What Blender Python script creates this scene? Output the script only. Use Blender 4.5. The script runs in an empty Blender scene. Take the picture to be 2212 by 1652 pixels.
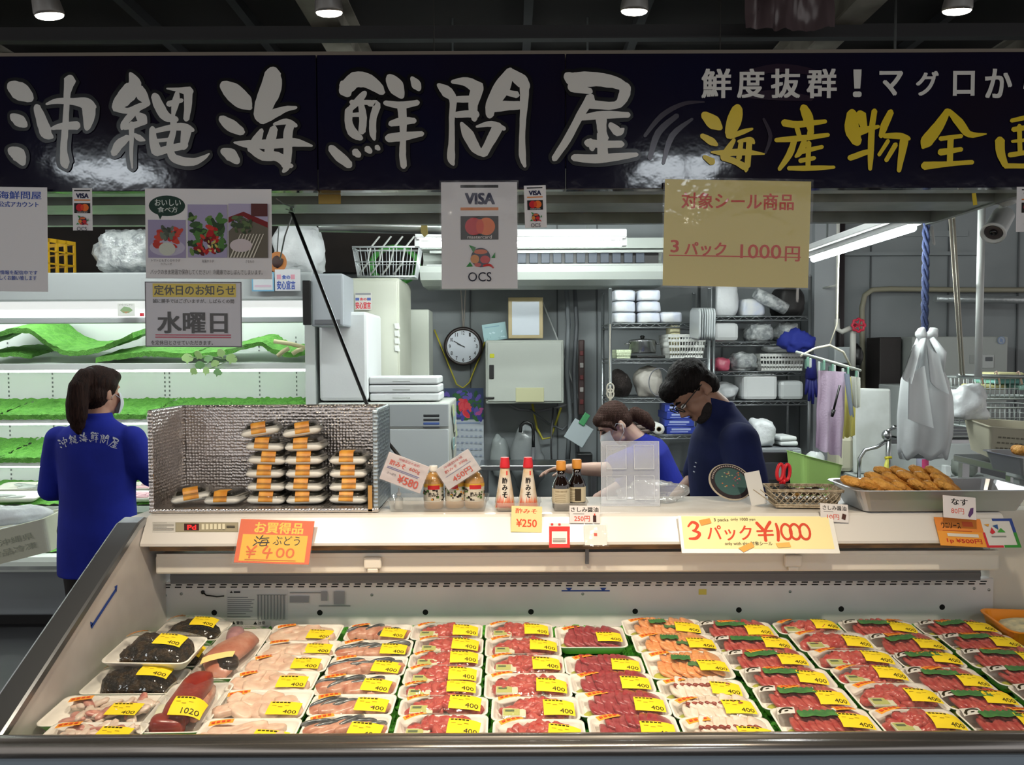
import bpy, bmesh, math, random
from mathutils import Vector, Matrix, Euler, noise
from mathutils.bvhtree import BVHTree
R = math.radians
sc = bpy.context.scene
COL = sc.collection
F = 1650.0                      # focal length in pixels of the 2212 px wide frame
EYE = Vector((0, 0, 1.62))
# ---------------------------------------------------------------- camera, world, exposure
cd = bpy.data.cameras.new('camera'); cam = bpy.data.objects.new('camera', cd); COL.objects.link(cam)
cd.sensor_width = 36; cd.lens = 36*F/2212; cd.clip_start = .05
CR = Matrix.Rotation(R(90-2.12), 3, 'X') @ Matrix.Rotation(R(-.25), 3, 'Z')
cam.matrix_world = Matrix.Translation(EYE) @ CR.to_4x4()
sc.camera = cam
w = bpy.data.worlds.new('market_air'); sc.world = w; w.use_nodes = True
w.node_tree.nodes['Background'].inputs[0].default_value = (1, .97, .95, 1)
w.node_tree.nodes['Background'].inputs[1].default_value = .92
sc.view_settings.view_transform = 'Standard'; sc.view_settings.look = 'None'
sc.view_settings.exposure = 0.0; sc.view_settings.gamma = 1
sc.view_settings.use_curve_mapping = False
sc.cycles.use_denoising = True
sc.cycles.max_bounces = 8; sc.cycles.transparent_max_bounces = 14
sc.cycles.diffuse_bounces = 3; sc.cycles.glossy_bounces = 4; sc.cycles.transmission_bounces = 4
sc.cycles.caustics_reflective = False; sc.cycles.caustics_refractive = False
sc.cycles.sample_clamp_indirect = 4
SPOT_W, TUBE_L, CASE_L, AISLE_L = 45.0, 110.0, 7.0, 14.0

def P(px, py, Y):               # point of the place at distance Y seen at pixel px,py
    d = CR @ Vector(((px-1106)/F, -(py-826)/F, -1)); return EYE + d*(Y/d.y)
def PZ(px, py, z0, slope=0, y0=0):   # point on the plane z = z0 + slope*(y-y0)
    d = CR @ Vector(((px-1106)/F, -(py-826)/F, -1))
    t = (z0 - slope*y0 - EYE.z)/(d.z - slope*d.y); return EYE + d*t
# ---------------------------------------------------------------- materials
def lin(h):
    if not isinstance(h, str): return tuple(h)
    o = []
    for i in (0, 2, 4):
        c = int(h[i:i+2], 16)/255; o.append(c/12.92 if c < .04045 else ((c+.055)/1.055)**2.4)
    return tuple(o)
_m = {}
def mat(h, rough=.5, metal=0, spec=.5, bump=0, bscale=60, col2=None, cscale=8, crange=(.4,.62), alpha=1, emit=0, sss=0, coat=0, stretch=None, trans=0, name=None, detail=3):
    k = (h, rough, metal, spec, bump, bscale, col2, cscale, crange, alpha, emit, sss, coat, stretch, trans)
    if k in _m: return _m[k]
    m = bpy.data.materials.new(name or ('mat_%s' % (h if isinstance(h, str) else 'x'))); m.use_nodes = True
    nt = m.node_tree; b = nt.nodes['Principled BSDF']; I = b.inputs
    c = lin(h)+(1,)
    I['Base Color'].default_value = c; I['Roughness'].default_value = rough; I['Metallic'].default_value = metal
    I['Specular IOR Level'].default_value = spec; I['Alpha'].default_value = alpha
    I['Transmission Weight'].default_value = trans
    if coat: I['Coat Weight'].default_value = coat; I['Coat Roughness'].default_value = .08
    if sss: I['Subsurface Weight'].default_value = sss; I['Subsurface Radius'].default_value = (.012, .004, .002)
    if emit: I['Emission Color'].default_value = c; I['Emission Strength'].default_value = emit
    if bump or col2:
        tc = nt.nodes.new('ShaderNodeTexCoord'); mp = nt.nodes.new('ShaderNodeMapping'); nt.links.new(tc.outputs['Object'], mp.inputs[0])
        if stretch: mp.inputs['Scale'].default_value = stretch
    if col2:
        n = nt.nodes.new('ShaderNodeTexNoise'); n.inputs['Scale'].default_value = cscale; n.inputs['Detail'].default_value = detail
        r = nt.nodes.new('ShaderNodeValToRGB'); r.color_ramp.elements[0].position, r.color_ramp.elements[1].position = crange
        r.color_ramp.elements[0].color = c; r.color_ramp.elements[1].color = lin(col2)+(1,)
        nt.links.new(mp.outputs[0], n.inputs[0]); nt.links.new(n.outputs[0], r.inputs[0]); nt.links.new(r.outputs[0], I['Base Color'])
    if bump:
        n = nt.nodes.new('ShaderNodeTexNoise'); n.inputs['Scale'].default_value = bscale; n.inputs['Detail'].default_value = 3
        bp = nt.nodes.new('ShaderNodeBump'); bp.inputs['Strength'].default_value = bump; bp.inputs['Distance'].default_value = .01
        nt.links.new(mp.outputs[0], n.inputs[0]); nt.links.new(n.outputs[0], bp.inputs['Height']); nt.links.new(bp.outputs[0], I['Normal'])
    _m[k] = m; return m
def clear(h='ffffff', refl=.10, tint=.04, rough=.05, bump=0, bscale=40, name='clear_film'):
    """thin clear plastic: mostly lets light through, with a gloss and a little haze"""
    k = ('clear', h, refl, tint, rough, bump, bscale)
    if k in _m: return _m[k]
    m = bpy.data.materials.new(name); m.use_nodes = True; nt = m.node_tree; nt.nodes.clear()
    N = nt.nodes.new; o = N('ShaderNodeOutputMaterial'); t = N('ShaderNodeBsdfTransparent'); g = N('ShaderNodeBsdfGlossy'); d = N('ShaderNodeBsdfDiffuse')
    g.inputs['Roughness'].default_value = rough; d.inputs[0].default_value = lin(h)+(1,)
    lw = N('ShaderNodeLayerWeight'); lw.inputs[0].default_value = .25
    ma = N('ShaderNodeMath'); ma.operation = 'MULTIPLY_ADD'; ma.inputs[1].default_value = .38; ma.inputs[2].default_value = refl
    nt.links.new(lw.outputs['Fresnel'], ma.inputs[0])
    m1 = N('ShaderNodeMixShader'); m1.inputs[0].default_value = tint; m2 = N('ShaderNodeMixShader')
    nt.links.new(t.outputs[0], m1.inputs[1]); nt.links.new(d.outputs[0], m1.inputs[2])
    nt.links.new(ma.outputs[0], m2.inputs[0]); nt.links.new(m1.outputs[0], m2.inputs[1]); nt.links.new(g.outputs[0], m2.inputs[2]); nt.links.new(m2.outputs[0], o.inputs[0])
    if bump:
        tc = N('ShaderNodeTexCoord'); n = N('ShaderNodeTexNoise'); n.inputs['Scale'].default_value = bscale
        bp = N('ShaderNodeBump'); bp.inputs['Strength'].default_value = bump; bp.inputs['Distance'].default_value = .01
        nt.links.new(tc.outputs['Object'], n.inputs[0]); nt.links.new(n.outputs[0], bp.inputs['Height'])
        nt.links.new(bp.outputs[0], g.inputs['Normal']); nt.links.new(bp.outputs[0], lw.inputs['Normal'])
    _m[k] = m; return m
def paper(h): return mat(h, .62, 0, .3)
# ---------------------------------------------------------------- mesh builder
_tc = {}
def text_geo(s, bold=0):
    k = (s, bold)
    if k in _tc: return _tc[k]
    cu = bpy.data.curves.new('t', 'FONT'); cu.body = s; cu.size = 1; cu.resolution_u = 3
    ob = bpy.data.objects.new('t', cu); COL.objects.link(ob)
    dg = bpy.context.evaluated_depsgraph_get(); me = bpy.data.meshes.new_from_object(ob.evaluated_get(dg))
    v0 = [(v.co.x, v.co.y) for v in me.vertices]; f0 = [tuple(p.vertices) for p in me.polygons]
    bpy.data.objects.remove(ob); bpy.data.curves.remove(cu); bpy.data.meshes.remove(me)
    vs, fs = [], []
    for dx, dy in (((0, 0),) if not bold else ((-bold, -bold*.6), (bold, -bold*.6), (-bold, bold*.6), (bold, bold*.6))):   # heavier weight: four shifted strikes
        o = len(vs); vs += [(x+dx, y+dy, o and o//max(1, len(v0))) for x, y in v0]; fs += [tuple(i+o for i in f) for f in f0]
    if vs:
        x0 = min(v[0] for v in vs); x1 = max(v[0] for v in vs); y0 = min(v[1] for v in vs); y1 = max(v[1] for v in vs)
        vs = [((v[0]-x0)/max(x1-x0, 1e-6), (v[1]-y0)/max(y1-y0, 1e-6), v[2]*5e-5) for v in vs]
    _tc[k] = (vs, fs); return vs, fs
def arc(n, a0=0, a1=2*math.pi, end=False):
    return [(math.cos(a0+(a1-a0)*i/(n-1 if end else n)), math.sin(a0+(a1-a0)*i/(n-1 if end else n))) for i in range(n)]
def rr(w, d, r, n=4):            # rounded rectangle outline, counter-clockwise
    o = []
    for sx, sy, a in ((1, 1, 0), (-1, 1, 90), (-1, -1, 180), (1, -1, 270)):
        for i in range(n+1):
            t = R(a+90*i/n); o.append((sx*(w/2-r)+r*math.cos(t), sy*(d/2-r)+r*math.sin(t)))
    return o
class MB:
    def __init__(s): s.v = []; s.f = []; s.m = []; s.s = []
    def add(s, vs, fs, m=0, sm=False, M=None):
        o = len(s.v)
        s.v += [tuple(M @ Vector(v)) if M else tuple(v) for v in vs]
        for f in fs: s.f.append(tuple(i+o for i in f)); s.m.append(m); s.s.append(sm)
        return s
    def box(s, c, d, m=0, bev=0, M=None, seg=2):
        x, y, z = c; a, b, e = d[0]/2, d[1]/2, d[2]/2
        if bev:
            bm = bmesh.new(); bmesh.ops.create_cube(bm, size=1)
            for v in bm.verts: v.co = (v.co.x*d[0]+x, v.co.y*d[1]+y, v.co.z*d[2]+z)
            bmesh.ops.bevel(bm, geom=bm.edges[:], offset=min(bev, a*.98, b*.98, e*.98), segments=seg, affect='EDGES', profile=.5)
            bm.verts.index_update()
            s.add([v.co[:] for v in bm.verts], [[v.index for v in f.verts] for f in bm.faces], m, False, M); bm.free(); return s
        vs = [(x+i*a, y+j*b, z+k*e) for i in (-1, 1) for j in (-1, 1) for k in (-1, 1)]
        return s.add(vs, [(0, 1, 3, 2), (4, 6, 7, 5), (0, 4, 5, 1), (2, 3, 7, 6), (0, 2, 6, 4), (1, 5, 7, 3)], m, False, M)
    def loft(s, rings, m=0, sm=True, cap=True, cyc=True, M=None, loop=False):
        n = len(rings[0]); vs = [p for r in rings for p in r]; fs = []
        L = len(rings)
        for i in range(L if loop else L-1):
            for j in range(n if cyc else n-1):
                a = i*n+j; b = i*n+(j+1) % n; c = ((i+1) % L)*n+(j+1) % n; e = ((i+1) % L)*n+j; fs.append((a, b, c, e))
        s.add(vs, fs, m, sm, M)
        if cap and not loop:
            o = len(s.v)-len(vs)
            s.f.append(tuple(o+j for j in reversed(range(n)))); s.m.append(m); s.s.append(False)
            s.f.append(tuple(o+(L-1)*n+j for j in range(n))); s.m.append(m); s.s.append(False)
        return s
    def tube(s, pts, r, n=6, m=0, loop=False, cap=True, M=None):
        pts = [Vector(p) for p in pts]; rs = r if isinstance(r, (list, tuple)) else [r]*len(pts); rings = []; up = None
        for i, p in enumerate(pts):
            a = pts[i-1] if (i or loop) else p; b = pts[(i+1) % len(pts)] if (i < len(pts)-1 or loop) else p
            t = (b-a).normalized() if (b-a).length > 1e-9 else Vector((0, 0, 1))
            if up is None: up = t.orthogonal()
            u = up-t*up.dot(t); u = u.normalized() if u.length > 1e-6 else t.orthogonal(); up = u; v = t.cross(u)
            rings.append([p+(u*c+v*e)*rs[i] for c, e in arc(n)])
        return s.loft(rings, m, True, cap, True, M, loop)
    def cyl(s, a, b, r, r2=None, n=14, m=0, M=None): return s.tube([a, b], [r, r if r2 is None else r2], n, m, M=M)
    def lathe(s, prof, n=20, m=0, M=None, cap=True):
        return s.loft([[(r*c, r*e, z) for c, e in arc(n)] for r, z in prof], m, True, cap, True, M)
    def ell(s, c, r, M=None, n=14, k=8, m=0, e=1, jit=0, seed=0):
        def pw(x): return math.copysign(abs(x)**e, x)
        rings = []
        for i in range(k+1):
            t = -math.pi/2+math.pi*(.02+.96*i/k)
            ring = []
            for cx, cy in arc(n):
                p = Vector((c[0]+r[0]*pw(math.cos(t))*pw(cx), c[1]+r[1]*pw(math.cos(t))*pw(cy), c[2]+r[2]*pw(math.sin(t))))
                if jit:
                    q = noise.noise_vector(Vector((p.x/max(r)*1.3+seed, p.y/max(r)*1.3, p.z/max(r)*1.3))); p += q*jit
                ring.append(p)
            rings.append(ring)
        return s.loft(rings, m, True, True, True, M)
    def poly(s, pts, th, m=0, M=None):   # outline in local XZ, facing -Y, thickness th towards +Y
        n = len(pts); vs = [(x, 0, z) for x, z in pts]+[(x, th, z) for x, z in pts]
        fs = [tuple(range(n)), tuple(reversed(range(n, 2*n)))]+[(j, n+j, n+(j+1) % n, (j+1) % n) for j in range(n)]
        return s.add(vs, fs, m, False, M)
    def flat(s, pts, m=0, M=None): return s.add(pts, [tuple(range(len(pts)))], m, False, M)
    def text(s, t, x0, z0, x1, z1, y=0, m=0, bold=.02, M=None):   # fitted in a box in XZ, facing -Y
        vs, fs = text_geo(t, bold)
        return s.add([(x0+(x1-x0)*a, y-k, z0+(z1-z0)*b) for a, b, k in vs], fs, m, False, M)
    def grid(s, fn, nu, nv, m=0, sm=True, M=None, cyc=False):
        vs = [fn(i/nu, j/nv) for i in range(nu+1) for j in range(nv+1)]
        fs = [(i*(nv+1)+j, (i+1)*(nv+1)+j, (i+1)*(nv+1)+j+1, i*(nv+1)+j+1) for i in range(nu) for j in range(nv)]
        return s.add(vs, fs, m, sm, M)
    def build(s, name, mats, parent=None, loc=None, rot=None):
        me = bpy.data.meshes.new(name); me.from_pydata(s.v, [], s.f)
        for m in (mats if isinstance(mats, (list, tuple)) else [mats]): me.materials.append(m)
        me.polygons.foreach_set('material_index', s.m); me.polygons.foreach_set('use_smooth', s.s); me.update()
        o = bpy.data.objects.new(name, me); COL.objects.link(o)
        if parent: o.parent = parent
        if loc is not None: o.location = loc
        if rot is not None: o.rotation_euler = rot
        return o
def tag(o, label, cat, group=None, kind=None):
    o['label'] = label; o['category'] = cat
    if group: o['group'] = group
    if kind: o['kind'] = kind
    return o
def thing(name, label, cat, loc=(0, 0, 0), rot=(0, 0, 0), group=None):
    o = bpy.data.objects.new(name, None); COL.objects.link(o); o.empty_display_size = .05
    o.location = loc; o.rotation_euler = rot; return tag(o, label, cat, group)
def solo(name, mb, mats, label, cat, loc=(0, 0, 0), rot=(0, 0, 0), group=None):
    return tag(mb.build(name, mats, None, loc, rot), label, cat, group)
def struct(name, mb, mats, label=None, cat=None):
    o = mb.build(name, mats); o['kind'] = 'structure'
    if label: o['label'] = label; o['category'] = cat or 'structure'
    return o
def remesh(mb, name, mats, vox, smooth=3, parent=None, loc=None):
    o = mb.build('tmp', mats); md = o.modifiers.new('r', 'REMESH'); md.mode = 'VOXEL'; md.voxel_size = vox
    if smooth: sm = o.modifiers.new('s', 'SMOOTH'); sm.factor = .5; sm.iterations = smooth
    dg = bpy.context.evaluated_depsgraph_get(); me = bpy.data.meshes.new_from_object(o.evaluated_get(dg))
    bpy.data.objects.remove(o); me.name = name
    me.materials.clear()
    for m in (mats if isinstance(mats, (list, tuple)) else [mats]): me.materials.append(m)
    for p in me.polygons: p.use_smooth = True; p.material_index = 0
    q = bpy.data.objects.new(name, me); COL.objects.link(q)
    if parent: q.parent = parent
    if loc is not None: q.location = loc
    return q
# brush strokes: lists of (x, y, width) -> ragged filled shapes
def smooth_stroke(st, k=4):
    if len(st) < 2: st = [(st[0][0]-st[0][2]*.2, st[0][1], st[0][2]*.8), (st[0][0]+st[0][2]*.2, st[0][1], st[0][2]*.8)]
    p = [st[0]]+list(st)+[st[-1]]; o = []
    for i in range(1, len(p)-2):
        for j in range(k):
            t = j/k
            o.append(tuple(.5*(2*p[i][a]+(p[i+1][a]-p[i-1][a])*t+(2*p[i-1][a]-5*p[i][a]+4*p[i+1][a]-p[i+2][a])*t*t+(3*p[i][a]-p[i-1][a]-3*p[i+1][a]+p[i+2][a])*t**3) for a in range(3)))
    o.append(st[-1]); return o
def brush(mb, strokes, f, grow=0, m=0, rag=.05, seed=0, nrm=(0, -1, 0)):
    """f maps (x,y) of the drawing to a 3d point; every piece lies a hair above the one before"""
    rnd = random.Random(seed); nv = Vector(nrm)
    for si, st in enumerate(strokes):
        q = smooth_stroke(st); L = []; Rr = []; md = 3 if max(p[2] for p in st) > 3 else 0
        for i, (x, y, w) in enumerate(q):
            a = q[max(0, i-1)]; b = q[min(len(q)-1, i+1)]; dx, dy = b[0]-a[0], b[1]-a[1]; l = math.hypot(dx, dy) or 1
            nx, ny = -dy/l, dx/l; h = max(w, md)/2+grow; ra, rb = 1+rnd.uniform(-rag, rag), 1+rnd.uniform(-rag, rag)
            L.append((x+nx*h*ra, y+ny*h*ra)); Rr.append((x-nx*h*rb, y-ny*h*rb))
        def put(ps, k): mb.flat([Vector(f(*p))+nv*(si*9e-5+(k % 4)*2e-5) for p in ps], m)
        n = len(q)
        for i in range(n-1): put([L[i], L[i+1], Rr[i+1], Rr[i]], i)
        for i, j, A, B in ((n-1, n-2, Rr[-1], L[-1]), (0, 1, L[0], Rr[0])):
            x, y, w = q[i]; an = math.atan2(y-q[j][1], x-q[j][0]); h = (max(w, md)/2+grow)*.8
            put([A]+[(x+h*math.cos(an+t)*rnd.uniform(.85, 1.05), y+h*math.sin(an+t)) for t in (-1, -.5, 0, .5, 1)]+[B], 3)
# ---------------------------------------------------------------- aisle ceiling lamps behind the viewer (they show as reflections on the glossy sign)
m_white = mat('e4e6e6', .45); m_steel = mat('b9bbbd', .28, 1, bump=.05, bscale=30, stretch=(1, 30, 30)); m_dark = mat('15120f', .7); m_black = mat('0a0a0b', .4)
m_gal = mat('8d9392', .45, .8, col2='a8adab', cscale=5); m_tube = mat((.93, 1, .97), .5, emit=TUBE_L, name='lit_tube')
m_aisle = mat((.86, .94, 1), .5, emit=AISLE_L, name='lit_diffuser')
for k, (x, y) in enumerate(((-3.0, -1.0), (1.25, -1.0))):
    t = thing('aisle_light', ('left', 'right')[k]+' fluorescent ceiling fitting over the aisle facing the shop sign', 'ceiling light', (x, y, 3.0), group='aisle ceiling lights')
    MB().box((0, 0, .05), (.66, .66, .08), bev=.01).build('housing', m_white, t)
    MB().box((0, 0, 0), (.58, .56, .02), bev=.005).build('diffuser', m_aisle, t)
    b = MB()
    for sy in (-.2, .2): b.cyl((0, sy, .09), (0, sy, .62), .008)
    b.build('hanger_rod', m_gal, t)
# ---------------------------------------------------------------- setting
struct('floor', MB().box((0, 1.5, -.05), (16, 13, .1)), mat('3a3a3c', .45, col2='2b2b2e', cscale=2))
struct('ceiling', MB().box((0, 1.5, 3.66), (16, 13, .1)), mat('110d0b', .9, col2='0c0908', cscale=3))
mw = mat('8e9496', .6, bump=.04, bscale=8, col2='7f8587', cscale=1.2)
b = MB().box((0, 6.55, 1.8), (16, .1, 3.6))
struct('wall_back', b, mw)
struct('dark_opening', MB().box((-4.35, 6.36, 2.95), (7.4, .1, 1.3)), mat('15100d', .9, col2='1f1814', cscale=3))  # dark slab painted in for an opening into unlit space, no wall there
b = MB()
for px in (1016, 1204, 1290, 1560, 1880, 2048, 2198): x = P(px, 700, 6.49).x; b.box((x, 6.497, 1.6), (.012, .012, 2.9), m=1)
b.box((2.75, 6.49, 2.62), (2.2, .02, .05)); b.box((2.75, 6.47, 2.45), (2.4, .06, .03))
struct('trim_1', b, [mw, mat('55595b', .7)])
m_beam = mat('7c776e', .7, 0, .3, col2='5c574e', cscale=4)
b = MB()
for x in (-.94, 1.72, 3.1, -3.2, -4.4): b.box((x, 3.6, 3.3), (.15, 5.4, .012)); b.box((x, 3.6, 3.42), (.012, 5.4, .24)); b.box((x, 3.6, 3.53), (.13, 5.4, .012))
struct('trim_2', b, m_beam)
b = MB()
for y, z in ((3.95, 3.22), (4.7, 3.35), (5.4, 3.3)): b.box((0, y, z), (14, .05, .008)); b.box((0, y+.02, z+.04), (14, .008, .08))
for x in (-2.1, -1.5, .1, .75, 2.5): b.box((x, 4.9, 3.55), (.05, 3, .06))
struct('trim_3', b, mat('343436', .6, .3))
s = MB(); p0 = P(1610, -20, 3.7); p1 = P(1800, 62, 3.7)
def shf(u, v):
    x = p0.x+(p1.x-p0.x)*u; z = p0.z+(p1.z-p0.z)*v
    return (x, 3.7+.05*noise.noise(Vector((x*22, z*3, 0)))+.02*noise.noise(Vector((x*50, z*9, 3))), z+.4*(1-v)*0)
s.grid(shf, 40, 12)
solo('plastic_sheet', s, mat('54474a', .25, 0, .6), 'wrinkled dark plastic sheet hanging from the ceiling beams above the sign', 'sheet')
# soffit: the shutter rails under the sign
zs = 2.14; m_rail = mat('9aa09b', .35, .35, col2='868c86', cscale=6); m_brn = mat('7a7064', .6)
b = MB(); XL, XR = -4.6, 1.67; xc, xw = (XL+XR)/2, XR-XL
for y0, y1, h, m in ((2.415, 2.52, .06, 0), (2.66, 2.83, .035, 0), (3.065, 3.10, .09, 0)): b.box((xc, (y0+y1)/2, zs+h/2), (xw, y1-y0, h), m=m)
for y0, y1 in ((2.42, 2.66), (2.83, 3.09)): b.box((xc, (y0+y1)/2, zs+.05), (xw-.01, y1-y0, .02), m=1)
b.box((xc, 2.76, zs+.25), (xw-.01, .66, .36), m=1)
b.box((XR+.012, 2.755, zs+.02), (.022, .7, .05), m=0)
struct('trim_4', b, [m_rail, m_brn])
# ---------------------------------------------------------------- the shop sign
A_, B_, C_ = (0, 0, 2.989), (700, 0, 2.989), (1400, 0, 2.724)
G = {}
G['oki'] = (A_, [[(75,555,80),(130,590,118),(195,632,66)],[(80,750,46),(125,780,78),(162,806,46)],[(70,970,55),(120,1000,92),(148,1052,46)],[(238,690,46),(270,780,70),(300,860,76),(335,885,30)],[(300,672,15),(370,652,36),(470,655,45),(560,668,72),(615,690,24)],[(575,690,92),(575,760,76),(562,828,40)],[(335,830,20),(400,815,45),(500,810,56)],[(452,515,80),(435,600,46),(430,700,38),(420,850,44),(412,960,44),(420,1050,60),(430,1080,26)]])
G['nawa'] = (A_, [[(842,475,24),(868,535,86),(840,590,110),(775,660,92),(745,690,56)],[(745,690,60),(820,715,38),(900,690,45),(955,668,36)],[(895,570,60),(920,620,72),(962,672,24)],[(900,690,46),(850,740,46),(800,800,40),(788,832,20)],[(890,740,40),(920,768,66),(942,792,26)],[(800,820,40),(860,810,42),(935,786,36)],[(850,800,40),(850,900,30),(848,1000,24),(855,1085,12)],[(825,888,40),(772,930,62),(735,990,46)],[(868,868,20),(900,892,40),(935,906,14)],[(1000,620,52),(1030,690,66),(1072,752,62),(1140,772,36)],[(1078,572,10),(1150,580,30),(1225,590,62)],[(1216,600,60),(1214,690,48),(1204,770,38)],[(1145,600,28),(1135,660,50),(1118,745,24)],[(1090,672,40),(1175,648,28)],[(1120,760,45),(1120,850,40),(1100,920,45),(1108,1000,50),(1155,1035,56),(1250,1046,50),(1320,1016,28),(1352,992,10)],[(985,830,38),(990,900,52),(1012,980,70)],[(990,850,28),(1100,825,40),(1190,820,50),(1248,842,24)],[(1205,840,72),(1195,900,55),(1186,950,48)],[(1010,985,50),(1100,960,50),(1200,940,44)],[(1010,910,24),(1110,900,24)]])
G['kai'] = (A_, [[(1445,550,68),(1510,600,122),(1580,660,104),(1612,692,46)],[(1430,765,46),(1490,810,82),(1562,852,50)],[(1440,975,46),(1490,1000,82),(1532,1042,46)],[(1762,470,100),(1752,560,132),(1712,660,124),(1682,740,86),(1700,782,46)],[(1690,782,46),(1760,740,60),(1840,705,40),(1912,694,20)],[(1512,920,12),(1600,930,50),(1750,930,62),(1900,920,56),(2015,942,14)],[(1690,840,28),(1660,900,60),(1620,960,62)],[(1630,960,60),(1700,1010,56),(1790,1010,62),(1850,1070,50),(1830,1108,22)],[(1830,1060,44),(1885,1072,26)],[(1770,802,18),(1850,785,40),(1912,812,26)],[(1880,800,50),(1860,860,62),(1860,950,56),(1855,1045,52)],[(1770,830,50),(1750,900,62),(1735,1005,58)]])
G['sen'] = (B_, [[(130,585,84),(200,515,104),(290,525,92),(375,590,56)],[(120,540,50),(150,600,70)],[(262,600,36),(230,640,48),(172,700,38),(150,732,26)],[(160,710,50),(160,800,52),(190,860,62),(238,892,36)],[(240,680,40),(252,760,50),(245,850,46)],[(175,742,26),(262,740,32)],[(290,670,34),(340,676,50),(318,760,46),(314,850,46),(325,900,22)],[(175,660,30),(305,662,32)],[(45,955,46),(100,1010,66),(165,1065,50)],[(200,980,50),(225,1003,38)],[(278,960,44),(300,980,32)],[(340,950,36),(355,962,26)],[(425,505,66),(465,560,104),(500,620,46)],[(568,505,28),(595,545,62),(612,575,36)],[(395,665,32),(500,680,46),(605,663,36)],[(430,800,38),(510,782,52),(584,780,36)],[(415,892,56),(520,880,56),(634,864,34)],[(500,680,62),(510,780,52),(510,900,40),(508,1000,44),(515,1075,40)]])
G['mon'] = (B_, [[(738,548,26),(790,590,72),(832,640,50),(825,760,38),(825,900,40),(820,1020,50),(836,1062,20)],[(828,528,24),(920,528,62),(1000,575,84)],[(990,570,84),(962,680,62),(972,772,36)],[(850,642,40),(942,640,46)],[(850,742,40),(930,735,46),(985,740,52)],[(1202,455,46),(1150,560,104),(1082,680,76),(1070,745,50)],[(1205,465,50),(1270,520,84),(1312,562,46)],[(1180,598,36),(1245,612,46)],[(1090,690,72),(1200,682,60),(1292,680,50)],[(1295,560,62),(1290,690,50),(1280,850,38),(1280,1000,46),(1297,1075,20)],[(888,798,26),(930,870,72),(980,960,62),(1032,1002,26)],[(985,818,16),(1080,800,40),(1165,832,26)],[(1122,820,74),(1080,900,62),(1030,992,56)]])
G['ya'] = (B_, [[(1570,490,60),(1620,515,100),(1760,512,92),(1900,540,72),(1962,582,50)],[(1945,560,72),(1935,620,72),(1880,680,50),(1700,672,60)],[(1600,560,70),(1722,590,36)],[(1722,630,62),(1650,750,50),(1570,900,50),(1486,1025,40)],[(1660,760,38),(1800,742,52),(1965,742,36)],[(1790,770,70),(1795,850,60),(1810,900,60)],[(1850,805,38),(1900,850,62),(1934,832,16)],[(1700,922,52),(1800,932,50),(1922,930,44)],[(1792,860,62),(1800,1010,72)],[(1612,1018,46),(1750,1026,56),(1900,1012,50),(2020,998,26)],[(1720,908,38),(1732,962,36)]])
Y_ = [[(330,675,46),(385,720,82),(424,752,36)],[(316,798,28),(370,830,46),(404,852,22)],[(330,922,24),(378,952,44)],[(526,635,58),(510,700,86),(482,780,62),(472,802,36)],[(480,806,28),(560,775,30),(614,758,14)],[(372,895,12),(450,900,36),(560,895,40),(684,906,10)],[(506,822,22),(470,880,40),(440,920,40)],[(440,925,40),(510,950,36),(570,985,40),(575,1008,16)],[(530,832,16),(600,820,30),(622,842,18)],[(596,830,36),(590,900,36),(584,978,36)],[(546,838,28),(534,932,32)],
 [(914,632,46),(940,690,62),(962,784,30)],[(798,722,42),(880,732,42),(1044,714,24)],[(962,720,24),(948,792,28)],[(875,750,28),(890,800,28)],[(752,824,26),(880,815,36),(1060,794,24)],[(860,830,34),(830,910,40),(772,996,24)],[(920,838,40),(890,900,34),(868,922,18)],[(888,896,30),(1024,864,24)],[(894,946,28),(978,930,24)],[(945,840,30),(940,980,30)],[(826,990,26),(950,990,32),(1094,984,18)],
 [(1200,665,60),(1200,760,86),(1230,835,58)],[(1248,676,68),(1280,775,28)],[(1210,782,60),(1356,744,20)],[(1332,652,34),(1316,760,36),(1310,900,36),(1306,996,22)],[(1186,930,34),(1270,900,34),(1324,882,16)],[(1428,658,38),(1390,740,46),(1370,802,28)],[(1388,800,28),(1480,800,40),(1534,816,26)],[(1506,828,52),(1490,920,40),(1475,1005,26)],[(1412,828,24),(1358,912,22)],[(1456,850,30),(1400,944,26)],
 [(1762,652,36),(1710,740,62),(1640,830,72),(1618,866,26)],[(1770,652,28),(1830,720,52),(1890,790,40),(1990,788,8)],[(1720,816,28),(1844,800,24)],[(1718,896,40),(1844,878,26)],[(1780,810,36),(1775,960,36)],[(1624,976,50),(1760,965,32),(1908,954,26)],
 [(2070,826,58),(2075,900,52),(2102,972,36)],[(2100,976,30),(2230,976,30),(2330,970,40)],[(2138,710,24),(2235,690,28),(2320,690,30)],[(2148,762,30),(2260,745,28)],[(2142,832,18),(2260,820,24)],[(2126,912,30),(2270,890,28)],[(2184,740,28),(2188,900,28)],[(2310,690,50),(2316,970,46)]]
YS = 2.40
m_sign = mat('101029', .08, 0, .5, bump=.05, bscale=16, col2='17101f', cscale=2.2, crange=(.35, .7)); m_sletter = mat('cfcec9', .28, 0, .5, bump=.05, bscale=9); m_syel = mat('d8bc1c', .28, 0, .5, bump=.05, bscale=9); m_sout = mat('050407', .22)
tl, br = P(-420, 116, YS), P(2750, 409, YS); zt, zb = P(1106, 116, YS).z, P(1106, 409, YS).z; zm, zh = (zt+zb)/2, zt-zb
sg = thing('shop_sign', 'long navy fascia sign with large white brushed characters and yellow ones at its right end', 'sign', (0, YS, zb))
xs = [tl.x, P(685, 300, YS).x, P(1222, 300, YS).x, br.x]
for i in range(3): MB().box(((xs[i]+xs[i+1])/2, .02, zh/2), (xs[i+1]-xs[i]-.003, .036, zh), bev=.002, seg=1).build('sign_panel', m_sign, sg)
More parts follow.
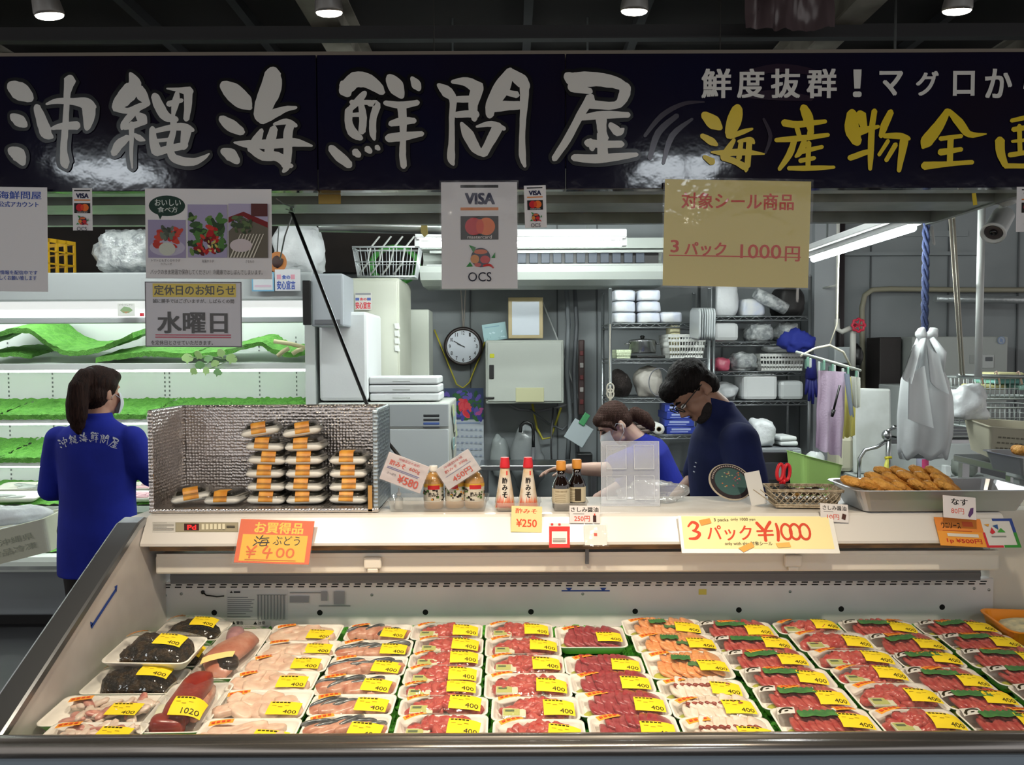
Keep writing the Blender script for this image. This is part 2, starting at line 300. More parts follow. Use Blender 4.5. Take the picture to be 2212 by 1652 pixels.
def sgf(c, off):
    def f(x, y):
        p = P(c[0]+x/c[2], c[1]+y/c[2], YS+off); return (p.x, p.y-YS, p.z-zb)
    return f
for k, (c, st) in G.items():
    bo, bl = MB(), MB(); brush(bo, st, sgf(c, -.0008), 26, rag=.01); brush(bl, st, sgf(c, -.0016), 0, rag=.05, seed=k); bo.build('character_outline', m_sout, sg); bl.build('white_character', m_sletter, sg)
for k in range(5):
    by_ = MB(); brush(by_, [s for s in Y_ if (-99, 720, 1130, 1570, 2010)[k] < sum(p[0] for p in s)/len(s) <= (720, 1130, 1570, 2010, 9999)[k]], sgf(C_, -.0012), 0, rag=.04); by_.build('yellow_character', m_syel, sg)
for ch, x, w in (('鮮', 1548, 66), ('度', 1622, 60), ('抜', 1697, 64), ('群', 1775, 66), ('！', 1852, 20), ('マ', 1925, 52), ('グ', 2003, 50), ('ロ', 2082, 48), ('か', 2157, 60), ('ら', 2235, 50)):
    h = 64 if w > 58 else 54 if w > 20 else 60; a = P(x-w/2, 180+h/2, YS-.0012); e = P(x+w/2, 180-h/2, YS-.0012)
    MB().text(ch, a.x, a.z-zb, e.x, e.z-zb, a.y-YS, 0, .028).build('small_character', m_sletter, sg)
# faint fish drawing in purple at the right end
for st_ in [[(-20,800,20),(80,680,30),(210,610,24),(330,600,10)],[(10,930,30),(60,780,40),(170,680,30)],[(90,960,20),(140,800,36),(260,700,16)],[(560,440,40),(760,400,50),(980,430,40),(1100,520,20)],[(560,560,30),(760,560,60),(960,580,30)],[(680,700,16),(720,800,24),(690,900,14)]]: bf = MB(); brush(bf, [st_], sgf(C_, -.0004), 0, rag=.02); bf.build('fish_print', mat('241526', .2), sg)
# ---------------------------------------------------------------- notices: printed cards, laid out in photo pixels
def card(name, label, cat, rect, Y, base, el, rot=0, th=.0015, tilt=0, sleeve=None, group=None, edge=None, fold=None, place=None, curl=0):
    x0, y0, x1, y1 = rect; cx, cy = (x0+x1)/2, (y0+y1)/2; k = Y/F; mats = [paper(base) if isinstance(base, str) else base]; mi = {}
    def X(px): return (px-cx)*k
    def Z(py): return -(py-cy)*k
    def MI(c):
        if c not in mi: mi[c] = len(mats); mats.append(paper(c) if isinstance(c, str) else c)
        return mi[c]
    b = MB(); b.box((0, th/2, 0), ((x1-x0)*k, th, (y1-y0)*k), bev=th*.3, seg=1)
    d = -.0003
    for e in el:
        if e[0] == 'r': b.flat([(X(e[1]), d, Z(e[4])), (X(e[3]), d, Z(e[4])), (X(e[3]), d, Z(e[2])), (X(e[1]), d, Z(e[2]))], MI(e[5]))
        elif e[0] == 't': b.text(e[1], X(e[2]), Z(e[5]), X(e[4]), Z(e[3]), d, MI(e[6]), e[7] if len(e) > 7 else .02)
        elif e[0] == 'o':
            b.flat([(X(e[1]+e[3]*c), d, Z(e[2]+e[4]*s_)) for c, s_ in reversed(arc(28))], MI(e[5]))
        elif e[0] == 'p': b.flat([(X(p[0]), d, Z(p[1])) for p in e[1]], MI(e[2]))
        elif e[0] == 'b': brush(b, e[1], lambda x, y: (X(x), d, Z(y)), 0, MI(e[2]), rag=.05)
        elif e[0] == 'n':      # scattered blobs: x0,y0,x1,y1,colours,count,size
            rn = random.Random(e[1]*7+e[6])
            for _ in range(e[6]):
                px, py = e[1]+(e[3]-e[1])*rn.random(), e[2]+(e[4]-e[2])*rn.random(); r = e[7]*rn.uniform(.5, 1); a = rn.random()*3
                b.flat([(X(px+r*(c*math.cos(a)-.5*s_*math.sin(a))), d, Z(py+r*(c*math.sin(a)+.5*s_*math.cos(a)))) for c, s_ in reversed(arc(7))], MI(rn.choice(e[5]))); d -= .00001
        d -= .00025
    p = P(cx, cy, Y) if place is None else Vector(place)
    o = b.build(name, mats, None, p, (R(tilt), R(rot), 0)); tag(o, label, cat, group)
    if sleeve:
        g = sleeve*k; a, c = (x1-x0)*k/2+g, (y1-y0)*k/2+g
        s = MB(); n = 14
        s.grid(lambda u, v: (-a+2*a*u, -.004+.0015*noise.noise(Vector((u*9, v*7, cx))), -c+2*c*v), n, n)
        s.build('clear_sleeve', clear(refl=.03, tint=.05, rough=.08, bump=.15, bscale=22), o)
    return o
WP = 'e2e0e1'
def logo_stack(x, y, s, wide):   # card-payment marks; s scale, origin top centre in px
    k = s
    return [('r', x-39*k, y, x+39*k, y+6*k, '17181c'), ('t', 'VISA', x-30*k, y+16*k, x+32*k, y+40*k, '1a1f45', .05), ('r', x-39*k, y+46*k, x+39*k, y+52*k, 'd8803a'),
            ('r', x-39*k, y+64*k, x+39*k, y+112*k, '1c1718'), ('o', x-12*k, y+85*k, 18*k, 18*k, 'c8202c'), ('o', x+14*k, y+85*k, 18*k, 18*k, 'e8702c'), ('o', x+1*k, y+85*k, 8*k, 15*k, 'dc4420'), ('t', 'mastercard', x-25*k, y+103*k, x+25*k, y+110*k, 'ded6d2', .01),
            ('o', x+2*k, y+149*k, 20*k, 20*k, '26203c'), ('o', x+2*k, y+137*k, 14*k, 5*k, 'd8683a'), ('o', x-10*k, y+152*k, 9*k, 9*k, 'd88a3a'), ('o', x+11*k, y+153*k, 10*k, 8*k, 'cc2a30'), ('o', x-4*k, y+164*k, 7*k, 4*k, 'cc3a30'), ('b', [[(x+8*k, y+166*k, 4*k), (x+20*k, y+164*k, 5*k), (x+28*k, y+170*k, 3*k)]], 'c83030'),
            ('p', [(x-22*k, y+123*k), (x-12*k, y+140*k), (x-8*k, y+128*k)], '3a8a4a'), ('p', [(x+24*k, y+150*k), (x+32*k, y+138*k), (x+32*k, y+150*k)], '3a8a4a'), ('p', [(x-28*k, y+168*k), (x-14*k, y+167*k), (x-20*k, y+158*k)], '3a8a4a'),
            ('t', 'OCS', x-24*k, y+179*k, x+24*k, y+198*k, '1a1d30', .0)]
YN = 2.385
QB = '3a55a8'
card('account_notice', 'white notice with blue shop name and account wording at the far left under the sign', 'notice', (-80, 405, 102, 628), YN, WP,
     [('t', '海鮮問屋', -2, 414, 90, 431, QB), ('t', '沖縄', -62, 414, -10, 431, QB), ('t', '公式アカウント', -2, 436, 84, 448, QB), ('t', '最新情報を配信中です', -20, 583, 80, 592, QB, .01), ('t', 'よろしくお願い致します', -20, 594, 78, 604, QB, .01)], rot=1)
card('payment_sticker', 'small white strip of card payment marks right of the blue account notice', 'sticker', (157, 407, 199, 497), YN, WP, logo_stack(178, 411, .44, 0), rot=.5)
card('payment_sticker', 'small white strip of card payment marks right of the large payment card', 'sticker', (1133, 401, 1180, 491), YN, WP, logo_stack(1156, 405, .43, 0), rot=-1.5)
card('payment_sticker', 'small white strip of card payment marks beside the security camera', 'sticker', (2196, 404, 2250, 500), YN, WP, logo_stack(2224, 409, .45, 0))
card('payment_card', 'large white card with payment marks hanging in the middle under the sign', 'notice', (954, 395, 1117, 622), YN, WP, logo_stack(1036, 401, 1.04, 0), rot=0, sleeve=3)
GL = ['3c5a34', '4c7a3c', '2c4428', '6a8a4a']
card('recipe_poster', 'white poster with three dish photos and a dark green speech bubble', 'poster', (315, 409, 586, 601), YN, WP,
     [('o', 362, 446, 39, 22, '1e3a30'), ('p', [(340, 460), (352, 466), (347, 475)], '1e3a30'), ('t', 'おいしい', 336, 432, 392, 446, 'cfd8d2', .015), ('t', '食べ方', 342, 448, 385, 460, 'cfd8d2', .015),
      ('r', 321, 476, 402, 557, '9d94b4'), ('o', 362, 535, 38, 18, 'b9b4c8'), ('n', 335, 490, 350, 540, ['b83a30', 'c84838'], 8, 13), ('n', 372, 495, 390, 540, ['b82a2c', 'c84838'], 8, 12), ('o', 362, 538, 18, 14, 'c8ccc0'), ('n', 348, 490, 378, 515, ['50584c', '3c443a', '6a7464'], 18, 9),
      ('r', 407, 443, 491, 556, 'a49cbc'), ('n', 412, 470, 486, 545, GL, 60, 13), ('n', 425, 485, 472, 545, ['b01c22', '8a1418', 'c83a30', '5a1014'], 26, 11), ('n', 425, 520, 485, 548, ['c8b860', 'd8d4b8'], 9, 6),
      ('r', 495, 441, 579, 556, 'b0a8c4'), ('p', [(495, 470), (527, 458), (579, 480), (579, 500), (527, 468), (495, 482)], '7a2024'), ('p', [(495, 500), (527, 470), (579, 492), (579, 556), (495, 556)], '6a6458')]
     + [('p', [(497+7*i, 556), (500+7*i, 556), (522+7*i, 505), (520+7*i, 505)], 'd8d4c4') for i in range(8)]
     + [('o', 522, 530, 24, 14, 'cfc4c6'), ('n', 503, 468, 545, 505, ['4a5a3c', '5c7048', '3a4a34'], 26, 9), ('r', 544, 441, 579, 468, '5a3030'),
        ('t', 'トマトともずくのサラダ', 330, 560, 392, 566, '55504e', .0), ('t', 'カプレーゼ', 350, 568, 374, 573, '55504e', 0), ('t', '海藻サラダ', 438, 561, 464, 567, '55504e', 0), ('t', 'ざるもの', 532, 561, 550, 567, '55504e', 0),
        ('t', 'パックのまま常温で保存してください！冷蔵庫ではしぼんでしまいます。', 328, 582, 568, 593, '4a4644', .0)], rot=.6)
card('closing_day_notice', 'white notice with a yellow heading and huge black weekday characters', 'notice', (314, 609, 522, 749), YN, 'deDce2'.lower(),
     [('r', 314, 609, 522, 611, '4a4650'), ('r', 314, 609, 316, 749, '4a4650'), ('r', 520, 609, 522, 749, '4a4650'), ('r', 314, 747, 522, 749, '4a4650'), ('r', 331, 613, 510, 642, 'e8cc28'), ('t', '定休日のお知らせ', 334, 616, 508, 638, '1c1810', .02), ('t', '誠に勝手ではございますが、しばらくの間', 331, 646, 506, 655, '2a2628', .012),
      ('t', '水曜日', 340, 673, 492, 720, '1e1a1c', .03), ('r', 336, 722, 499, 724.5, 'c83a58'), ('r', 336, 727, 499, 729.5, 'c83a58'), ('t', 'を定休日とさせていただきます。', 327, 735, 460, 745, '2a2628', .012)], rot=.5, sleeve=6)
card('price_notice', 'large yellow notice with red writing hung under the sign at right', 'notice', (1435, 391, 1748, 618), YN-.01, 'e6d486',
     [('t', '対象シール商品', 1471, 418, 1712, 453, 'd8442c', .022), ('t', '3', 1450, 520, 1468, 547, 'd8442c', .02), ('t', 'パック', 1480, 524, 1570, 553, 'd8442c', .025), ('t', '1000', 1600, 527, 1688, 557, 'd8442c', .01), ('t', '円', 1696, 530, 1728, 562, 'd8442c', .015), ('r', 1447, 552, 1730, 554.5, 'd8442c')], rot=1.2, sleeve=4)
card('fish_sticker', 'tape-like strip of brown packing tape on the rail left of the payment card', 'tape', (688, 418, 736, 440), 2.5, 'a08848', [])
card('tape_tag', 'yellow tape tag hanging on the rail beside the security camera', 'tape', (2101, 417, 2110, 443), 2.42, 'c8b030', [], rot=-8)
# ---------------------------------------------------------------- spot lamps over the counter
m_lamp = mat((1, .93, .78), .5, emit=30, name='lit_lens'); m_house = mat('6f6d6a', .45, .5)
names = ('leftmost spot lamp, above the first brush character of the sign', 'second spot lamp from the left, by the pale ceiling beam', 'third spot lamp from the left, above the sixth brush character', 'rightmost spot lamp, above the yellow characters')
for k, (px, py) in enumerate(((107, 33), (711, 27), (1370, 24), (2067, 23))):
    p = P(px, py, 1.38); t = thing('spot_lamp', names[k], 'lamp', p, (R(14), R((-7, -2, 2, 1)[k]), 0), 'spot lamps over the counter')
    b = MB(); pr = [(.0238, 0), (.025, .005), (.0235, .016), (.020, .04), (.016, .06), (.0125, .08), (.0125, .105)]
    rings = [[(r*c*(1-.05*(j % 2)*(0 < i < 5)), r*e*(1-.05*(j % 2)*(0 < i < 5)), z) for j, (c, e) in enumerate(arc(36))] for i, (r, z) in enumerate(pr)]
    b.loft(rings); b.build('housing', m_house, t)
    MB().ell((0, 0, -.001), (.0228, .0228, .006), n=24).build('lens', m_lamp, t)
    MB().cyl((0, 0, .10), (0, -.2, 1.3), .005).build('stem', m_black, t)
    ld = bpy.data.lights.new('beam', 'SPOT'); ld.energy = SPOT_W; ld.color = (1, .86, .66); ld.spot_size = R(96); ld.spot_blend = 1; ld.shadow_soft_size = .03
    lo = bpy.data.objects.new('beam', ld); COL.objects.link(lo); lo.parent = t; lo.location = (0, 0, -.02)
# ---------------------------------------------------------------- fluorescent fittings over the work area
p = P(1125, 527, 4.6); L = 450/F*4.6
t = thing('fluorescent_light', 'long fluorescent fitting in front of the air conditioner', 'light', p)
MB().box((0, 0, .055), (L, .11, .05), bev=.008).box((-L/2+.01, 0, .01), (.03, .05, .05)).box((L/2-.01, 0, .01), (.03, .05, .05)).build('housing', m_white, t)
MB().cyl((-L/2+.03, 0, 0), (L/2-.03, 0, 0), .017).build('tube', m_tube, t)
b = MB()
for sx in (-.4, .4): b.cyl((sx, 0, .08), (sx, 0, 3.61-p.z), .006)
b.build('hanger_rod', m_gal, t)
q = P(1755, 560, 4.9); L2 = 1.25
t = thing('fluorescent_light', 'slanting fluorescent fitting running to the back beside the yellow notice', 'light', (q.x, q.y-L2/2, q.z))
MB().box((0, 0, .06), (.15, L2, .04), bev=.008).box((.0, 0, .035), (.07, L2, .05), bev=.01).build('housing', m_white, t)
MB().cyl((0, -L2/2+.03, 0), (0, L2/2-.02, 0), .02).build('tube', m_tube, t)
b = MB()
for sy in (-.4, .4): b.cyl((0, sy, .08), (0, sy, 3.61-q.z), .006)
b.build('hanger_rod', m_gal, t)
# three more fittings of the same row hang behind the sign over the work area
for k, (x, y, z) in enumerate(((-2.5, 3.75, 2.78), (-.35, 3.55, 2.8), (1.0, 3.7, 2.8))):
    t = thing('fluorescent_light', ('fluorescent fitting behind the sign over the woman at the refrigerator', 'fluorescent fitting behind the middle of the sign', 'fluorescent fitting behind the sign over the man')[k], 'light', (x, y, z))
    MB().box((0, 0, .055), (1.25, .11, .05), bev=.008).box((-.61, 0, .01), (.03, .05, .05)).box((.61, 0, .01), (.03, .05, .05)).build('housing', m_white, t)
    MB().cyl((-.6, 0, 0), (.6, 0, 0), .017).build('tube', m_tube, t); MB().cyl((0, 0, .08), (0, 0, 3.61-z), .003, n=6).build('hanger_rod', m_dark, t)
# ---------------------------------------------------------------- refrigerated display case
FZ, FS, FY = .79, .022, 1.5      # the sloping deck: z = FZ + FS*(y-FY)
def fz(y): return FZ+FS*(y-FY)
m_case = mat('dcd7d0', .3, 0, .5, coat=.3); m_cin = mat('e6e3e2', .38, 0, .5, col2='dad7d7', cscale=3); m_beige = mat('e4ddd0', .4); m_brown = mat('8a6a44', .5, col2='5e4a34', cscale=14, stretch=(1, 8, 8))
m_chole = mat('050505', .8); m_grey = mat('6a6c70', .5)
case = thing('display_case', 'long refrigerated display case full of packed fish, with a steel front rail', 'display case', (.2, 1.5, 0))
def cb(b, name, m): return b.build(name, m, case, (-.2, -1.5, 0))
XA, XB = P(305, 1150, 2.12).x, P(2182, 1150, 2.12).x
pr = [(2.42, 1.10), (2.42, 1.165), (2.18, 1.1655), (2.165, 1.164), (2.155, 1.158), (2.118, 1.104), (2.112, 1.096), (2.112, 1.089), (2.118, 1.086), (2.2, 1.086)]
cb(MB().loft([[(x, y, z) for y, z in pr] for x in (XA, XB)], sm=False), 'top_fascia', m_case)
cb(MB().box(((XA+XB)/2+.0, 2.2, 1.076), (XB-XA-.02, .11, .018)), 'wood_strip', m_brown)
xa, xb = P(335, 1220, 2.16).x, P(2160, 1220, 2.16).x
b = MB(); b.box(((xa+xb)/2, 2.20, 1.022), (xb-xa, .08, .052), bev=.006); b.box(((xa+xb)/2, 2.165, 1.05), (xb-xa-.01, .012, .01), m=0)
cb(b, 'night_cover_rail', m_beige)
b = MB(); b.box((P(1268, 1200, 2.158).x, 2.157, 1.048), (.010, .012, .05)); cb(b, 'rail_joint', m_grey)
for px in (806, 1712):
    x = P(px, 1222, 2.155).x; b = MB(); b.box((x, 2.152, 1.03), (.05, .016, .034), bev=.005); b.box((x, 2.15, 1.008), (.03, .012, .012), bev=.003); cb(b, 'latch', m_beige)
cb(MB().box(((xa+xb)/2, 2.262, .972), (xb-xa-.02, .06, .05)).box(((xa+xb)/2, 2.25, .965), (xb-xa-.02, .04, .012)), 'dark_gap', m_grey)  # dark gap below the rail, its darkness put in as a grey strip
xl, xr = P(348, 1255, 2.27).x, P(2146, 1255, 2.27).x; zt = P(1106, 1254, 2.27).z
b = MB(); b.box(((xl+xr)/2, 2.285, (zt+fz(2.27))/2-.02), (xr-xl, .03, zt-fz(2.27)+.04))
n = 74
for i in range(n):
    x = xl+.02+(xr-xl-.05)*i/(n-1)
    for k in (0, 1): b.box((x-.003*k, 2.2695, zt-.008-.0075*k), (.0185, .002, .0032), m=1)
for px, py in ((463, 1323), (691, 1323), (919, 1322), (1147, 1321), (1372, 1320), (1596, 1317), (1817, 1315), (2035, 1311)):
    for dy in (0, 31):
        p = P(px+2*(dy > 0), py+dy, 2.27); b.flat([(p.x+.0085*c, 2.2693, p.z+.0085*e) for c, e in reversed(arc(18))], m=1)
for px, py in ((357, 1286), (391, 1283), (803, 1285), (1259, 1283), (1707, 1278), (2105, 1271), (2137, 1274)):
    p = P(px, py, 2.268); b.ell((p.x, 2.269, p.z), (.0045, .002, .0045), n=10, k=4, m=2)
back = cb(b, 'back_panel', [m_cin, m_chole, m_gal])
def decal(rect, Y, el, off=-.0012, name='sticker', base='cfcdcd'):
    x0, y0, x1, y1 = rect; mats = [paper(base or 'ffffff')]; b = MB(); mi = {}
    def q(px, py, o): p = P(px, py, Y); return (p.x, Y+o, p.z)
    def MI(c):
        if c not in mi: mi[c] = len(mats); mats.append(paper(c))
        return mi[c]
    def rc(a, c, d, e, o, m): b.flat([q(a, e, o), q(d, e, o), q(d, c, o), q(a, c, o)], m)
    if base: rc(x0, y0, x1, y1, off, 0)
    o = off-.0003
    for e in el:
        if e[0] == 'r': rc(e[1], e[2], e[3], e[4], o, MI(e[5]))
        elif e[0] == 't':
            p, r_ = q(e[2], e[5], o), q(e[4], e[3], o); b.text(e[1], p[0], p[2], r_[0], r_[2], Y+o, MI(e[6]), e[7] if len(e) > 7 else .01)
        elif e[0] == 'p': b.flat([q(*t, o) for t in e[1]], MI(e[2]))
        o -= .0002
    return b, mats
tx = [('r', 492, y, 492+w_, y+1.4, '77787c') for y, w_ in ((1289, 44), (1294, 58), (1298, 52), (1302, 56), (1306, 50), (1310, 55), (1314, 48), (1318, 54), (1324, 40), (1330, 50))]
tx += [('p', [(497, 1280), (500.5, 1275), (504, 1280)], '222'*2), ('r', 506, 1276, 520, 1280, '444448')]
tx += [('r', 557+7*i, 1284, 560+7*i, 1336, '8d8e92') for i in range(9)]+[('r', 556, 1283, 620, 1284, '77787c'), ('r', 627, 1278, 700, 1280, '808186'), ('r', 627, 1286, 668, 1300, '9a9ba0'), ('r', 695, 1276, 708, 1296, '9a9ba0'), ('r', 722, 1276, 745, 1304, '9a9ba0'), ('r', 690, 1306, 758, 1308, '808186')]
b, ms = decal((490, 1273, 622, 1338), 2.27, tx, base='d8d6d6'); cb(b, 'rating_plate', ms)
b, ms = decal((494, 1340, 586, 1357), 2.27, [('p', [(501, 1348), (505, 1341), (509, 1348)], '2a2a2a'), ('t', '警告', 511, 1341, 526, 1348, '2a2a2a'), ('p', [(548, 1348), (552, 1341), (556, 1348)], '2a2a2a'), ('t', '注意', 558, 1341, 573, 1348, '2a2a2a'), ('r', 500, 1351, 580, 1352, '77787c'), ('r', 500, 1354, 576, 1355, '77787c')]); cb(b, 'warning_label', ms)
b, ms = decal((1213, 1272, 1317, 1279), 2.27, [('r', 1213, 1274, 1317, 1277, '2e4a98'), ('p', [(1222, 1269), (1236, 1269), (1229, 1277)], '2e4a98'), ('p', [(1296, 1269), (1310, 1269), (1303, 1277)], '2e4a98')], base=None); cb(b, 'load_line', ms)
b, ms = decal((1509, 1272, 1526, 1284), 2.27, [], base='d8c860'); cb(b, 'yellow_tape', ms)
b = MB(); p = P(438, 1279, 2.265); q = P(484, 1287, 2.265); b.tube([p, p+Vector((.012, -.004, -.008)), (q.x-.02, 2.262, q.z-.001), q], .002); b.ell(p, (.006, .004, .006), n=10, k=5); cb(b, 'sensor_wire', m_black)
# control panel, rating card and thermometer on the fascia
def fasc(px, py):   # point on the sloping fascia face
    d = CR @ Vector(((px-1106)/F, -(py-826)/F, -1)); ny, nz = .825, -.565   # face runs (2.155,1.158)-(2.118,1.104)
    a = Vector((0, 2.155, 1.158)); nn = Vector((0, -.8250, .565)); t = (a-EYE).dot(nn)/d.dot(nn); return EYE+d*t
FN = Vector((0, -.825, .565))
def fdecal(el, base=None):
    mats = []; mi = {}; b = MB(); o = .0006
    def MI(c):
        if c not in mi: mi[c] = len(mats); mats.append(paper(c) if isinstance(c, str) else c)
        return mi[c]
    for e in el:
        f = lambda x, y: fasc(x, y)+FN*o
        if e[0] == 'r': b.flat([f(e[1], e[4]), f(e[3], e[4]), f(e[3], e[2]), f(e[1], e[2])], MI(e[5]))
        elif e[0] == 't':
            vs, fs = text_geo(e[1], e[7] if len(e) > 7 else .01); b.add([f(e[2]+(e[4]-e[2])*u, e[5]-(e[5]-e[3])*v)+FN*k for u, v, k in vs], fs, MI(e[6]))
        o += .0003
    return b, mats
led = mat('ff2020', .4, emit=1.2, name='lit_digits')
b, ms = fdecal([('r', 379, 1128, 515, 1149, '8d866e'), ('r', 381, 1130, 513, 1147, '9b9279'), ('r', 398, 1131, 430, 1146, '3a1412'), ('t', 'Pd', 405, 1134, 424, 1144, led, .02)]+[('r', 436+9*i, 1132, 442+9*i, 1144, 'd8d0b4') for i in range(6)]+[('r', 490, 1136, 508, 1140, '4a463a')]); cb(b, 'control_panel', ms)
b, ms = fdecal([('r', 329, 1127, 379, 1150, 'c6c2ba')]+[('r', 331, 1129+3*i, 331+(45 if i % 3 else 30), 1130+3*i, '8a867e') for i in range(6)]); cb(b, 'spec_label', ms)
b, ms = fdecal([('r', 1186, 1130, 1231, 1183, 'd8d2cc'), ('r', 1186, 1137, 1231, 1183, 'cc2e2c'), ('r', 1192, 1148, 1225, 1175, 'e6dfd4')]+[('r', 1194, 1163+2.4*i, 1222, 1164.2+2.4*i, '6a6660') for i in range(4)]+[('r', 1190, 1131, 1195, 1135, 'cc2e2c'), ('r', 1206, 1131, 1211, 1135, 'cc2e2c')]); cb(b, 'payment_label', ms)
# sides
m_side = mat('cfc9c4', .35, 0, .5, col2='bdb7b3', cscale=5, bump=.02, bscale=14)
def prof(x0, x1, pts, m=0, b=None):
    b = b or MB(); return b.loft([[(x, y, z) for y, z in pts] for x in (x0, x1)], m, False)
def rz(y): return .868+(y-1.55)*(1.172-.868)/(2.14-1.55)
cb(prof(-1.095, -1.042, [(1.46, .05), (2.42, .05), (2.42, 1.15), (2.14, rz(2.14)-.012), (1.46, rz(1.46)-.012)]), 'side_panel', m_side)
b = MB(); rail = [(1.44, rz(1.44)), (1.6, rz(1.6)), (2.11, rz(2.11)), (2.15, 1.164)]
b.loft([[(-1.038, y, z-.02), (-1.038, y, z-.003), (-1.044, y, z), (-1.098, y, z), (-1.104, y, z-.004), (-1.104, y, z-.03)] for y, z in rail], sm=False); cb(b, 'side_rail', mat('8d9094', .3, .85, bump=.06, bscale=16))
b = MB(); q = [(1.9, .985), (2.005, 1.03)]; b.flat([(-1.041, 1.86, .955), (-1.041, 1.98, 1.012), (-1.041, 1.985, 1.004), (-1.041, 1.865, .947)]); b.flat([(-1.041, 1.975, 1.018), (-1.041, 1.99, 1.018), (-1.041, 1.985, 1.0)]); b.flat([(-1.041, 1.858, .967), (-1.041, 1.872, .958), (-1.041, 1.86, .95)]); cb(b, 'load_line', paper('2e4a98'))
b = prof(1.62, 1.68, [(1.46, .05), (2.42, .05), (2.42, 1.15), (2.14, 1.15), (1.46, .86)]); b.box((1.53, 2.31, .655), (.185, .06, .98)); cb(b, 'side_panel', m_beige)
b = prof(1.615, 1.68, [(1.44, rz(1.44)-.01), (2.11, rz(2.11)-.01), (2.15, 1.155), (2.15, 1.145), (2.13, 1.15), (1.44, rz(1.44)-.03)]); cb(b, 'side_rail', m_steel)
cb(MB().add([(-1.045, 1.46, fz(1.46)-.01), (1.62, 1.46, fz(1.46)-.01), (1.62, 2.3, fz(2.3)-.01), (-1.045, 2.3, fz(2.3)-.01), (-1.045, 1.46, fz(1.46)-.03), (1.62, 1.46, fz(1.46)-.03), (1.62, 2.3, fz(2.3)-.03), (-1.045, 2.3, fz(2.3)-.03)], [(0, 1, 2, 3), (7, 6, 5, 4), (0, 4, 5, 1), (3, 2, 6, 7)]), 'deck', m_cin)
m_rail2 = mat('a29d97', .26, .9, bump=.03, bscale=12, stretch=(.3, 6, 6), col2='8d8a88', cscale=5)
pr = [(1.49, .858), (1.49, .8695), (1.482, .872), (1.472, .871), (1.468, .8665), (1.463, .867), (1.452, .866), (1.4455, .862), (1.443, .855), (1.443, .848), (1.446, .844), (1.456, .842), (1.47, .842)]
cb(MB().loft([[(x, y, z) for y, z in pr] for x in (-1.15, 1.75)], sm=True), 'front_rail', m_rail2)
cb(MB().box((.3, 1.475, .42), (2.86, .03, .85)), 'front_panel', mat('8e9ba6', .45))
# ---------------------------------------------------------------- turf under the trays
b = MB(); rn = random.Random(3)
def turf(u, v):
    y = 1.512+.745*v; return (-1.034+2.63*u+rn.uniform(-.003, .003), y+rn.uniform(-.003, .003), fz(y)-.004+rn.random()**2*.009)
b.grid(turf, 420, 120, sm=False)
solo('artificial_grass_mat', b, mat('4aa02c', .7, col2='357c1e', cscale=40), 'bright green artificial turf mat lining the deck of the display case', 'mat')
# ---------------------------------------------------------------- trays of fish
m_foam = mat('f5f2e9', .5, 0, .4, sss=0); m_film = clear(refl=.03, tint=.022, rough=.06, bump=.5, bscale=34)
m_lab = paper('f2d62c'); m_ink = paper('2a2410'); m_ink2 = paper('b09028'); m_or = paper('f0a03c'); m_red = paper('d8502c'); m_lw = paper('d8d6bc'); m_lg = paper('b8bc70'); m_bw = paper('d9d6d0')
def fl(a, b, sc=55, rough=.28, rng=(.35, .65), st=None): return mat(a, rough, 0, .5, col2=b, cscale=sc, crange=rng, sss=.08, stretch=st)
m_tuna = fl('aa3a38', 'c46258'); m_tuna2 = fl('8c2830', 'a8484c', 70); m_tuna3 = fl('b23a38', 'c8665c', 60); m_white = fl('dcb6a0', 'ecd2bc', 40, .35); m_salm = fl('e08a48', 'eeb07a', 60, st=(1, 5, 1)); m_oct = fl('e6d2c0', 'f0e4d8', 30); m_octr = fl('7a3028', '9a4a3c', 80); m_mack = fl('b9765e', 'd8aa92', 45); m_skin = mat('3f474c', .25, .3, col2='8a8f90', cscale=30, crange=(.4, .7)); m_sea = mat('0c0804', .38, 0, .3, bump=1, bscale=110, col2='3a2a14', cscale=60); m_sq = fl('dcc4b4', 'ecdccc', 50, .3); m_sqr = fl('b06a62', 'd8a090', 50); m_leaf = mat('3c7040', .45, col2='4d8646', cscale=60); m_was = mat('b9b84a', .4, col2='9aa83c', cscale=30)
def slab(b, c, r, rot, m, e=.45, seed=0, n=10, k=6, jit=.12):
    M = Matrix.Translation(c) @ Euler(rot).to_matrix().to_4x4(); b.ell((0, 0, 0), r, M, n, k, m, e, jit*min(r), seed)
def slices(b, w, d, rn, m, rows=1, x0=-.30, x1=.33, y=0, tilt=.38, n=8, L=.042, z=.020):
    for k in range(n):
        x = (x0+(x1-x0)*k/(n-1))*w
        slab(b, (x, y+rn.uniform(-.002, .002), z+rn.uniform(0, .003)), (.0235, L*rn.uniform(.85, 1.05), .0055), (rn.uniform(-.12, .12), tilt, rn.uniform(-.2, .1)), m, .55, rn.random()*50)
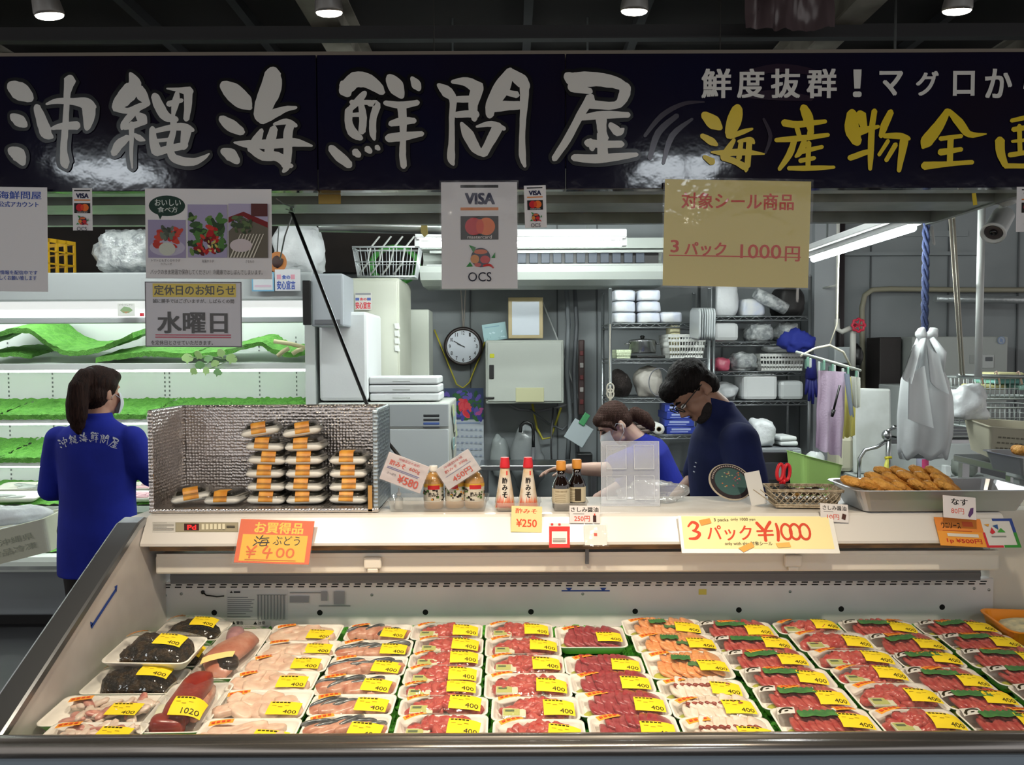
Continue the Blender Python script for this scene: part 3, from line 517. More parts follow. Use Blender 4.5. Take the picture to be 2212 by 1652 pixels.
def contents(kind, w, d, rn):
    o = []
    if kind in ('white', 'squid'):
        b = MB()
        if kind == 'white':
            for k in range(9):
                x = (-.34+.68*((k % 5)+.5*(k//5))/4.2)*w; y = (-.18+.34*(k//5)+rn.uniform(-.06, .06))*d
                slab(b, (x, y, .019+rn.uniform(0, .006)), (.03*rn.uniform(.8, 1.1), .025*rn.uniform(.8, 1.1), .009), (rn.uniform(-.25, .25), rn.uniform(-.3, .3), rn.uniform(-.6, .6)), 0, .5, rn.random()*60, 12, 7, .25)
        else:
            for k in range(40): slab(b, (rn.uniform(-.33, .33)*w, rn.uniform(-.3, .34)*d, .014+rn.uniform(0, .014)), (.032*rn.uniform(.6, 1.1), .011, .006), (rn.uniform(-.4, .4), rn.uniform(-.4, .4), rn.uniform(-1.5, 1.5)), int(rn.random() < .3), .8, rn.random()*60, 10, 6, .5)
        o.append(('fish_pieces', b, [m_white] if kind == 'white' else [m_sq, m_sqr]))
    elif kind == 'mackerel':
        b = MB()
        for k in range(6):
            x = (-.33+.64*k/5)*w; y = rn.uniform(-.14, .1)*d; a = rn.uniform(.2, .8)
            slab(b, (x, y, .021), (.034*rn.uniform(.9, 1.2), .017*rn.uniform(.9, 1.2), .012), (rn.uniform(-.4, .3), rn.uniform(-.2, .2), a), 0, .65, rn.random()*60, 12, 7, .25)
            if rn.random() < .75: slab(b, (x-.004, y+.016, .025), (.036, .007, .013), (.3, 0, a), 1, .8, k, 10, 6, .15)
        o.append(('fish_pieces', b, [m_mack, m_skin]))
    elif kind in ('chunk', 'chunk2'):
        b = MB()
        for k in range(46):
            r = rn.random()**.55; t = rn.random()*6.28; x = .37*w*r*math.cos(t)+.02*w; y = .34*d*r*math.sin(t)
            slab(b, (x, y, .015+.0155*(1-r*r)+rn.uniform(0, .004)), (.017*rn.uniform(.7, 1.25), .013*rn.uniform(.7, 1.2), .008), (rn.uniform(-.6, .6), rn.uniform(-.6, .6), rn.uniform(-1.5, 1.5)), 0, .5, rn.random()*60, 10, 6, .35)
        o.append(('tuna_chunks', b, [m_tuna if kind == 'chunk' else m_tuna3]))
        b = MB(); b.box((-.24*w, -.27*d, .031), (.052, .034, .006), bev=.002, M=None); b.flat([(-.24*w-.024, -.27*d-.015, .0345), (-.24*w+.012, -.27*d-.015, .0345), (-.24*w+.012, -.27*d+.013, .0345), (-.24*w-.024, -.27*d+.013, .0345)], 1); b.flat([(-.24*w-.02, -.27*d+.0, .035), (-.24*w+.0, -.27*d+.0, .035), (-.24*w+.0, -.27*d+.008, .035), (-.24*w-.02, -.27*d+.008, .035)], 2)
        o.append(('sauce_sachet', b, [m_lw, m_lg, mat('5a6a4a', .5)]))
    elif kind in ('slice', 'leaf', 'salmon', 'octopus'):
        b = MB(); m = {'slice': m_tuna2, 'leaf': m_tuna, 'salmon': m_salm, 'octopus': m_oct}[kind]
        slices(b, w, d, rn, 0, y=.17*d, n=8, x0=-.20, x1=.34, L=.031, z=.026); slices(b, w, d, rn, 0, y=-.13*d, n=8, x0=-.27, x1=.31, L=.033, z=.021)
        if kind == 'octopus':
            for k in range(9): slab(b, ((-.28+.6*k/8)*w, (.02+.02*(k % 2))*d, .034), (.012, .005, .005), (0, .4, rn.uniform(-.3, .3)), 1, .8, k)
            for k in range(3): slab(b, ((-.27+.05*k)*w, -.3*d, .02), (.016, .006, .006), (0, .2, rn.uniform(-.3, .3)), 1, .8, k)
        o.append(('fish_slices', b, [m, m_octr]))
        b = MB(); slab(b, (-.33*w, -.27*d, .014), (.022, .018, .006), (.1, -.1, .3), 0, .7, rn.random()*9); o.append(('wasabi_packet', b, [m_was]))
        if kind in ('leaf', 'salmon'):
            b = MB(); a = rn.uniform(-.15, .25); ws = .042 if kind == 'leaf' else .024
            for q in range(1 if kind == 'leaf' else 2):
                M = Matrix.Translation((.02*w+.09*q*w*2-.02, (.03-.14*q)*d, .0445-.008*q)) @ Euler((-.1, 0, a-.2*q)).to_matrix().to_4x4(); n = 13
                top = [(-ws+2*ws*i/n, .012+.006*(i % 2), 0) for i in range(n+1)]; bot = [(-ws+2*ws*i/n, -.011-.003*math.sin(i), -.002) for i in range(n+1)]
                b.add(top+bot, [(n+1+i, n+2+i, i+1, i) for i in range(n)], 0, False, M)
            o.append(('leaf_garnish', b, [m_leaf]))
    elif kind == 'seaweed':
        b = MB(); b.ell((0, 0, .012), (.41*w, .40*d, .038), None, 64, 34, 0, .75, .016, rn.random()*40); b.v = [(x+.003*noise.noise(Vector((x*160, y*160, z*90))), y, max(z+(.0035*noise.noise(Vector((x*150, y*150, 7))) if z > .012 else 0), .0055)) for x, y, z in b.v]; o.append(('seaweed', b, [m_sea]))
    elif kind == 'block':
        b = MB(); slab(b, (.0, .03*d, .040), (.24*w, .42*d, .028), (.15, 0, -.1), 0, .7, 3, 16, 10, .15); slab(b, (-.1*w, -.33*d, .025), (.26*w, .12*d, .02), (0, .1, .2), 0, .7, 8, 14, 8, .2); slab(b, (.22*w, .05*d, .028), (.08*w, .36*d, .014), (0, -.4, .05), 1, .7, 5); o.append(('tuna_block', b, [fl('7d2420', '93382c', 30), m_mack]))
        b = MB(); b.box((-.3*w, -.1*d, .034), (.035, .05, .004), bev=.001, M=Matrix.Rotation(.2, 4, 'Z')); o.append(('sauce_sachet', b, [m_lw]))
    elif kind == 'whole':
        b = MB(); b.loft([[(.36*w*s_*c+.1*w*math.sin(y*9), y*d, .012+max(0, .5+e*.5)*.045*s_) for c, e in arc(18)] for y, s_ in ((-.44, .25), (-.36, .7), (-.2, .95), (0, 1), (.2, .85), (.36, .6), (.45, .2))]); o.append(('fish_fillet', b, [fl('b4664c', 'd09a84', 14)]))
        b = MB(); slab(b, (-.12*w, .26*d, .038), (.18*w, .16*d, .018), (0, 0, .2), 0, .9, 4, 14, 8, .15); o.append(('belly_piece', b, [fl('9a6a70', 'b88a8c', 30)]))
        b = MB(); slab(b, (.12*w, -.28*d, .038), (.2*w, .12*d, .02), (0, .1, .6), 0, .9, 4, 14, 8, .1); o.append(('dark_skin_piece', b, [mat('1c1815', .2, col2='3a302a', cscale=40)]))
    return o
BULGE = {'white': .008, 'squid': .009, 'mackerel': .010, 'chunk': .017, 'chunk2': .018, 'slice': .012, 'leaf': .0145, 'salmon': .013, 'octopus': .012, 'seaweed': .034, 'block': .042, 'whole': .042}
PRICE = {'block': '1020'}
def tray(kind, w, d, loc, rz_, label, group, seed, name='fish_tray', tilt=0, lab=(.27, -.2), fm=None):
    rn = random.Random(seed); root = thing(name, label, 'tray of fish', loc, (math.atan(FS)+tilt+.042, 0, rz_), group)
    b = MB(); r = .018; H = .026
    rg = lambda ww, dd, z, rad: [(x, y, z) for x, y in rr(ww, dd, rad)]
    b.loft([rg(w-.034, d-.034, 0, .014), rg(w-.004, d-.004, H-.003, r), rg(w, d, H-.001, r), rg(w, d, H+.0008, r), rg(w-.009, d-.009, H, r), rg(w-.014, d-.014, H-.004, r*.8), rg(w-.036, d-.036, .005, .014)], sm=True)
    b.build('foam_tray', fm or m_foam, root)
    for nm, mb, ms in contents(kind, w, d, rn): mb.build(nm, ms, root)
    B = BULGE[kind]
    def film(x, y):
        u, v = min(1, abs(2*x/w)), min(1, abs(2*y/d)); return H+.0012+B*(1-u**4)*(1-v**3.6)
    b = MB(); W2, D2 = w-.006, d-.006
    b.grid(lambda u, v: (W2*(u-.5), D2*(v-.5), film(W2*(u-.5), D2*(v-.5))+.0012*noise.noise(Vector((u*11+seed, v*9, 0)))*(16*u*(1-u)*v*(1-v))), 22, 14)
    b.build('cling_film', m_film, root)
    # price label wrapped on the film
    b = MB(); lw, ld = .070*rn.uniform(.95, 1.04), .048; cx, cy = lab[0]*w+rn.uniform(-.006, .006), lab[1]*d+rn.uniform(-.004, .004); an = rn.uniform(-.10, .03); ca, sa = math.cos(an), math.sin(an)
    cx = min(cx, w/2-.012-lw/2); cy = max(cy, -d/2+.008+ld/2)
    def lp(u, v, o): x, y = lw*(u-.5), ld*(v-.5); X, Y_ = cx+x*ca-y*sa, cy+x*sa+y*ca; return (X, Y_, film(X, Y_)+o)
    b.grid(lambda u, v: lp(u, v, .0016), 8, 8, 0)
    vs, fs = text_geo(PRICE.get(kind, '400'), .0); x0 = .52 if kind != 'block' else .38
    b.add([lp(x0+(.93-x0)*a, .07+.24*c, .0022) for a, c, _ in vs], fs, 1)
    for k in range(5): b.flat([lp(.06+.12*k, .86, .0021), lp(.15+.12*k, .86, .0021), lp(.15+.12*k, .95, .0021), lp(.06+.12*k, .95, .0021)], 1)
    for k in range(3): b.flat([lp(.1+.2*k, .62-.1*(k % 2), .0021), lp(.24+.2*k, .62-.1*(k % 2), .0021), lp(.24+.2*k, .66-.1*(k % 2), .0021), lp(.1+.2*k, .66-.1*(k % 2), .0021)], 2)
    if kind == 'whole':
        b = MB(); b.grid(lambda u, v: (-.3*w+.075*u, -.40*d+.02*v+.02*u, film(-.3*w+.075*u, -.40*d+.02*v+.02*u)+.002), 6, 3, 0)
    b.build('price_label', [paper('f0d48a') if kind == 'whole' else m_lab, m_ink, m_ink2], root)
    sx, sy = {'leaf': rn.choice(((-.1, .27), (-.12, .27), (.25, .3))), 'slice': (-.27, .27)}.get(kind, (-.3, .27)); an = rn.uniform(.12, .4)
    if kind not in ('block', 'whole'):
        b = MB(); sw, sd = .050, .022; ca, sa = math.cos(an), math.sin(an)
        def sp(u, v, o): x, y = sw*(u-.5), sd*(v-.5); X, Y_ = sx*w+x*ca-y*sa, sy*d+x*sa+y*ca; return (X, Y_, film(X, Y_)+o)
        b.grid(lambda u, v: sp(u, v, .0018), 4, 2, 0)
        for k in range(4): b.flat([sp(.1+.21*k, .3, .0026), sp(.24+.21*k, .3, .0026), sp(.24+.21*k, .7, .0026), sp(.1+.21*k, .7, .0026)], 1)
        b.build('offer_sticker', [m_or, m_red], root)
    if kind == 'leaf':
        b = MB(); an = -.25; ca, sa = math.cos(an), math.sin(an)
        def wp(u, v, o): x, y = .036*(u-.5), .036*(v-.5); X, Y_ = -.355*w+x*ca-y*sa, .27*d+x*sa+y*ca; return (X, Y_, film(X, Y_)+o)
        b.grid(lambda u, v: wp(u, v, .0016), 4, 4, 0); brush(b, [[(.1,.75,.1),(.3,.45,.16),(.6,.35,.2),(.85,.5,.14)],[(.15,.9,.1),(.2,.6,.12)],[(.45,.75,.12),(.6,.7,.1)]], lambda x, y: wp(x, 1-y, .0024), 0, 1, .1, nrm=(0, 0, 1))
        b.build('picture_label', [m_bw, m_ink], root)
    return root
ORD = ('rear', 'second', 'third', 'fourth', 'fifth', 'sixth', 'seventh')
def column(kind, what, beside, boxes, group, name='fish_tray', dmin=.105):
    n = len(boxes); prev = None
    info = []
    for x0, x1, y0, y1 in boxes:
        zr = FZ+.032; pb = PZ((x0+x1)/2, y0, zr, FS, FY); pf = PZ((x0+x1)/2, y1, zr, FS, FY)
        info.append([pb.y, pf.y, x0, x1, y0, y1])
    for i, (yb, yf, x0, x1, y0, y1) in enumerate(info):
        if i+1 < n: yf = max(yf, info[i+1][0]+.0015)
        if yb-yf < dmin and i+1 == n: yf = yb-.13
        yf = max(yf, 1.512); d = yb-yf; yc = (yb+yf)/2; xc = PZ((x0+x1)/2, (y0+y1)/2, FZ+.032, FS, FY)
        Yl = PZ((x0+x1)/2, (y0+y1)/2, FZ+.032, FS, FY).y; wd = (x1-x0)*Yl/F
        k = ORD[i] if i else 'rearmost'
        k = 'frontmost tray' if i == n-1 else 'rearmost tray' if i == 0 else k+' tray from the back'
        lb = '%s, %s in the column %s' % (what, k, beside)
        rn = random.Random(int(x0*3+y0))
        tray(kind, wd, d, (xc.x, yc, fz(yc)+.009), rn.uniform(-.012, .012), lb, group, int(x0+y0), name)
column('white', 'pale white fish', 'right of the diagonal fish', [(579,736,1352,1391),(562,733,1387,1421),(527,709,1419,1461),(493,684,1453,1498),(462,669,1494,1555),(428,646,1556,1604)], 'trays of pale white fish')
column('mackerel', 'silver-skinned fish', 'left of the red chunks', [(747,889,1352,1384),(727,891,1386,1421),(708,879,1421,1461),(682,862,1461,1503),(668,854,1503,1547),(650,842,1547,1604)], 'trays of silver-skinned fish')
column('chunk', 'red tuna chunks', 'beside silver-skinned fish', [(887,1043,1352,1387),(894,1045,1382,1414),(882,1045,1414,1444),(871,1042,1444,1483),(859,1041,1481,1512),(861,1056,1510,1548),(851,1056,1548,1604)], 'trays of red tuna chunks')
column('chunk', 'red tuna chunks', 'left of tuna slices', [(1047,1195,1350,1382),(1047,1213,1381,1422),(1048,1220,1419,1459),(1045,1235,1458,1509),(1060,1253,1509,1558),(1062,1266,1558,1604)], 'trays of red tuna chunks')
column('slice', 'purple-red tuna slices', 'left of the salmon', [(1199,1352,1357,1398),(1219,1391,1421,1459),(1229,1414,1458,1498),(1244,1446,1499,1549),(1270,1468,1549,1604)], 'trays of tuna slices')
column('salmon', 'orange salmon slices', 'above the octopus', [(1345,1518,1341,1373),(1367,1550,1374,1411),(1393,1576,1411,1466)], 'trays of salmon slices')
column('octopus', 'white octopus slices', 'in front of the salmon', [(1422,1611,1472,1512),(1448,1639,1512,1554),(1472,1672,1554,1604)], 'trays of octopus slices')
column('leaf', 'leaf-topped tuna slices', 'right of salmon and octopus', [(1508,1673,1347,1380),(1538,1712,1380,1410),(1567,1749,1410,1448),(1604,1798,1448,1488),(1634,1838,1488,1534),(1675,1890,1534,1590)], 'trays of leaf-topped tuna slices')
column('chunk2', 'bright red tuna chunks', 'in the right half', [(1675,1817,1347,1373),(1714,1880,1370,1408),(1755,1934,1408,1446),(1802,1960,1446,1480),(1842,2029,1480,1536),(1893,2080,1536,1590)], 'trays of bright red tuna chunks')
column('leaf', 'leaf-topped tuna slices', 'second from right', [(1820,1980,1345,1374),(1884,2037,1374,1415),(1938,2077,1415,1444),(1965,2130,1446,1497),(2034,2196,1499,1534),(2086,2270,1536,1590)], 'trays of leaf-topped tuna slices')
column('leaf', 'leaf-topped tuna slices', 'at the right edge', [(1984,2150,1347,1373),(2042,2200,1374,1407),(2082,2260,1407,1444),(2136,2320,1444,1481),(2200,2390,1483,1530)], 'trays of leaf-topped tuna slices')
def one(kind, x0, x1, y0, y1, label, lift=0, rz_=0, w=None, d=None, tilt=0, lab=(.22, -.1), name='fish_tray', group=None, fm=None):
    c = PZ((x0+x1)/2, (y0+y1)/2, FZ+.032+lift, FS, FY); pb = PZ((x0+x1)/2, y0, FZ+.032+lift, FS, FY); pf = PZ((x0+x1)/2, y1-9, FZ+.032+lift, FS, FY)
    wd = w or (x1-x0)*c.y/F; dd = d or pb.y-pf.y; yc = (pb.y+pf.y)/2
    return tray(kind, wd, dd, (c.x, yc, fz(yc)+.0095+lift), rz_, label, group, int(x0+y0), name, tilt, lab, fm)
g = 'trays of dark seaweed'
one('seaweed', 334, 486, 1342, 1397, 'tray of dark brown seaweed at the back left corner, under no other tray', group=g, name='seaweed_tray', d=.125)
one('seaweed', 300, 450, 1398, 1451, 'dark seaweed tray mostly hidden under the tilted one on top of it', group=g, name='seaweed_tray', d=.118)
one('seaweed', 234, 428, 1371, 1451, 'raised tray of dark brown seaweed, stacked on top of another', lift=.052, rz_=-.04, group=g, name='seaweed_tray', w=.215, d=.135, tilt=.05)
one('seaweed', 188, 393, 1450, 1508, 'tray of dark seaweed in front of the raised one, behind the pale squid', group=g, name='seaweed_tray', d=.125)
one('squid', 102, 344, 1508, 1576, 'tray of pale pink squid pieces nearest the left side rail', name='squid_tray', group='trays of pale squid', d=.13)
one('squid', 84, 303, 1571, 1620, 'pale squid tray at the front left corner, half hidden by the steel rail', name='squid_tray', group='trays of pale squid', d=.1)
def diag(kind, ax, ay, bx, by, w, d, label, name):
    a = PZ(ax, ay, FZ+.032, FS, FY); e = PZ(bx, by, FZ+.032, FS, FY); c = (a+e)/2; an = math.atan2(-(e.x-a.x), e.y-a.y)
    tray(kind, w, d, (c.x, c.y, fz(c.y)+.010), an, label, None, 11, name, lab=(.18, -.3))
diag('whole', 451, 1474, 545, 1358, .135, .29, 'long diagonal tray of pink fish fillet with dark skin, between seaweed and white fish', 'fillet_tray')
diag('block', 368, 1575, 440, 1487, .145, .215, 'diagonal tray with a thick dark red tuna block and a 1020 price', 'tuna_block_tray')
# orange container at the right end
c = PZ(2200, 1392, FZ, FS, FY); t = thing('orange_tub', 'shallow orange plastic tub at the right end of the display case', 'tub', (c.x+.05, c.y+.02, fz(c.y)+.006), (math.atan(FS), 0, -.1))
b = MB(); rg = lambda ww, dd, z, rad: [(x, y, z) for x, y in rr(ww, dd, rad)]
b.loft([rg(.17, .15, 0, .02), rg(.2, .18, .05, .03), rg(.208, .188, .051, .03), rg(.208, .188, .054, .03), rg(.192, .172, .053, .028), rg(.165, .145, .006, .02)], sm=False); b.build('tub_body', mat('e08a1e', .4), t)
b = MB(); b.ell((0, 0, .03), (.08, .068, .02), None, 18, 8, 0, .8, .004); b.build('tub_contents', mat('d8cfa8', .6, col2='a8a890', cscale=30), t)
# ---------------------------------------------------------------- things on the counter
ZT = 1.1665
def foil_mat(h, sc, rough=.3, s=.5):
    m = mat(h, rough, .95); k = ('foil', h, sc)
    if k in _m: return _m[k]
    m = m.copy(); nt = m.node_tree; N = nt.nodes.new; tc = N('ShaderNodeTexCoord'); v = N('ShaderNodeTexVoronoi'); v.inputs['Scale'].default_value = sc; v.inputs['Randomness'].default_value = .35
    n = N('ShaderNodeTexNoise'); n.inputs['Scale'].default_value = 14; a = N('ShaderNodeMath'); a.operation = 'MULTIPLY_ADD'; a.inputs[1].default_value = 1.6
    bp = N('ShaderNodeBump'); bp.inputs['Strength'].default_value = s; bp.inputs['Distance'].default_value = .006
    L = nt.links.new; L(tc.outputs['Object'], v.inputs['Vector']); L(tc.outputs['Object'], n.inputs['Vector']); L(n.outputs[0], a.inputs[0]); L(v.outputs['Distance'], a.inputs[2]); L(a.outputs[0], bp.inputs['Height']); L(bp.outputs[0], nt.nodes['Principled BSDF'].inputs['Normal'])
    _m[k] = m; return m
m_foil = foil_mat('cfc8c4', 105, .26, .6); m_foil2 = foil_mat('b9c4c8', 90, .35)
bx0, bx1, by0, by1 = -1.049, -.386, 2.185, 2.41; bh = .298
t = thing('foil_box', 'open silver foil lined cooler box standing at the left end of the counter', 'cooler box', ((bx0+bx1)/2, (by0+by1)/2, ZT)); W, D = bx1-bx0, by1-by0
MB().box((0, 0, .006), (W, D, .012), bev=.003).build('box_base', m_foil, t)
b = MB(); b.box((0, D/2-.007, bh/2), (W, .014, bh), bev=.004); b.box((.035, D/2-.017, .215), (W-.09, .008, .16), bev=.003); b.box((.035, D/2-.014, .07), (W-.09, .004, .12), bev=.002); b.build('back_wall', m_foil, t)
for nm, sx, m in (('left_wall', -1, m_foil), ('right_wall', 1, m_foil2)):
    MB().box((sx*(W/2-.008), -.001, bh/2), (.016, D-.004, bh), bev=.006).build('side_wall', m, t)
MB().box((W/2-.024, -D/2+.002, .04), (.012, .004, .075)).build('tape', mat('b08448', .5), t)
m_pw = mat('dedbd2', .45); m_pd = mat('17150f', .2, 0, .5, col2='2c2a18', cscale=60); m_pl = mat('e0a040', .45, col2='c8802a', cscale=30); m_lid = clear('20201c', refl=.12, tint=.25, rough=.08, bump=.4, bscale=60)
def pack(px, py, tilt, label, Y=2.235, yaw=0):
    p = P(px, py, Y); z = max(p.z, ZT+.0135+.06*abs(math.sin(R(tilt))))
    t = thing('sea_grape_pack', label, 'food pack', (p.x, Y+.045, z), (0, R(tilt), R(yaw)), 'sea grape packs in the foil box'); rn = random.Random(int(px*7+py))
    W, D = .112, .10
    rg = lambda w, d, z, r, wob=0: [(x, y, z+wob*math.cos(x*60)*(y < 0)) for x, y in rr(w, d, r, 5)]
    MB().loft([rg(W*.8, D*.85, 0, .012), rg(W*.98, D, .006, .014), rg(W, D, .012, .014), rg(W*.86, D*.93, .022, .014, -.002), rg(W*.8, D*.88, .0235, .012)]).build('white_wrap', m_pw, t)
    MB().loft([rg(W*.74, D*.8, .0235, .012), rg(W*.66, D*.76, .033, .014)]).build('contents', m_pd, t)
    MB().loft([rg(W*1.06, D*1.06, .0225, .012), rg(W*1.05, D*1.05, .0245, .012), rg(W*.8, D*.86, .026, .012), rg(W*.7, D*.8, .0375, .016)]).build('lid', m_lid, t)
    b = MB(); a = rn.uniform(-.008, .008); lw = .021
    path = [(-D*.42, .003), (-D*.505, .009), (-D*.505, .013), (-D*.47, .0215), (-D*.45, .0275), (-D*.40, .0385), (-D*.1, .0388)]
    b.grid(lambda u, v: (a+lw*(2*u-1), path[int(v*6+.01)][0]-.0012, path[int(v*6+.01)][1]), 1, 6, 0); b.build('paper_label', m_pl, t)
col_names = ('left', 'middle', 'right')
for ci, (xs_, ys_) in enumerate((((572, 573, 570, 575, 570, 570), (1104, 1073, 1042, 1012, 985, 955)), ((658, 655, 657, 655, 655, 648), (1105, 1073, 1043, 1013, 983, 951)), ((751, 751, 752, 751), (1105, 1073, 1042, 1011)))):
    n = len(xs_)
    for i, (x, y) in enumerate(zip(xs_, ys_)):
        nm = 'topmost' if i == n-1 else 'lowest' if i == 0 else ('second', 'third', 'fourth', 'fifth')[i-1]+' from the bottom'
        z_ = ZT+.0135+i*.0392; top = i == n-1 and ci < 2
        py = 765+(EYE.z-z_)*F/2.235
        pack(x-(12 if top and ci == 0 else 0), py+(2-.25*(1106-x)/229 if False else 0)-(4 if top else 0), (-8 if top else random.Random(i*5+ci).uniform(-2, 2)), 'orange-labelled food pack, %s in the %s stack of the foil box' % (nm, col_names[ci]), yaw=(8 if top else 0))
pack(402, 1084, -7, 'tilted dark lidded food pack lying alone at the left end of the foil box', Y=2.225, yaw=20)
pack(482, 1098, -3, 'single dark lidded food pack lying left of the stacks in the foil box', Y=2.225, yaw=-8)
# clear trays, bottles
m_acr = clear(refl=.05, tint=.06, rough=.05, name='clear_acrylic')
def clear_tray(x0, x1, Y0, Y1, h, label):
    a, c = P(x0, 1100, Y0).x, P(x1, 1100, Y0).x; W, D = a-c, Y1-Y0; W = abs(W); b = MB(); rg = lambda w, d, z, r: [(x, y, z) for x, y in rr(w, d, r)]
    b.loft([rg(W*.94, D*.9, 0, .008), rg(W, D, h, .012), rg(W+.006, D+.006, h+.0005, .014), rg(W+.006, D+.006, h+.002, .014), rg(W-.004, D-.004, h, .011), rg(W*.93, D*.88, .002, .007)])
    return solo('clear_tray', b, m_acr, label, 'tray', ((a+c)/2, (Y0+Y1)/2, ZT))
clear_tray(836, 1053, 2.185, 2.30, .032, 'long low clear plastic tray holding the miso bottles beside the foil box')
clear_tray(1071, 1168, 2.18, 2.27, .026, 'small clear plastic tray holding the two red-capped cone bottles')
clear_tray(1196, 1270, 2.185, 2.27, .024, 'small clear plastic tray holding the two soy sauce bottles')
def on_lathe(b, s, x0, z0, x1, z1, rf, m, bold=.02, a0=-math.pi/2):   # lettering wrapped round a bottle
    vs, fs = text_geo(s, bold); o = []
    for u, v, k in vs:
        z = z0+(z1-z0)*v; r = rf(z)+.0006+k; a = a0+(x0+(x1-x0)*u)/r; o.append((r*math.cos(a), r*math.sin(a), z))
    b.add(o, fs, m)
def wrap(b, x0, z0, x1, z1, rf, m, off=.0004, n=10, k=3, a0=-math.pi/2):
    b.grid(lambda u, v: ((rf(z0+(z1-z0)*v)+off)*math.cos(a0+(x0+(x1-x0)*u)/rf(z0+(z1-z0)*v)), (rf(z0+(z1-z0)*v)+off)*math.sin(a0+(x0+(x1-x0)*u)/rf(z0+(z1-z0)*v)), z0+(z1-z0)*v), n, k, m)
m_miso = mat('b0844a', .25, 0, .5, coat=.5); m_capw = mat('e6e2da', .4); m_redc = mat('d01c28', .35)
for k, (px, Y) in enumerate(((937, 2.235), (983, 2.245), (1025, 2.24))):
    p = P(px, 1095, Y); t = thing('miso_bottle', ('leftmost miso bottle with white cap in the clear tray', 'middle miso bottle in the clear tray, under the 450 yen card', 'rightmost miso bottle in the clear tray, next to the cone bottles')[k], 'bottle', (p.x, Y, ZT+.003), (0, 0, R((6, -14, 10)[k])), 'miso bottles in the clear tray')
    rf = lambda z: .029
    b = MB(); b.lathe([(.026, 0), (.029, .004), (.029, .075), (.027, .086), (.018, .1), (.0115, .106), (.0115, .112)], 24); b.build('bottle', m_miso, t)
    b = MB(); b.lathe([(.013, .107), (.013, .113), (.0125, .123), (.012, .124)], 20); b.build('cap', m_capw, t)
    b = MB(); wrap(b, -.05, .022, .05, .074, rf, 0, n=20); wrap(b, -.05, .064, .05, .074, rf, 1, .0006, 20); wrap(b, -.018, .058, .018, .070, rf, 2, .0008)
    rn = random.Random(k)
    for q in range(26): x, z = rn.uniform(-.045, .04), rn.uniform(.024, .056); wrap(b, x, z, x+rn.uniform(.003, .009), z+rn.uniform(.002, .008), rf, rn.choice((3, 3, 3, 4, 5)), .0007+q*.00004, 2, 1)
    on_lathe(b, '酢みそ', -.016, .036, .016, .05, rf, 3, .03); b.build('label', [paper('c6bfae'), paper('c89a38'), paper('b8262a'), paper('221a16'), paper('d08a30'), paper('4a6a34')], t)
p = P(862, 1100, 2.22); t = thing('dropper_bottle', 'tiny clear dropper bottle in the left end of the long clear tray', 'bottle', (p.x, 2.22, ZT+.003)); b = MB(); b.lathe([(.011, 0), (.012, .003), (.012, .03), (.006, .036), (.005, .04)]); b.build('bottle', mat('cfd0cb', .2, 0, .5, alpha=.6), t); MB().lathe([(.007, .04), (.0065, .047), (.003, .05), (.002, .062)]).build('nozzle', m_capw, t)
for k, (px, Y) in enumerate(((1091, 2.22), (1141, 2.22))):
    p = P(px, 1110, Y); t = thing('cone_bottle', ('left red-capped cone shaped bottle of vinegar miso', 'right red-capped cone shaped bottle of vinegar miso, nearer the soy sauce')[k], 'bottle', (p.x, Y, ZT+.003), group='red-capped cone bottles')
    rf = lambda z: .031-(z/.122)*.0185
    b = MB(); b.lathe([(.028, 0), (.031, .004)]+[(rf(z), z) for z in (.02, .05, .08, .118)]+[(.0115, .121)], 28); b.build('bottle', mat('d9cfc0', .3, 0, .5, col2='c9a878', cscale=18), t)
    MB().lathe([(.0150, .1195), (.0150, .124), (.0125, .148), (.0118, .150)], 22).build('cap', m_redc, t)
    b = MB(); rn = random.Random(5+k)
    for j, ch in enumerate('酢みそ'): on_lathe(b, ch, -.008, .076-.02*j, .008, .093-.02*j, rf, 0, .035)
    for q in range(14):
        x = -.03+.06*q/13; h = .02+.022*rn.random(); r0 = rf(.004)
        b.add([((rf(z)+.0005)*math.cos(-math.pi/2+(x+dx)/r0), (rf(z)+.0005)*math.sin(-math.pi/2+(x+dx)/r0), z) for dx, z in ((-.0028, .006), (.0028, .006), (.001, .006+h))], [(0, 1, 2)], 1)
    wrap(b, .004, .10, .008, .112, rf, 2); b.build('print', [paper('1c1614'), paper('d8542c'), paper('d8302c')], t)
for k, (px, Y) in enumerate(((1212, 2.222), (1246, 2.25))):
    p = P(px, 1110, Y); t = thing('soy_bottle', ('left soy sauce bottle with orange cap and plain beige label', 'right soy sauce bottle with orange cap and dark patch on its label')[k], 'bottle', (p.x, Y, ZT+.003), (0, 0, R(0 if k == 0 else -25)), 'soy sauce bottles on the counter')
    rf = lambda z: .0262
    b = MB(); b.lathe([(.0245, 0), (.026, .004), (.026, .066), (.024, .074), (.0145, .09), (.0125, .098), (.0125, .114)], 24); b.build('bottle', mat('140a08', .08, 0, .6, coat=1), t)
    MB().lathe([(.0142, .112), (.0145, .116), (.0142, .137), (.0125, .139)], 20).build('cap', mat('d08a30', .4), t)
    b = MB(); wrap(b, -.06, .016, .06, .06, rf, 0, n=24)
    for q in range(9): wrap(b, -.018+.004*q, .05, -.0155+.004*q, .055, rf, 1, .0006, 2, 1)
    for q in range(5): wrap(b, -.02, .022+.005*q, .012, .0235+.005*q, rf, 1, .0006, 6, 1)
    if k: wrap(b, .004, .02, .022, .056, rf, 2, .0008)
    b.build('label', [paper('c4b89c'), paper('8a7a60'), paper('3a3020')], t)
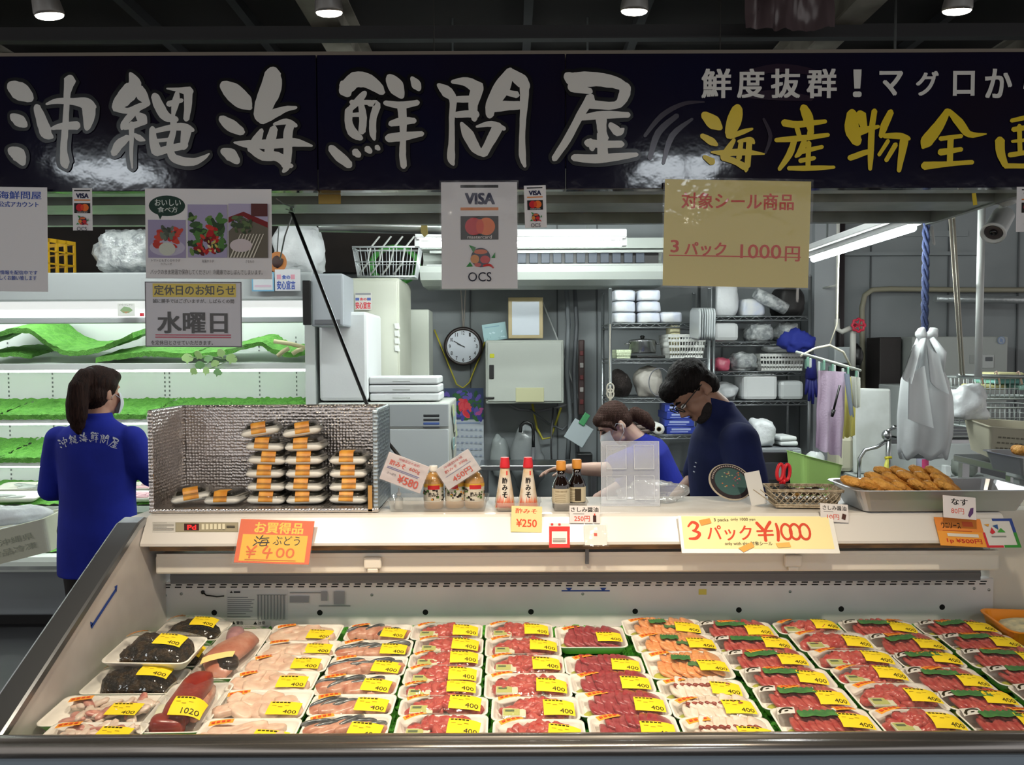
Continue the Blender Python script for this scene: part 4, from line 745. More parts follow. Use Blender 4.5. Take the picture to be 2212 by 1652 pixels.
# clear pocket stand and bag
p = P(1362, 1100, 2.26); t = thing('pocket_stand', 'clear acrylic stand with four empty pockets in front of the leaning woman', 'display stand', (p.x, 2.26, ZT), (R(-6), 0, R(-2)))
W, H = .172, .192; MB().box((0, 0, H/2), (W, .003, H)).box((0, .03, .002), (W, .06, .003)).build('panel', clear('e8ecf4', refl=.05, tint=.28, rough=.1), t)
for sx in (-1, 1):
    for sz in (0, 1):
        x0, z0, w_, h_ = sx*.041, .02+.09*sz, .058, .07; b = MB(); b.box((x0, -.004, z0+h_/2), (w_, .002, h_)); b.build('pocket', clear('f4f6fa', refl=.06, tint=.10, rough=.05), t)
        b = MB(); b.tube([(x0-w_/2, -.0055, z0+h_), (x0-w_/2, -.0055, z0), (x0+w_/2, -.0055, z0), (x0+w_/2, -.0055, z0+h_)], .0011, loop=True); b.build('pocket_rim', mat('dfe3ea', .2), t)
b = MB(); b.tube([(-W/2, -.001, 0), (-W/2, -.001, H), (W/2, -.001, H), (W/2, -.001, 0)], .0016, loop=True); b.build('edge', mat('d5d9e0', .2), t)
def blob(name, label, cat, c, r, m, amp=.25, fr=2.2, seed=0, nu=28, nv=18, flat=True, sm=True, e=1, group=None, knot=None):
    """crumpled lump resting at c (bottom centre)"""
    b = MB(); rings = []; mr = max(r)
    for i in range(nv+1):
        t = -math.pi/2+math.pi*(.02+.96*i/nv); ring = []
        for cx, cy in arc(nu):
            pw = lambda x: math.copysign(abs(x)**e, x)
            q = Vector((r[0]*pw(math.cos(t))*pw(cx), r[1]*pw(math.cos(t))*pw(cy), r[2]*pw(math.sin(t))))
            d = noise.noise(Vector((q.x/mr*fr+seed, q.y/mr*fr, q.z/mr*fr)))+.5*noise.noise(Vector((q.x/mr*fr*2.7+seed, q.y/mr*fr*2.7, q.z/mr*fr*2.7+5)))
            q *= 1+amp*d
            q.z = max(q.z, -r[2]*.86) if flat else q.z
            ring.append(q+Vector((0, 0, r[2]*(.86 if flat else 1))))
        rings.append(ring)
    b.loft(rings, 0, sm)
    return solo(name, b, m, label, cat, c, group=group)
m_bagc = clear('eef2f4', refl=.10, tint=.22, rough=.12, bump=.8, bscale=30, name='thin_bag'); m_bagw = mat('d4d8da', .35, 0, .5, bump=.5, bscale=26); m_bagm = mat('c2c6c6', .22, 0, .6, bump=.9, bscale=40, col2='8f9496', cscale=22)
p = P(1425, 1095, 2.33); blob('plastic_bag', 'clear crumpled plastic bag on the counter behind the pocket stand', 'bag', (p.x-.02, 2.335, ZT), (.10, .05, .035), m_bagc, .35, 2.5, 3)
# round fan, card, basket, scissors
p = P(1590, 1100, 2.31); t = thing('round_fan', 'round dark teal paper fan leaning on the counter in front of the man', 'fan', (p.x, 2.31, ZT+.002), (R(-42), 0, R(4)))
b = MB(); b.poly([(.068*c, .072+.066*e) for c, e in arc(40)], .003); b.build('rim', mat('b8ac98', .5), t)
b = MB(); f = lambda r, x=0, z=.072, o=-.001: [(x+r*c, o, z+r*e) for c, e in reversed(arc(40))]
b.flat(f(.063), 0); b.flat(f(.05, o=-.0015), 1); rn = random.Random(2)
for q in range(30): b.flat([(x+.0028*c, -.002-q*1e-5, z+.0022*e) for x, z in [(rn.uniform(-.034, .034), .072+rn.uniform(-.03, .034))] for c, e in reversed(arc(6))], rn.choice((2, 3, 4)))
for q in range(22): a = .2+2.7*q/21; b.flat([(.0565*math.cos(a)+.003*c, -.0015, .072+.0565*math.sin(a)+.003*e) for c, e in reversed(arc(5))], 5)
b.build('printed_face', [paper('2a2226'), paper('3c5a58'), paper('c86a3a'), paper('7a4a6a'), paper('9aa07a'), paper('a89a94')], t)
p = P(1640, 1108, 2.26); t = solo('white_card', MB().box((0, 0, .05), (.045, .003, .1), bev=.001), mat('cfcdc8', .5), 'leaning blank white plastic card between the round fan and the wicker basket', 'card', (p.x, 2.26, ZT+.002), (R(-12), R(-14), R(-20)))
x0, x1 = P(1672, 1110, 2.2).x, P(1822, 1110, 2.2).x; W, D, H = x1-x0, .10, .055; t = thing('wicker_basket', 'small wicker basket with dark sachets and chopsticks on the counter', 'basket', ((x0+x1)/2, 2.25, ZT+.001), (0, 0, R(-5)))
b = MB(); n = 40
def wp_(k, z, o=0): u = k/n*4; i = int(u) % 4; s_ = u-int(u); c = [(-.5, -.5), (.5, -.5), (.5, .5), (-.5, .5)]; a, e = c[i], c[(i+1) % 4]; g = .82+.18*z/H; return ((a[0]+(e[0]-a[0])*s_)*(W+o)*g, (a[1]+(e[1]-a[1])*s_)*(D+o)*g, z)
for k in range(n):
    for s_ in (-1, 1): b.tube([wp_(k, .004), wp_(k+s_*1.3, H*.5, .002*s_), wp_(k+s_*2.6, H)], .0018, 4)
for z in (.004, .01, H-.004, H): b.tube([wp_(k, z, .003) for k in range(n)], .0026, 5, loop=True)
b.box((0, 0, .003), (W*.8, D*.8, .003)); b.build('woven_body', mat('b5a68e', .6, col2='8f8068', cscale=90), t)
for k in range(16):
    rn = random.Random(k+40); q = solo('sachet', MB().box((0, 0, 0), (.034, .022, .005), bev=.002), [mat('2a1c14', .25), mat('3a2a1c', .3), mat('8a6a3a', .4)][k % 3], 'small dark soy sauce sachet lying in the wicker basket', 'sachet', ((x0+x1)/2-.05+.1*(k % 8)/7, 2.235+.03*(k//8), ZT+.040+.009*(k % 2)), (rn.uniform(-.3, .3), rn.uniform(-.3, .3), rn.uniform(0, 3)), 'sachets in the wicker basket')
p = P(1686, 1066, 2.27); t = thing('scissors', 'red-handled scissors standing upright in the left end of the wicker basket', 'scissors', (p.x, 2.27, ZT+.008), (0, R(6), R(15)))
b = MB(); b.box((-.004, 0, .03), (.008, .002, .06)).box((.004, .002, .03), (.008, .002, .06)); b.build('blades', m_steel, t)
for sx in (-1, 1):
    b = MB(); b.tube([(sx*.004, 0, .055), (sx*.006, 0, .07)], .006, 8); b.tube([(sx*.013+.0105*c, .002*sx, .09+.024*e) for c, e in arc(20)], .0052, 8, loop=True); b.build('handle', m_redc, t)
# steel pan of fried food
x0 = P(1852, 1062, 2.14).x; W, D, H = .50, .20, .062; cx = x0+W/2; t = thing('steel_pan', 'wide stainless steel pan of fried pieces at the right end of the counter', 'pan', (cx, 2.235, ZT+.002))
rg = lambda w, d, z, r: [(x, y, z) for x, y in rr(w, d, r)]
MB().loft([rg(W-.06, D-.045, 0, .02), rg(W, D, H, .03), rg(W+.022, D+.022, H+.001, .036), rg(W+.022, D+.022, H+.003, .036), rg(W-.003, D-.003, H+.002, .029), rg(W-.063, D-.048, .002, .02)], sm=False).build('pan_body', mat('c4c6c9', .3, .7, bump=.04, bscale=18), t)
m_fry = mat('dca04a', .55, 0, .4, bump=1, bscale=90, col2='bc7a2c', cscale=28)
FR = [(1862, 1046, 16, 0), (1893, 1050, 22, 1), (1925, 1056, 26, 0), (1960, 1058, 24, 1), (1998, 1056, 27, 0), (2032, 1058, 24, 1), (2060, 1060, 30, 0), (1905, 1036, 18, 3), (1942, 1040, 24, 4), (1976, 1038, 26, 3), (2012, 1040, 28, 4), (2044, 1044, 30, 3), (1960, 1026, 24, 6), (1998, 1024, 26, 7), (2030, 1028, 32, 6), (1930, 1026, 20, 7)]
for k, (px, py, a, dp) in enumerate(FR):
    Y = 2.185+.017*dp; p = P(px, py, Y); rn = random.Random(k); b = MB(); L = .052*rn.uniform(.9, 1.2); ring = []
    for i in range(11):
        u = i/10; rr_ = .017*(.62+.5*math.sin(math.pi*min(1, .15+u*.85)**.8))*(1 if 0 < i < 10 else .45)
        ring.append([(L*(2*u-1), rr_*c+.003*noise.noise(Vector((u*6+k, c*2, e*2))), rr_*e*.72+.003*noise.noise(Vector((c*2, u*6, k+e*2)))) for c, e in arc(14)])
    b.loft(ring)
    solo('fried_stick', b, m_fry, 'golden fried piece heaped in the steel pan', 'fried food', (p.x, Y, max(p.z, ZT+.03+.0*dp)), (R(rn.uniform(-20, 20)), R(a), R(rn.uniform(-24, 10))), 'fried pieces in the steel pan')
# ---------------------------------------------------------------- price cards
RD, BK = 'd4482c', '1c1816'
card('price_card', 'tilted pink-white card priced 580 yen leaning beside the foil box', 'price card', (827, 990, 921, 1052), 2.17, 'd8cccc', [('t', '沖縄直送の島酢', 852, 994, 900, 1000, 'd06a6a', .01), ('t', '酢みそ', 836, 1003, 872, 1015, RD, .03), ('t', '600g', 881, 1005, 905, 1015, RD, .01), ('r', 834, 1019, 908, 1020.5, '5a5a96'), ('r', 834, 1022, 905, 1023.2, '5a5a96'), ('t', 'さっぱり', 838, 1030, 858, 1035, '5a4a5a', .01), ('t', '¥580', 864, 1028, 911, 1046, RD, .02)], rot=21, sleeve=2)
card('price_card', 'tilted white card priced 450 yen lying over the miso bottles', 'price card', (947, 988, 1032, 1040), 2.20, 'd4cccc', [('t', '沖縄酢味噌', 965, 992, 1012, 998, 'c86a6a', .01), ('t', '酢みそ 300g', 962, 1001, 1018, 1009, 'cc5a50', .015), ('r', 958, 1013, 1022, 1014.2, '8a8aa8'), ('t', '450円', 968, 1020, 1016, 1034, RD, .015)], rot=-33, sleeve=2)
card('price_card', 'cream card priced 250 yen hung below the red-capped cone bottles', 'price card', (1104, 1093, 1171, 1149), 2.138, 'dccd92', [('t', '酢みそ', 1113, 1098, 1160, 1109, RD, .01), ('t', '¥250', 1115, 1121, 1160, 1138, RD, .015)], rot=2, tilt=-18)
card('price_card', 'white soy sauce card priced 250 yen below the two soy bottles', 'price card', (1230, 1092, 1296, 1130), 2.147, 'd8d2d0', [('t', 'さしみ醤油', 1233, 1095, 1293, 1106, BK, .015), ('r', 1238, 1109, 1262, 1110.5, '8a8482'), ('t', '250円', 1240, 1114, 1274, 1126, RD, .005), ('r', 1281, 1113, 1288, 1127, '3a1c1a'), ('r', 1283, 1109, 1286, 1113, 'c8442c')], rot=1, tilt=-18)
card('blank_card', 'square white card with a tiny red mark under the soy sauce card', 'card', (1262, 1133, 1310, 1178), 2.119, 'dcd8d2', [('r', 1283, 1151, 1290, 1158, 'c8442c')], sleeve=4, tilt=-33)
card('price_board', 'wide yellow board for three packs at 1000 yen on the front of the counter', 'price board', (1467, 1112, 1808, 1196), 2.115, mat('eeeae0', .3), [('r', 1474, 1113, 1798, 1186, 'f6e6a8'), ('b', [[(1487,1137,4),(1497,1127,6),(1508,1133,7),(1502,1144,5),(1496,1146,4)],[(1496,1146,4),(1510,1152,7),(1502,1163,7),(1487,1164,5)]], RD), ('t', 'パック', 1526, 1134, 1625, 1168, RD, .012), ('b', [[(1638,1128,7),(1652,1146,7)],[(1668,1126,7),(1654,1146,6),(1652,1168,7)],[(1636,1147,4),(1670,1146,4)],[(1638,1156,4),(1670,1155,4)]], RD), ('b', [[(1680,1130,5),(1682,1148,7),(1679,1168,6)]]+[[(x+11*math.cos(t*.4), 1148-17*math.sin(t*.4), 5) for t in range(17)] for x in (1700, 1719, 1740)], RD),
    ('t', '3 packs', 1545, 1118, 1577, 1127, '3a3428', .0), ('t', 'only 1000 yen', 1582, 1117, 1636, 1125, '3a3428', .0), ('t', 'only with this 対象シール', 1562, 1170, 1665, 1180, '3a3428', .0), ('p', [(1512, 1123), (1536, 1118), (1539, 1129), (1516, 1135)], 'f09a48'), ('p', [(1590, 1185), (1620, 1172), (1625, 1182), (1600, 1194)], 'f0a850'), ('p', [(1672, 1174), (1702, 1172), (1704, 1182), (1676, 1184)], 'f4b860')], rot=.4, tilt=-31)
card('price_card', 'white sachet price card of 10 yen hooked on the wicker basket', 'price card', (1772, 1088, 1833, 1127), 2.145, 'dcd6d2', [('t', 'さしみ醤油', 1777, 1092, 1829, 1102, BK, .012), ('r', 1779, 1105, 1800, 1106.2, '8a8482'), ('t', '10円', 1786, 1111, 1812, 1122, RD, .0), ('p', [(1820, 1108), (1828, 1110), (1825, 1122), (1817, 1119)], '4a2c24')], rot=4, tilt=-18)
card('price_card', 'white eggplant price card of 80 yen leaning on the steel pan', 'price card', (2037, 1072, 2109, 1120), 2.11, 'dcd4d2', [('t', 'なす', 2055, 1077, 2091, 1091, BK, .02), ('t', '80円', 2054, 1098, 2082, 1110, 'd85a48', .0), ('p', [(2090, 1112), (2096, 1096), (2103, 1094), (2102, 1106), (2094, 1116)], '5a3a6a')], rot=5, tilt=-14)
card('price_card', 'orange sauce price card of 500 yen at the right end of the counter', 'price card', (2024, 1117, 2126, 1181), 2.119, 'e89a3c', [('r', 2024, 1117, 2126, 1148, 'e0863a'), ('t', 'ウニソース', 2036, 1127, 2078, 1142, '2a1a10', .015), ('r', 2083, 1125, 2106, 1136, 'd8603a'), ('r', 2036, 1146, 2100, 1147.5, 'b85a2a'), ('r', 2044, 1153, 2112, 1160, 'd8cfc0'), ('t', '1p ¥500円', 2040, 1164, 2116, 1176, 'c0302a', .008)], rot=3, tilt=-32)
card('payment_logo_card', 'white sticker with small coloured shapes and green and blue corners beside the orange card', 'sticker', (2122, 1118, 2196, 1184), 2.119, 'd4d0c8', [('r', 2152, 1118, 2196, 1124, '33478a'), ('r', 2189, 1118, 2196, 1150, '33478a'), ('r', 2189, 1150, 2196, 1184, '3c8a3a'), ('r', 2160, 1178, 2196, 1184, '3c8a3a'), ('r', 2122, 1150, 2127, 1184, 'c8323a'), ('r', 2122, 1179, 2158, 1184, 'c8323a'), ('p', [(2138, 1150), (2145, 1138), (2150, 1150), (2142, 1154)], 'c8323a'), ('p', [(2148, 1135), (2160, 1132), (2158, 1144)], '33568a'), ('p', [(2154, 1150), (2164, 1140), (2172, 1150)], '4a9a42'), ('p', [(2130, 1132), (2142, 1131), (2138, 1137)], 'd89a3a'), ('r', 2138, 1158, 2170, 1160, '8a8680')], tilt=-32)
card('price_card', 'red and yellow bargain card for sea grapes hung under the foil box', 'price card', (512, 1122, 674, 1217), 2.098, 'e2663c', [('t', 'お買得品', 545, 1127, 652, 1152, 'f0c84c', .03), ('r', 522, 1155, 664, 1213, 'f0b83c'), ('b', [[(552,1160,2.4),(557,1164,2.6)],[(549,1167,2.4),(554,1171,2.6)],[(548,1180,2.4),(556,1173,2.4)],[(566,1157,2.4),(560,1166,2.4)],[(562,1164,2.2),(580,1162,2.2)],[(566,1168,2.2),(578,1167,2.2),(576,1179,2.4)],[(566,1168,2.2),(563,1179,2.4),(578,1178,2)],[(558,1173,2.2),(582,1172,2.2)]], BK), ('t', 'ぶどう', 590, 1157, 648, 1177, BK, .0), ('b', [[(536,1182,4),(545,1192,4)],[(556,1180,4),(546,1192,4),(544,1206,4)],[(536,1193,3),(556,1192,3)],[(538,1199,3),(555,1198,3)]], 'e0662c'), ('b', [[(580,1180,4),(572,1194,4),(592,1194,3)],[(586,1186,4),(582,1206,4)]], 'e0662c'), ('t', '00', 600, 1183, 640, 1204, 'e0662c', .0), ('r', 535, 1209, 645, 1210.5, 'd8782c')], rot=2, sleeve=3, tilt=-26)
# ---------------------------------------------------------------- work area behind the counter
def bx(name, label, cat, rect, Y, dep, m, bev=.006, el=None, group=None, parts=()):
    """box with its front face on a photo rectangle at distance Y"""
    x0, y0, x1, y1 = rect; a, c = P(x0, y1, Y), P(x1, y0, Y); W, H = c.x-a.x, c.z-a.z
    t = thing(name, label, cat, (a.x+W/2, Y+dep/2, a.z), group=group) if parts else None
    b = MB(); b.box((0, 0, H/2), (W, dep, H), bev=bev)
    if not parts: return solo(name, b, m, label, cat, (a.x+W/2, Y+dep/2, a.z), group=group)
    b.build('body', m, t)
    for p in parts:
        nm, r, th, pm = p[:4]; q, s_ = P(r[0], r[3], Y), P(r[2], r[1], Y)
        MB().box(((q.x+s_.x)/2-a.x-W/2, -dep/2-th/2, (q.z+s_.z)/2-a.z), (s_.x-q.x, th, s_.z-q.z), bev=min(.004, th*.4)).build(nm, pm, t)
    return t
m_fr = mat('cfd2cc', .4, col2='c4c8c0', cscale=2); m_foamw = mat('e4e8e8', .6, bump=.05, bscale=60); m_mdw = mat('dfe6e2', .4); m_mdg = mat('b9bfc0', .4); m_turf2 = mat('6cb048', .75, bump=1, bscale=160, col2='5a9c3c', cscale=30); m_creme = mat('d6d2bc', .5); m_lgrey = mat('b4b8b4', .45)
# ---- open refrigerated shelves at left
Yd = 4.6; XR_, XL_ = -1.19, -5.2; W = XR_-XL_; cx = (XR_+XL_)/2
t = thing('open_refrigerator', 'long white open-front refrigerator with turf lined shelves along the left', 'refrigerator', (cx, 5.0, 0))
def eb(b, n, m): return b.build(n, m, t, (-cx, -5.0, 0))
b = MB(); b.box((cx, 5.26, 1.2), (W, .06, 1.84)); eb(b, 'back_wall', m_mdw)
for x in (XL_+.03, XR_-.03): eb(MB().box((x, 4.95, 1.26), (.06, .66, 1.72)), 'end_wall', m_mdw)
b = MB(); b.box((cx, 4.97, 2.09), (W, .72, .06)); b.box((cx, 4.62, 2.035), (W, .05, .17), bev=.01); b.box((cx, 4.66, 1.835), (W, .06, .035), bev=.006); eb(b, 'canopy', m_mdg)
m_dif = mat((.97, 1, .97), .5, emit=.6, name='lit_canopy'); m_t2 = mat((.95, 1, .96), .5, emit=CASE_L*3, name='lit_shelf_tube')
eb(MB().add([(XL_+.06, 4.66, 1.85), (XR_-.06, 4.66, 1.85), (XR_-.06, 4.64, 1.953), (XL_+.06, 4.64, 1.953), (XL_+.06, 4.68, 1.85), (XR_-.06, 4.68, 1.85), (XR_-.06, 4.66, 1.953), (XL_+.06, 4.66, 1.953)], [(0, 1, 2, 3), (7, 6, 5, 4)]), 'light_diffuser', m_dif)
eb(MB().cyl((XL_+.1, 4.80, 1.99), (XR_-.1, 4.80, 1.99), .016), 'tube', m_t2)
for k, z in enumerate((1.562, 1.231, .963, .67)):
    b = MB(); b.add([(x, y, zz) for x in (XL_+.06, XR_-.06) for y, zz in ((4.75, z), (5.22, z+.085), (5.22, z+.07), (4.75, z-.02))], [(0, 4, 5, 1), (1, 5, 6, 2), (2, 6, 7, 3), (3, 7, 4, 0), (0, 1, 2, 3), (7, 6, 5, 4)]); b.box((cx, 4.745, z-.008), (W-.13, .012, .04), bev=.003); eb(b, 'shelf', m_mdw)
    if k < 3: eb(MB().cyl((XL_+.1, 4.80, z-.035), (XR_-.1, 4.80, z-.035), .008), 'shelf_tube', m_t2)
b = MB(); b.box((cx, 4.83, .42), (W-.1, .8, .05)); b.box((cx, 4.46, .40), (W, .08, .10), bev=.03); eb(b, 'deck', m_mdw)
eb(MB().box((cx, 4.52, .22), (W, .06, .28), bev=.01), 'base_panel', mat('7f8488', .4)); eb(MB().box((cx, 4.60, .04), (W, .06, .08)), 'plinth', m_black)
eb(MB().box((cx, 4.425, .385), (W, .012, .02)), 'bumper', m_gal)
for px in (17, 112, 355, 365, 560, 640):
    x = P(px, 830, 5.22).x; b = MB()
    for i in range(34): b.box((x, 5.228, .75+.03*i), (.008, .004, .014))
    eb(b, 'upright_slots', mat('6a706e', .6))
for k, (z, fr) in enumerate(((1.231, 1), (.963, 1))):
    for q in range(4):
        x0, x1 = XL_+.1+q*W*.236, XL_+.1+(q+1)*W*.236-.012; b = MB(); rn = random.Random(q+k*9)
        b.grid(lambda u, v: (x0+(x1-x0)*u+rn.uniform(-.004, .004), 4.742+.45*v+rn.uniform(-.004, .004), z+.012+.085*(v*.95)+rn.random()*.016), 60, 26, 0, False)
        b.grid(lambda u, v: (x0+(x1-x0)*u, 4.732+rn.uniform(-.003, .003), z-.004+.03*v+rn.uniform(-.004, .004)), 60, 2, 0, False)
        solo('shelf_turf_mat', b, m_turf2, 'flat green turf mat on the %s shelf of the open refrigerator' % ('second' if k == 0 else 'third'), 'mat', group='turf mats on the %s refrigerator shelf' % ('second' if k == 0 else 'third'))
b = MB(); rn = random.Random(77); b.grid(lambda u, v: (XL_+.1+W*.955*u, 4.745+.44*v, .689+.08*v+rn.random()*.012), 160, 16, 0, False); solo('shelf_turf_mat', b, m_turf2, 'green turf mat on the lowest refrigerator shelf under white trays', 'mat')
b = MB(); b.grid(lambda u, v: (XL_+.1+W*.955*u, 4.52+.6*v, .452+rn.random()*.012), 160, 16, 0, False); solo('shelf_turf_mat', b, m_turf2, 'green turf mat on the bottom deck of the refrigerator', 'mat')
def curled(name, label, pts, th, dep, Y=4.80):
    q = [P(x, y, Y) for x, y in pts]; s = smooth_stroke([(p.x, p.z, 1) for p in q], 6); b = MB(); rn = random.Random(len(pts)); n = len(s); R_ = []
    for j in range(9):
        y = Y-.03+dep*j/8; dz = (y-4.77)*.186+.008; R_.append([(x+rn.uniform(-.003, .003), y, z+dz+rn.uniform(-.002, .006)) for x, z, _ in s]+[(x, y, z+dz-th+rn.uniform(-.004, .004)) for x, z, _ in reversed(s)])
    b.loft(R_, 0, False); return solo(name, b, m_turf2, label, 'mat', group=None)
curled('curled_turf_mat', 'thick green turf mat humped up on the top refrigerator shelf at far left', [(-60, 748), (0, 722), (40, 712), (75, 716), (110, 742), (150, 760), (200, 758), (245, 744), (292, 722)], .03, .36)
curled('turf_mat', 'folded green turf mat under the curled end, on the top refrigerator shelf', [(212, 776), (260, 768), (310, 762), (345, 762), (420, 766)], .03, .3, 4.79)
curled('turf_mat', 'small green turf mat lying under the hump on the top refrigerator shelf', [(-40, 772), (0, 768), (40, 766), (66, 772)], .02, .3, 4.81)
curled('turf_mat', 'green turf mat under leaf vine right of the notices on the top refrigerator shelf', [(425, 768), (480, 762), (520, 752), (565, 742), (590, 756), (630, 765), (664, 760)], .028, .3, 4.81)
s = MB(); p0 = P(592, 746, 4.74); b = MB()
for k, (x0, y0, x1, y1) in enumerate(((592, 737, 664, 752), (600, 769, 624, 752), (632, 764, 654, 754))): b.tube([P(x0, y0, 4.72-.01*k), P((x0+x1)/2, (y0+y1)/2-2, 4.72-.01*k), P(x1, y1, 4.72-.01*k)], .014, 6)
solo('cream_branch', b, mat('d8d0a4', .5), 'cream coloured forked piece lying on the turf beside the foam box', 'decoration')
b = MB(); rn = random.Random(9); pts = [P(x, y, 4.70) for x, y in ((398, 766), (420, 772), (450, 768), (480, 775), (512, 770), (470, 790), (440, 800))]
b.tube(pts, .0025, 5)
t = thing('leaf_vine', 'artificial vine of pale green leaves hanging below the closing day notice', 'plant', pts[0]); b.build('stem', mat('8aa07a', .6), t, -pts[0])
for px, py, s_ in ((405, 775, 13), (428, 768, 12), (450, 776, 11), (478, 764, 12), (500, 776, 13), (432, 790, 11), (418, 803, 9), (445, 802, 10), (470, 805, 10), (465, 786, 10)):
    p = P(px, py, 4.69); k = s_/F*4.69; a = rn.uniform(-.6, .6); b = MB(); oc = [(-.1, 1), (.5, .75), (.95, .2), (.75, -.35), (.2, -.5), (0, -.95), (-.25, -.5), (-.8, -.3), (-.95, .25), (-.55, .8)]
    b.poly([(k*(x*math.cos(a)-z*math.sin(a)), k*(x*math.sin(a)+z*math.cos(a))) for x, z in reversed(oc)], .002); b.build('leaf', mat('a8cc84', .5) if rn.random() < .6 else mat('6f9a62', .5), t, p-pts[0], (rn.uniform(-.4, .4), 0, rn.uniform(-.5, .5)))
def stick(name, label, rect, Y, base, el, cat='sticker', rot=0): return card(name, label, cat, rect, Y, base, el, rot=rot)
stick('fish_sticker', 'round doodle sticker of a green fish on the lit canopy', (254, 655, 291, 683), 4.59, 'eef0ea', [('p', [(259, 670), (268, 662), (280, 664), (287, 670), (278, 676), (266, 676)], '9ab88a'), ('p', [(262, 670), (270, 673), (280, 672), (272, 677)], 'c89a7a'), ('t', 'いらっしゃい', 258, 656, 288, 660, '8a8a84', 0)])
stick('red_mark', 'tiny red square sticker on the lit canopy by the closing notice', (302, 676, 311, 683), 4.59, 'd82a3a', [])
stick('blue_frame_sticker', 'pale sticker with light blue border on the refrigerator canopy', (544, 588, 592, 629), 4.56, '7ab0d0', [('r', 547, 591, 589, 626, 'd8dce0'), ('r', 550, 594, 560, 602, '6a8ac0'), ('r', 575, 594, 587, 602, '6a8ac0'), ('r', 550, 615, 586, 620, 'd8c0d0')])
stick('pledge_sticker', 'pale sticker with pink tabs and blue food safety lettering', (594, 582, 649, 628), 4.56, 'dcdcdf', [('r', 598, 593, 607, 603, 'e0a0b0'), ('r', 628, 593, 637, 603, 'e0a0b0'), ('t', '食の', 609, 594, 627, 603, '3a58b0', .03), ('t', '安心宣言', 598, 606, 638, 625, '3a58b0', .03)])
# things on top of and inside the refrigerator
def slat_crate(name, label, c, W, D, H, m, rot, nx=7, nz=3):
    b = MB(); T = .012
    for z in (T/2, H-T): b.box((0, -D/2, z), (W, T, T*2)); b.box((0, D/2, z), (W, T, T*2)); b.box((-W/2, 0, z), (T, D, T*2)); b.box((W/2, 0, z), (T, D, T*2))
    for k in range(1, nz): z = H*k/nz; b.box((0, -D/2, z), (W, T, T*.9)); b.box((0, D/2, z), (W, T, T*.9)); b.box((-W/2, 0, z), (T, D, T*.9)); b.box((W/2, 0, z), (T, D, T*.9))
    for k in range(nx+1):
        x = -W/2+W*k/nx; b.box((x, -D/2, H/2), (T*1.2, T, H)); b.box((x, D/2, H/2), (T*1.2, T, H)); y = -D/2+D*k/nx; b.box((-W/2, y, H/2), (T, T*1.2, H)); b.box((W/2, y, H/2), (T, T*1.2, H))
    b.box((0, 0, T/2), (W, D, T)); return solo(name, b, m, label, 'crate', c, rot)
p = P(60, 582, 5.0); slat_crate('yellow_crate', 'yellow slatted crate on top of the open refrigerator behind the account notice', (p.x-.1, 5.0, 2.132), .62, .42, .24, mat('d8a81c', .45), (0, 0, R(-24)))
p = P(290, 580, 4.9); blob('plastic_bundle', 'crumpled bundle of clear plastic on top of the refrigerator behind the recipe poster', 'bag', (p.x, 4.85, 2.128), (.19, .14, .15), m_bagm, .3, 2, 5, e=.6)
p = P(650, 600, 4.85); blob('white_sack', 'large white plastic sack on top of the refrigerator beside the black cable', 'bag', (p.x, 4.85, 2.122), (.15, .13, .17), m_bagw, .25, 1.8, 8, e=.6)
t = thing('round_tag', 'orange round tag with dark blot hanging from a cord behind the recipe poster', 'tag', P(599, 566, 4.565)); b = MB(); b.poly([(.055*c, .062*e) for c, e in reversed(arc(24))], .006); b.build('disc', mat('b8743c', .5), t)
MB().ell((0, -.004, .002), (.034, .006, .036), n=12, k=6, jit=.01).build('blot', mat('3a2420', .6), t); MB().tube([(0, 0, .06), (.02, 0, .3), (.03, 0, .5)], .004).build('cord', m_gal, t)
t = bx('wall_unit', 'pale boxy wall unit with black side edge right of the refrigerator canopy', 'cabinet', (672, 590, 741, 705), 4.42, .3, mat('aab0b6', .4), .012, parts=[('black_edge', (656, 606, 672, 702), .02, m_black), ('side_vent', (680, 690, 735, 700), .004, m_grey)])
# trays and crates at lower left
for k, (px, py, sx) in enumerate(((40, 1058, .2), (25, 1080, .24), (310, 1060, .14), (300, 1078, .16))):
    p = P(px, py, 4.85); t = thing('shelf_tray', ('white tray of silver fish at the rear of the lowest shelf, far left', 'white tray of silver fish at the front of the lowest shelf, far left', 'tray of pinkish pieces on the lowest shelf right of the woman, behind', 'tray of pinkish pieces on the lowest shelf right of the woman, in front')[k], 'tray of fish', (p.x, 4.97-.17*(k % 2), .689+.08*((4.97-.17*(k % 2))-4.745)/.44+.018), (.18, 0, .06))
    b = MB(); rg = lambda w, d, z, r: [(x, y, z) for x, y in rr(w, d, r)]; b.loft([rg(sx*1.6, .11, 0, .02), rg(sx*1.9, .14, .03, .03), rg(sx*1.8, .13, .03, .03), rg(sx*1.5, .1, .006, .02)]); b.build('foam_tray', m_foam, t)
    b = MB(); rn = random.Random(k)
    for q in range(9): slab(b, (rn.uniform(-.6, .6)*sx, rn.uniform(-.03, .03), .026), (.06, .014, .009), (0, rn.uniform(-.2, .2), rn.uniform(-.5, .5)), 0, .8, q)
    b.build('fish', mat('b4bab6', .3) if k < 2 else mat('d0a8b0', .4), t)
p = P(46, 1160, 3.95); t = thing('foam_crate', 'cream foam box with faint grey lettering tilted on the refrigerator front at left', 'box', P(15, 1205, 3.95), (0, R(-13), R(8)))
rg = lambda w, d, z, r: [(x, y, z) for x, y in rr(w, d, r)]; W, D, H = .62, .36, .17
b = MB(); b.loft([rg(W*.94, D*.92, 0, .02), rg(W, D, H, .02), rg(W-.05, D-.05, H, .015), rg(W-.08, D-.08, .03, .015)], sm=False); b.build('box_body', mat('dcdcc4', .6, bump=.04, bscale=70), t)
b = MB()
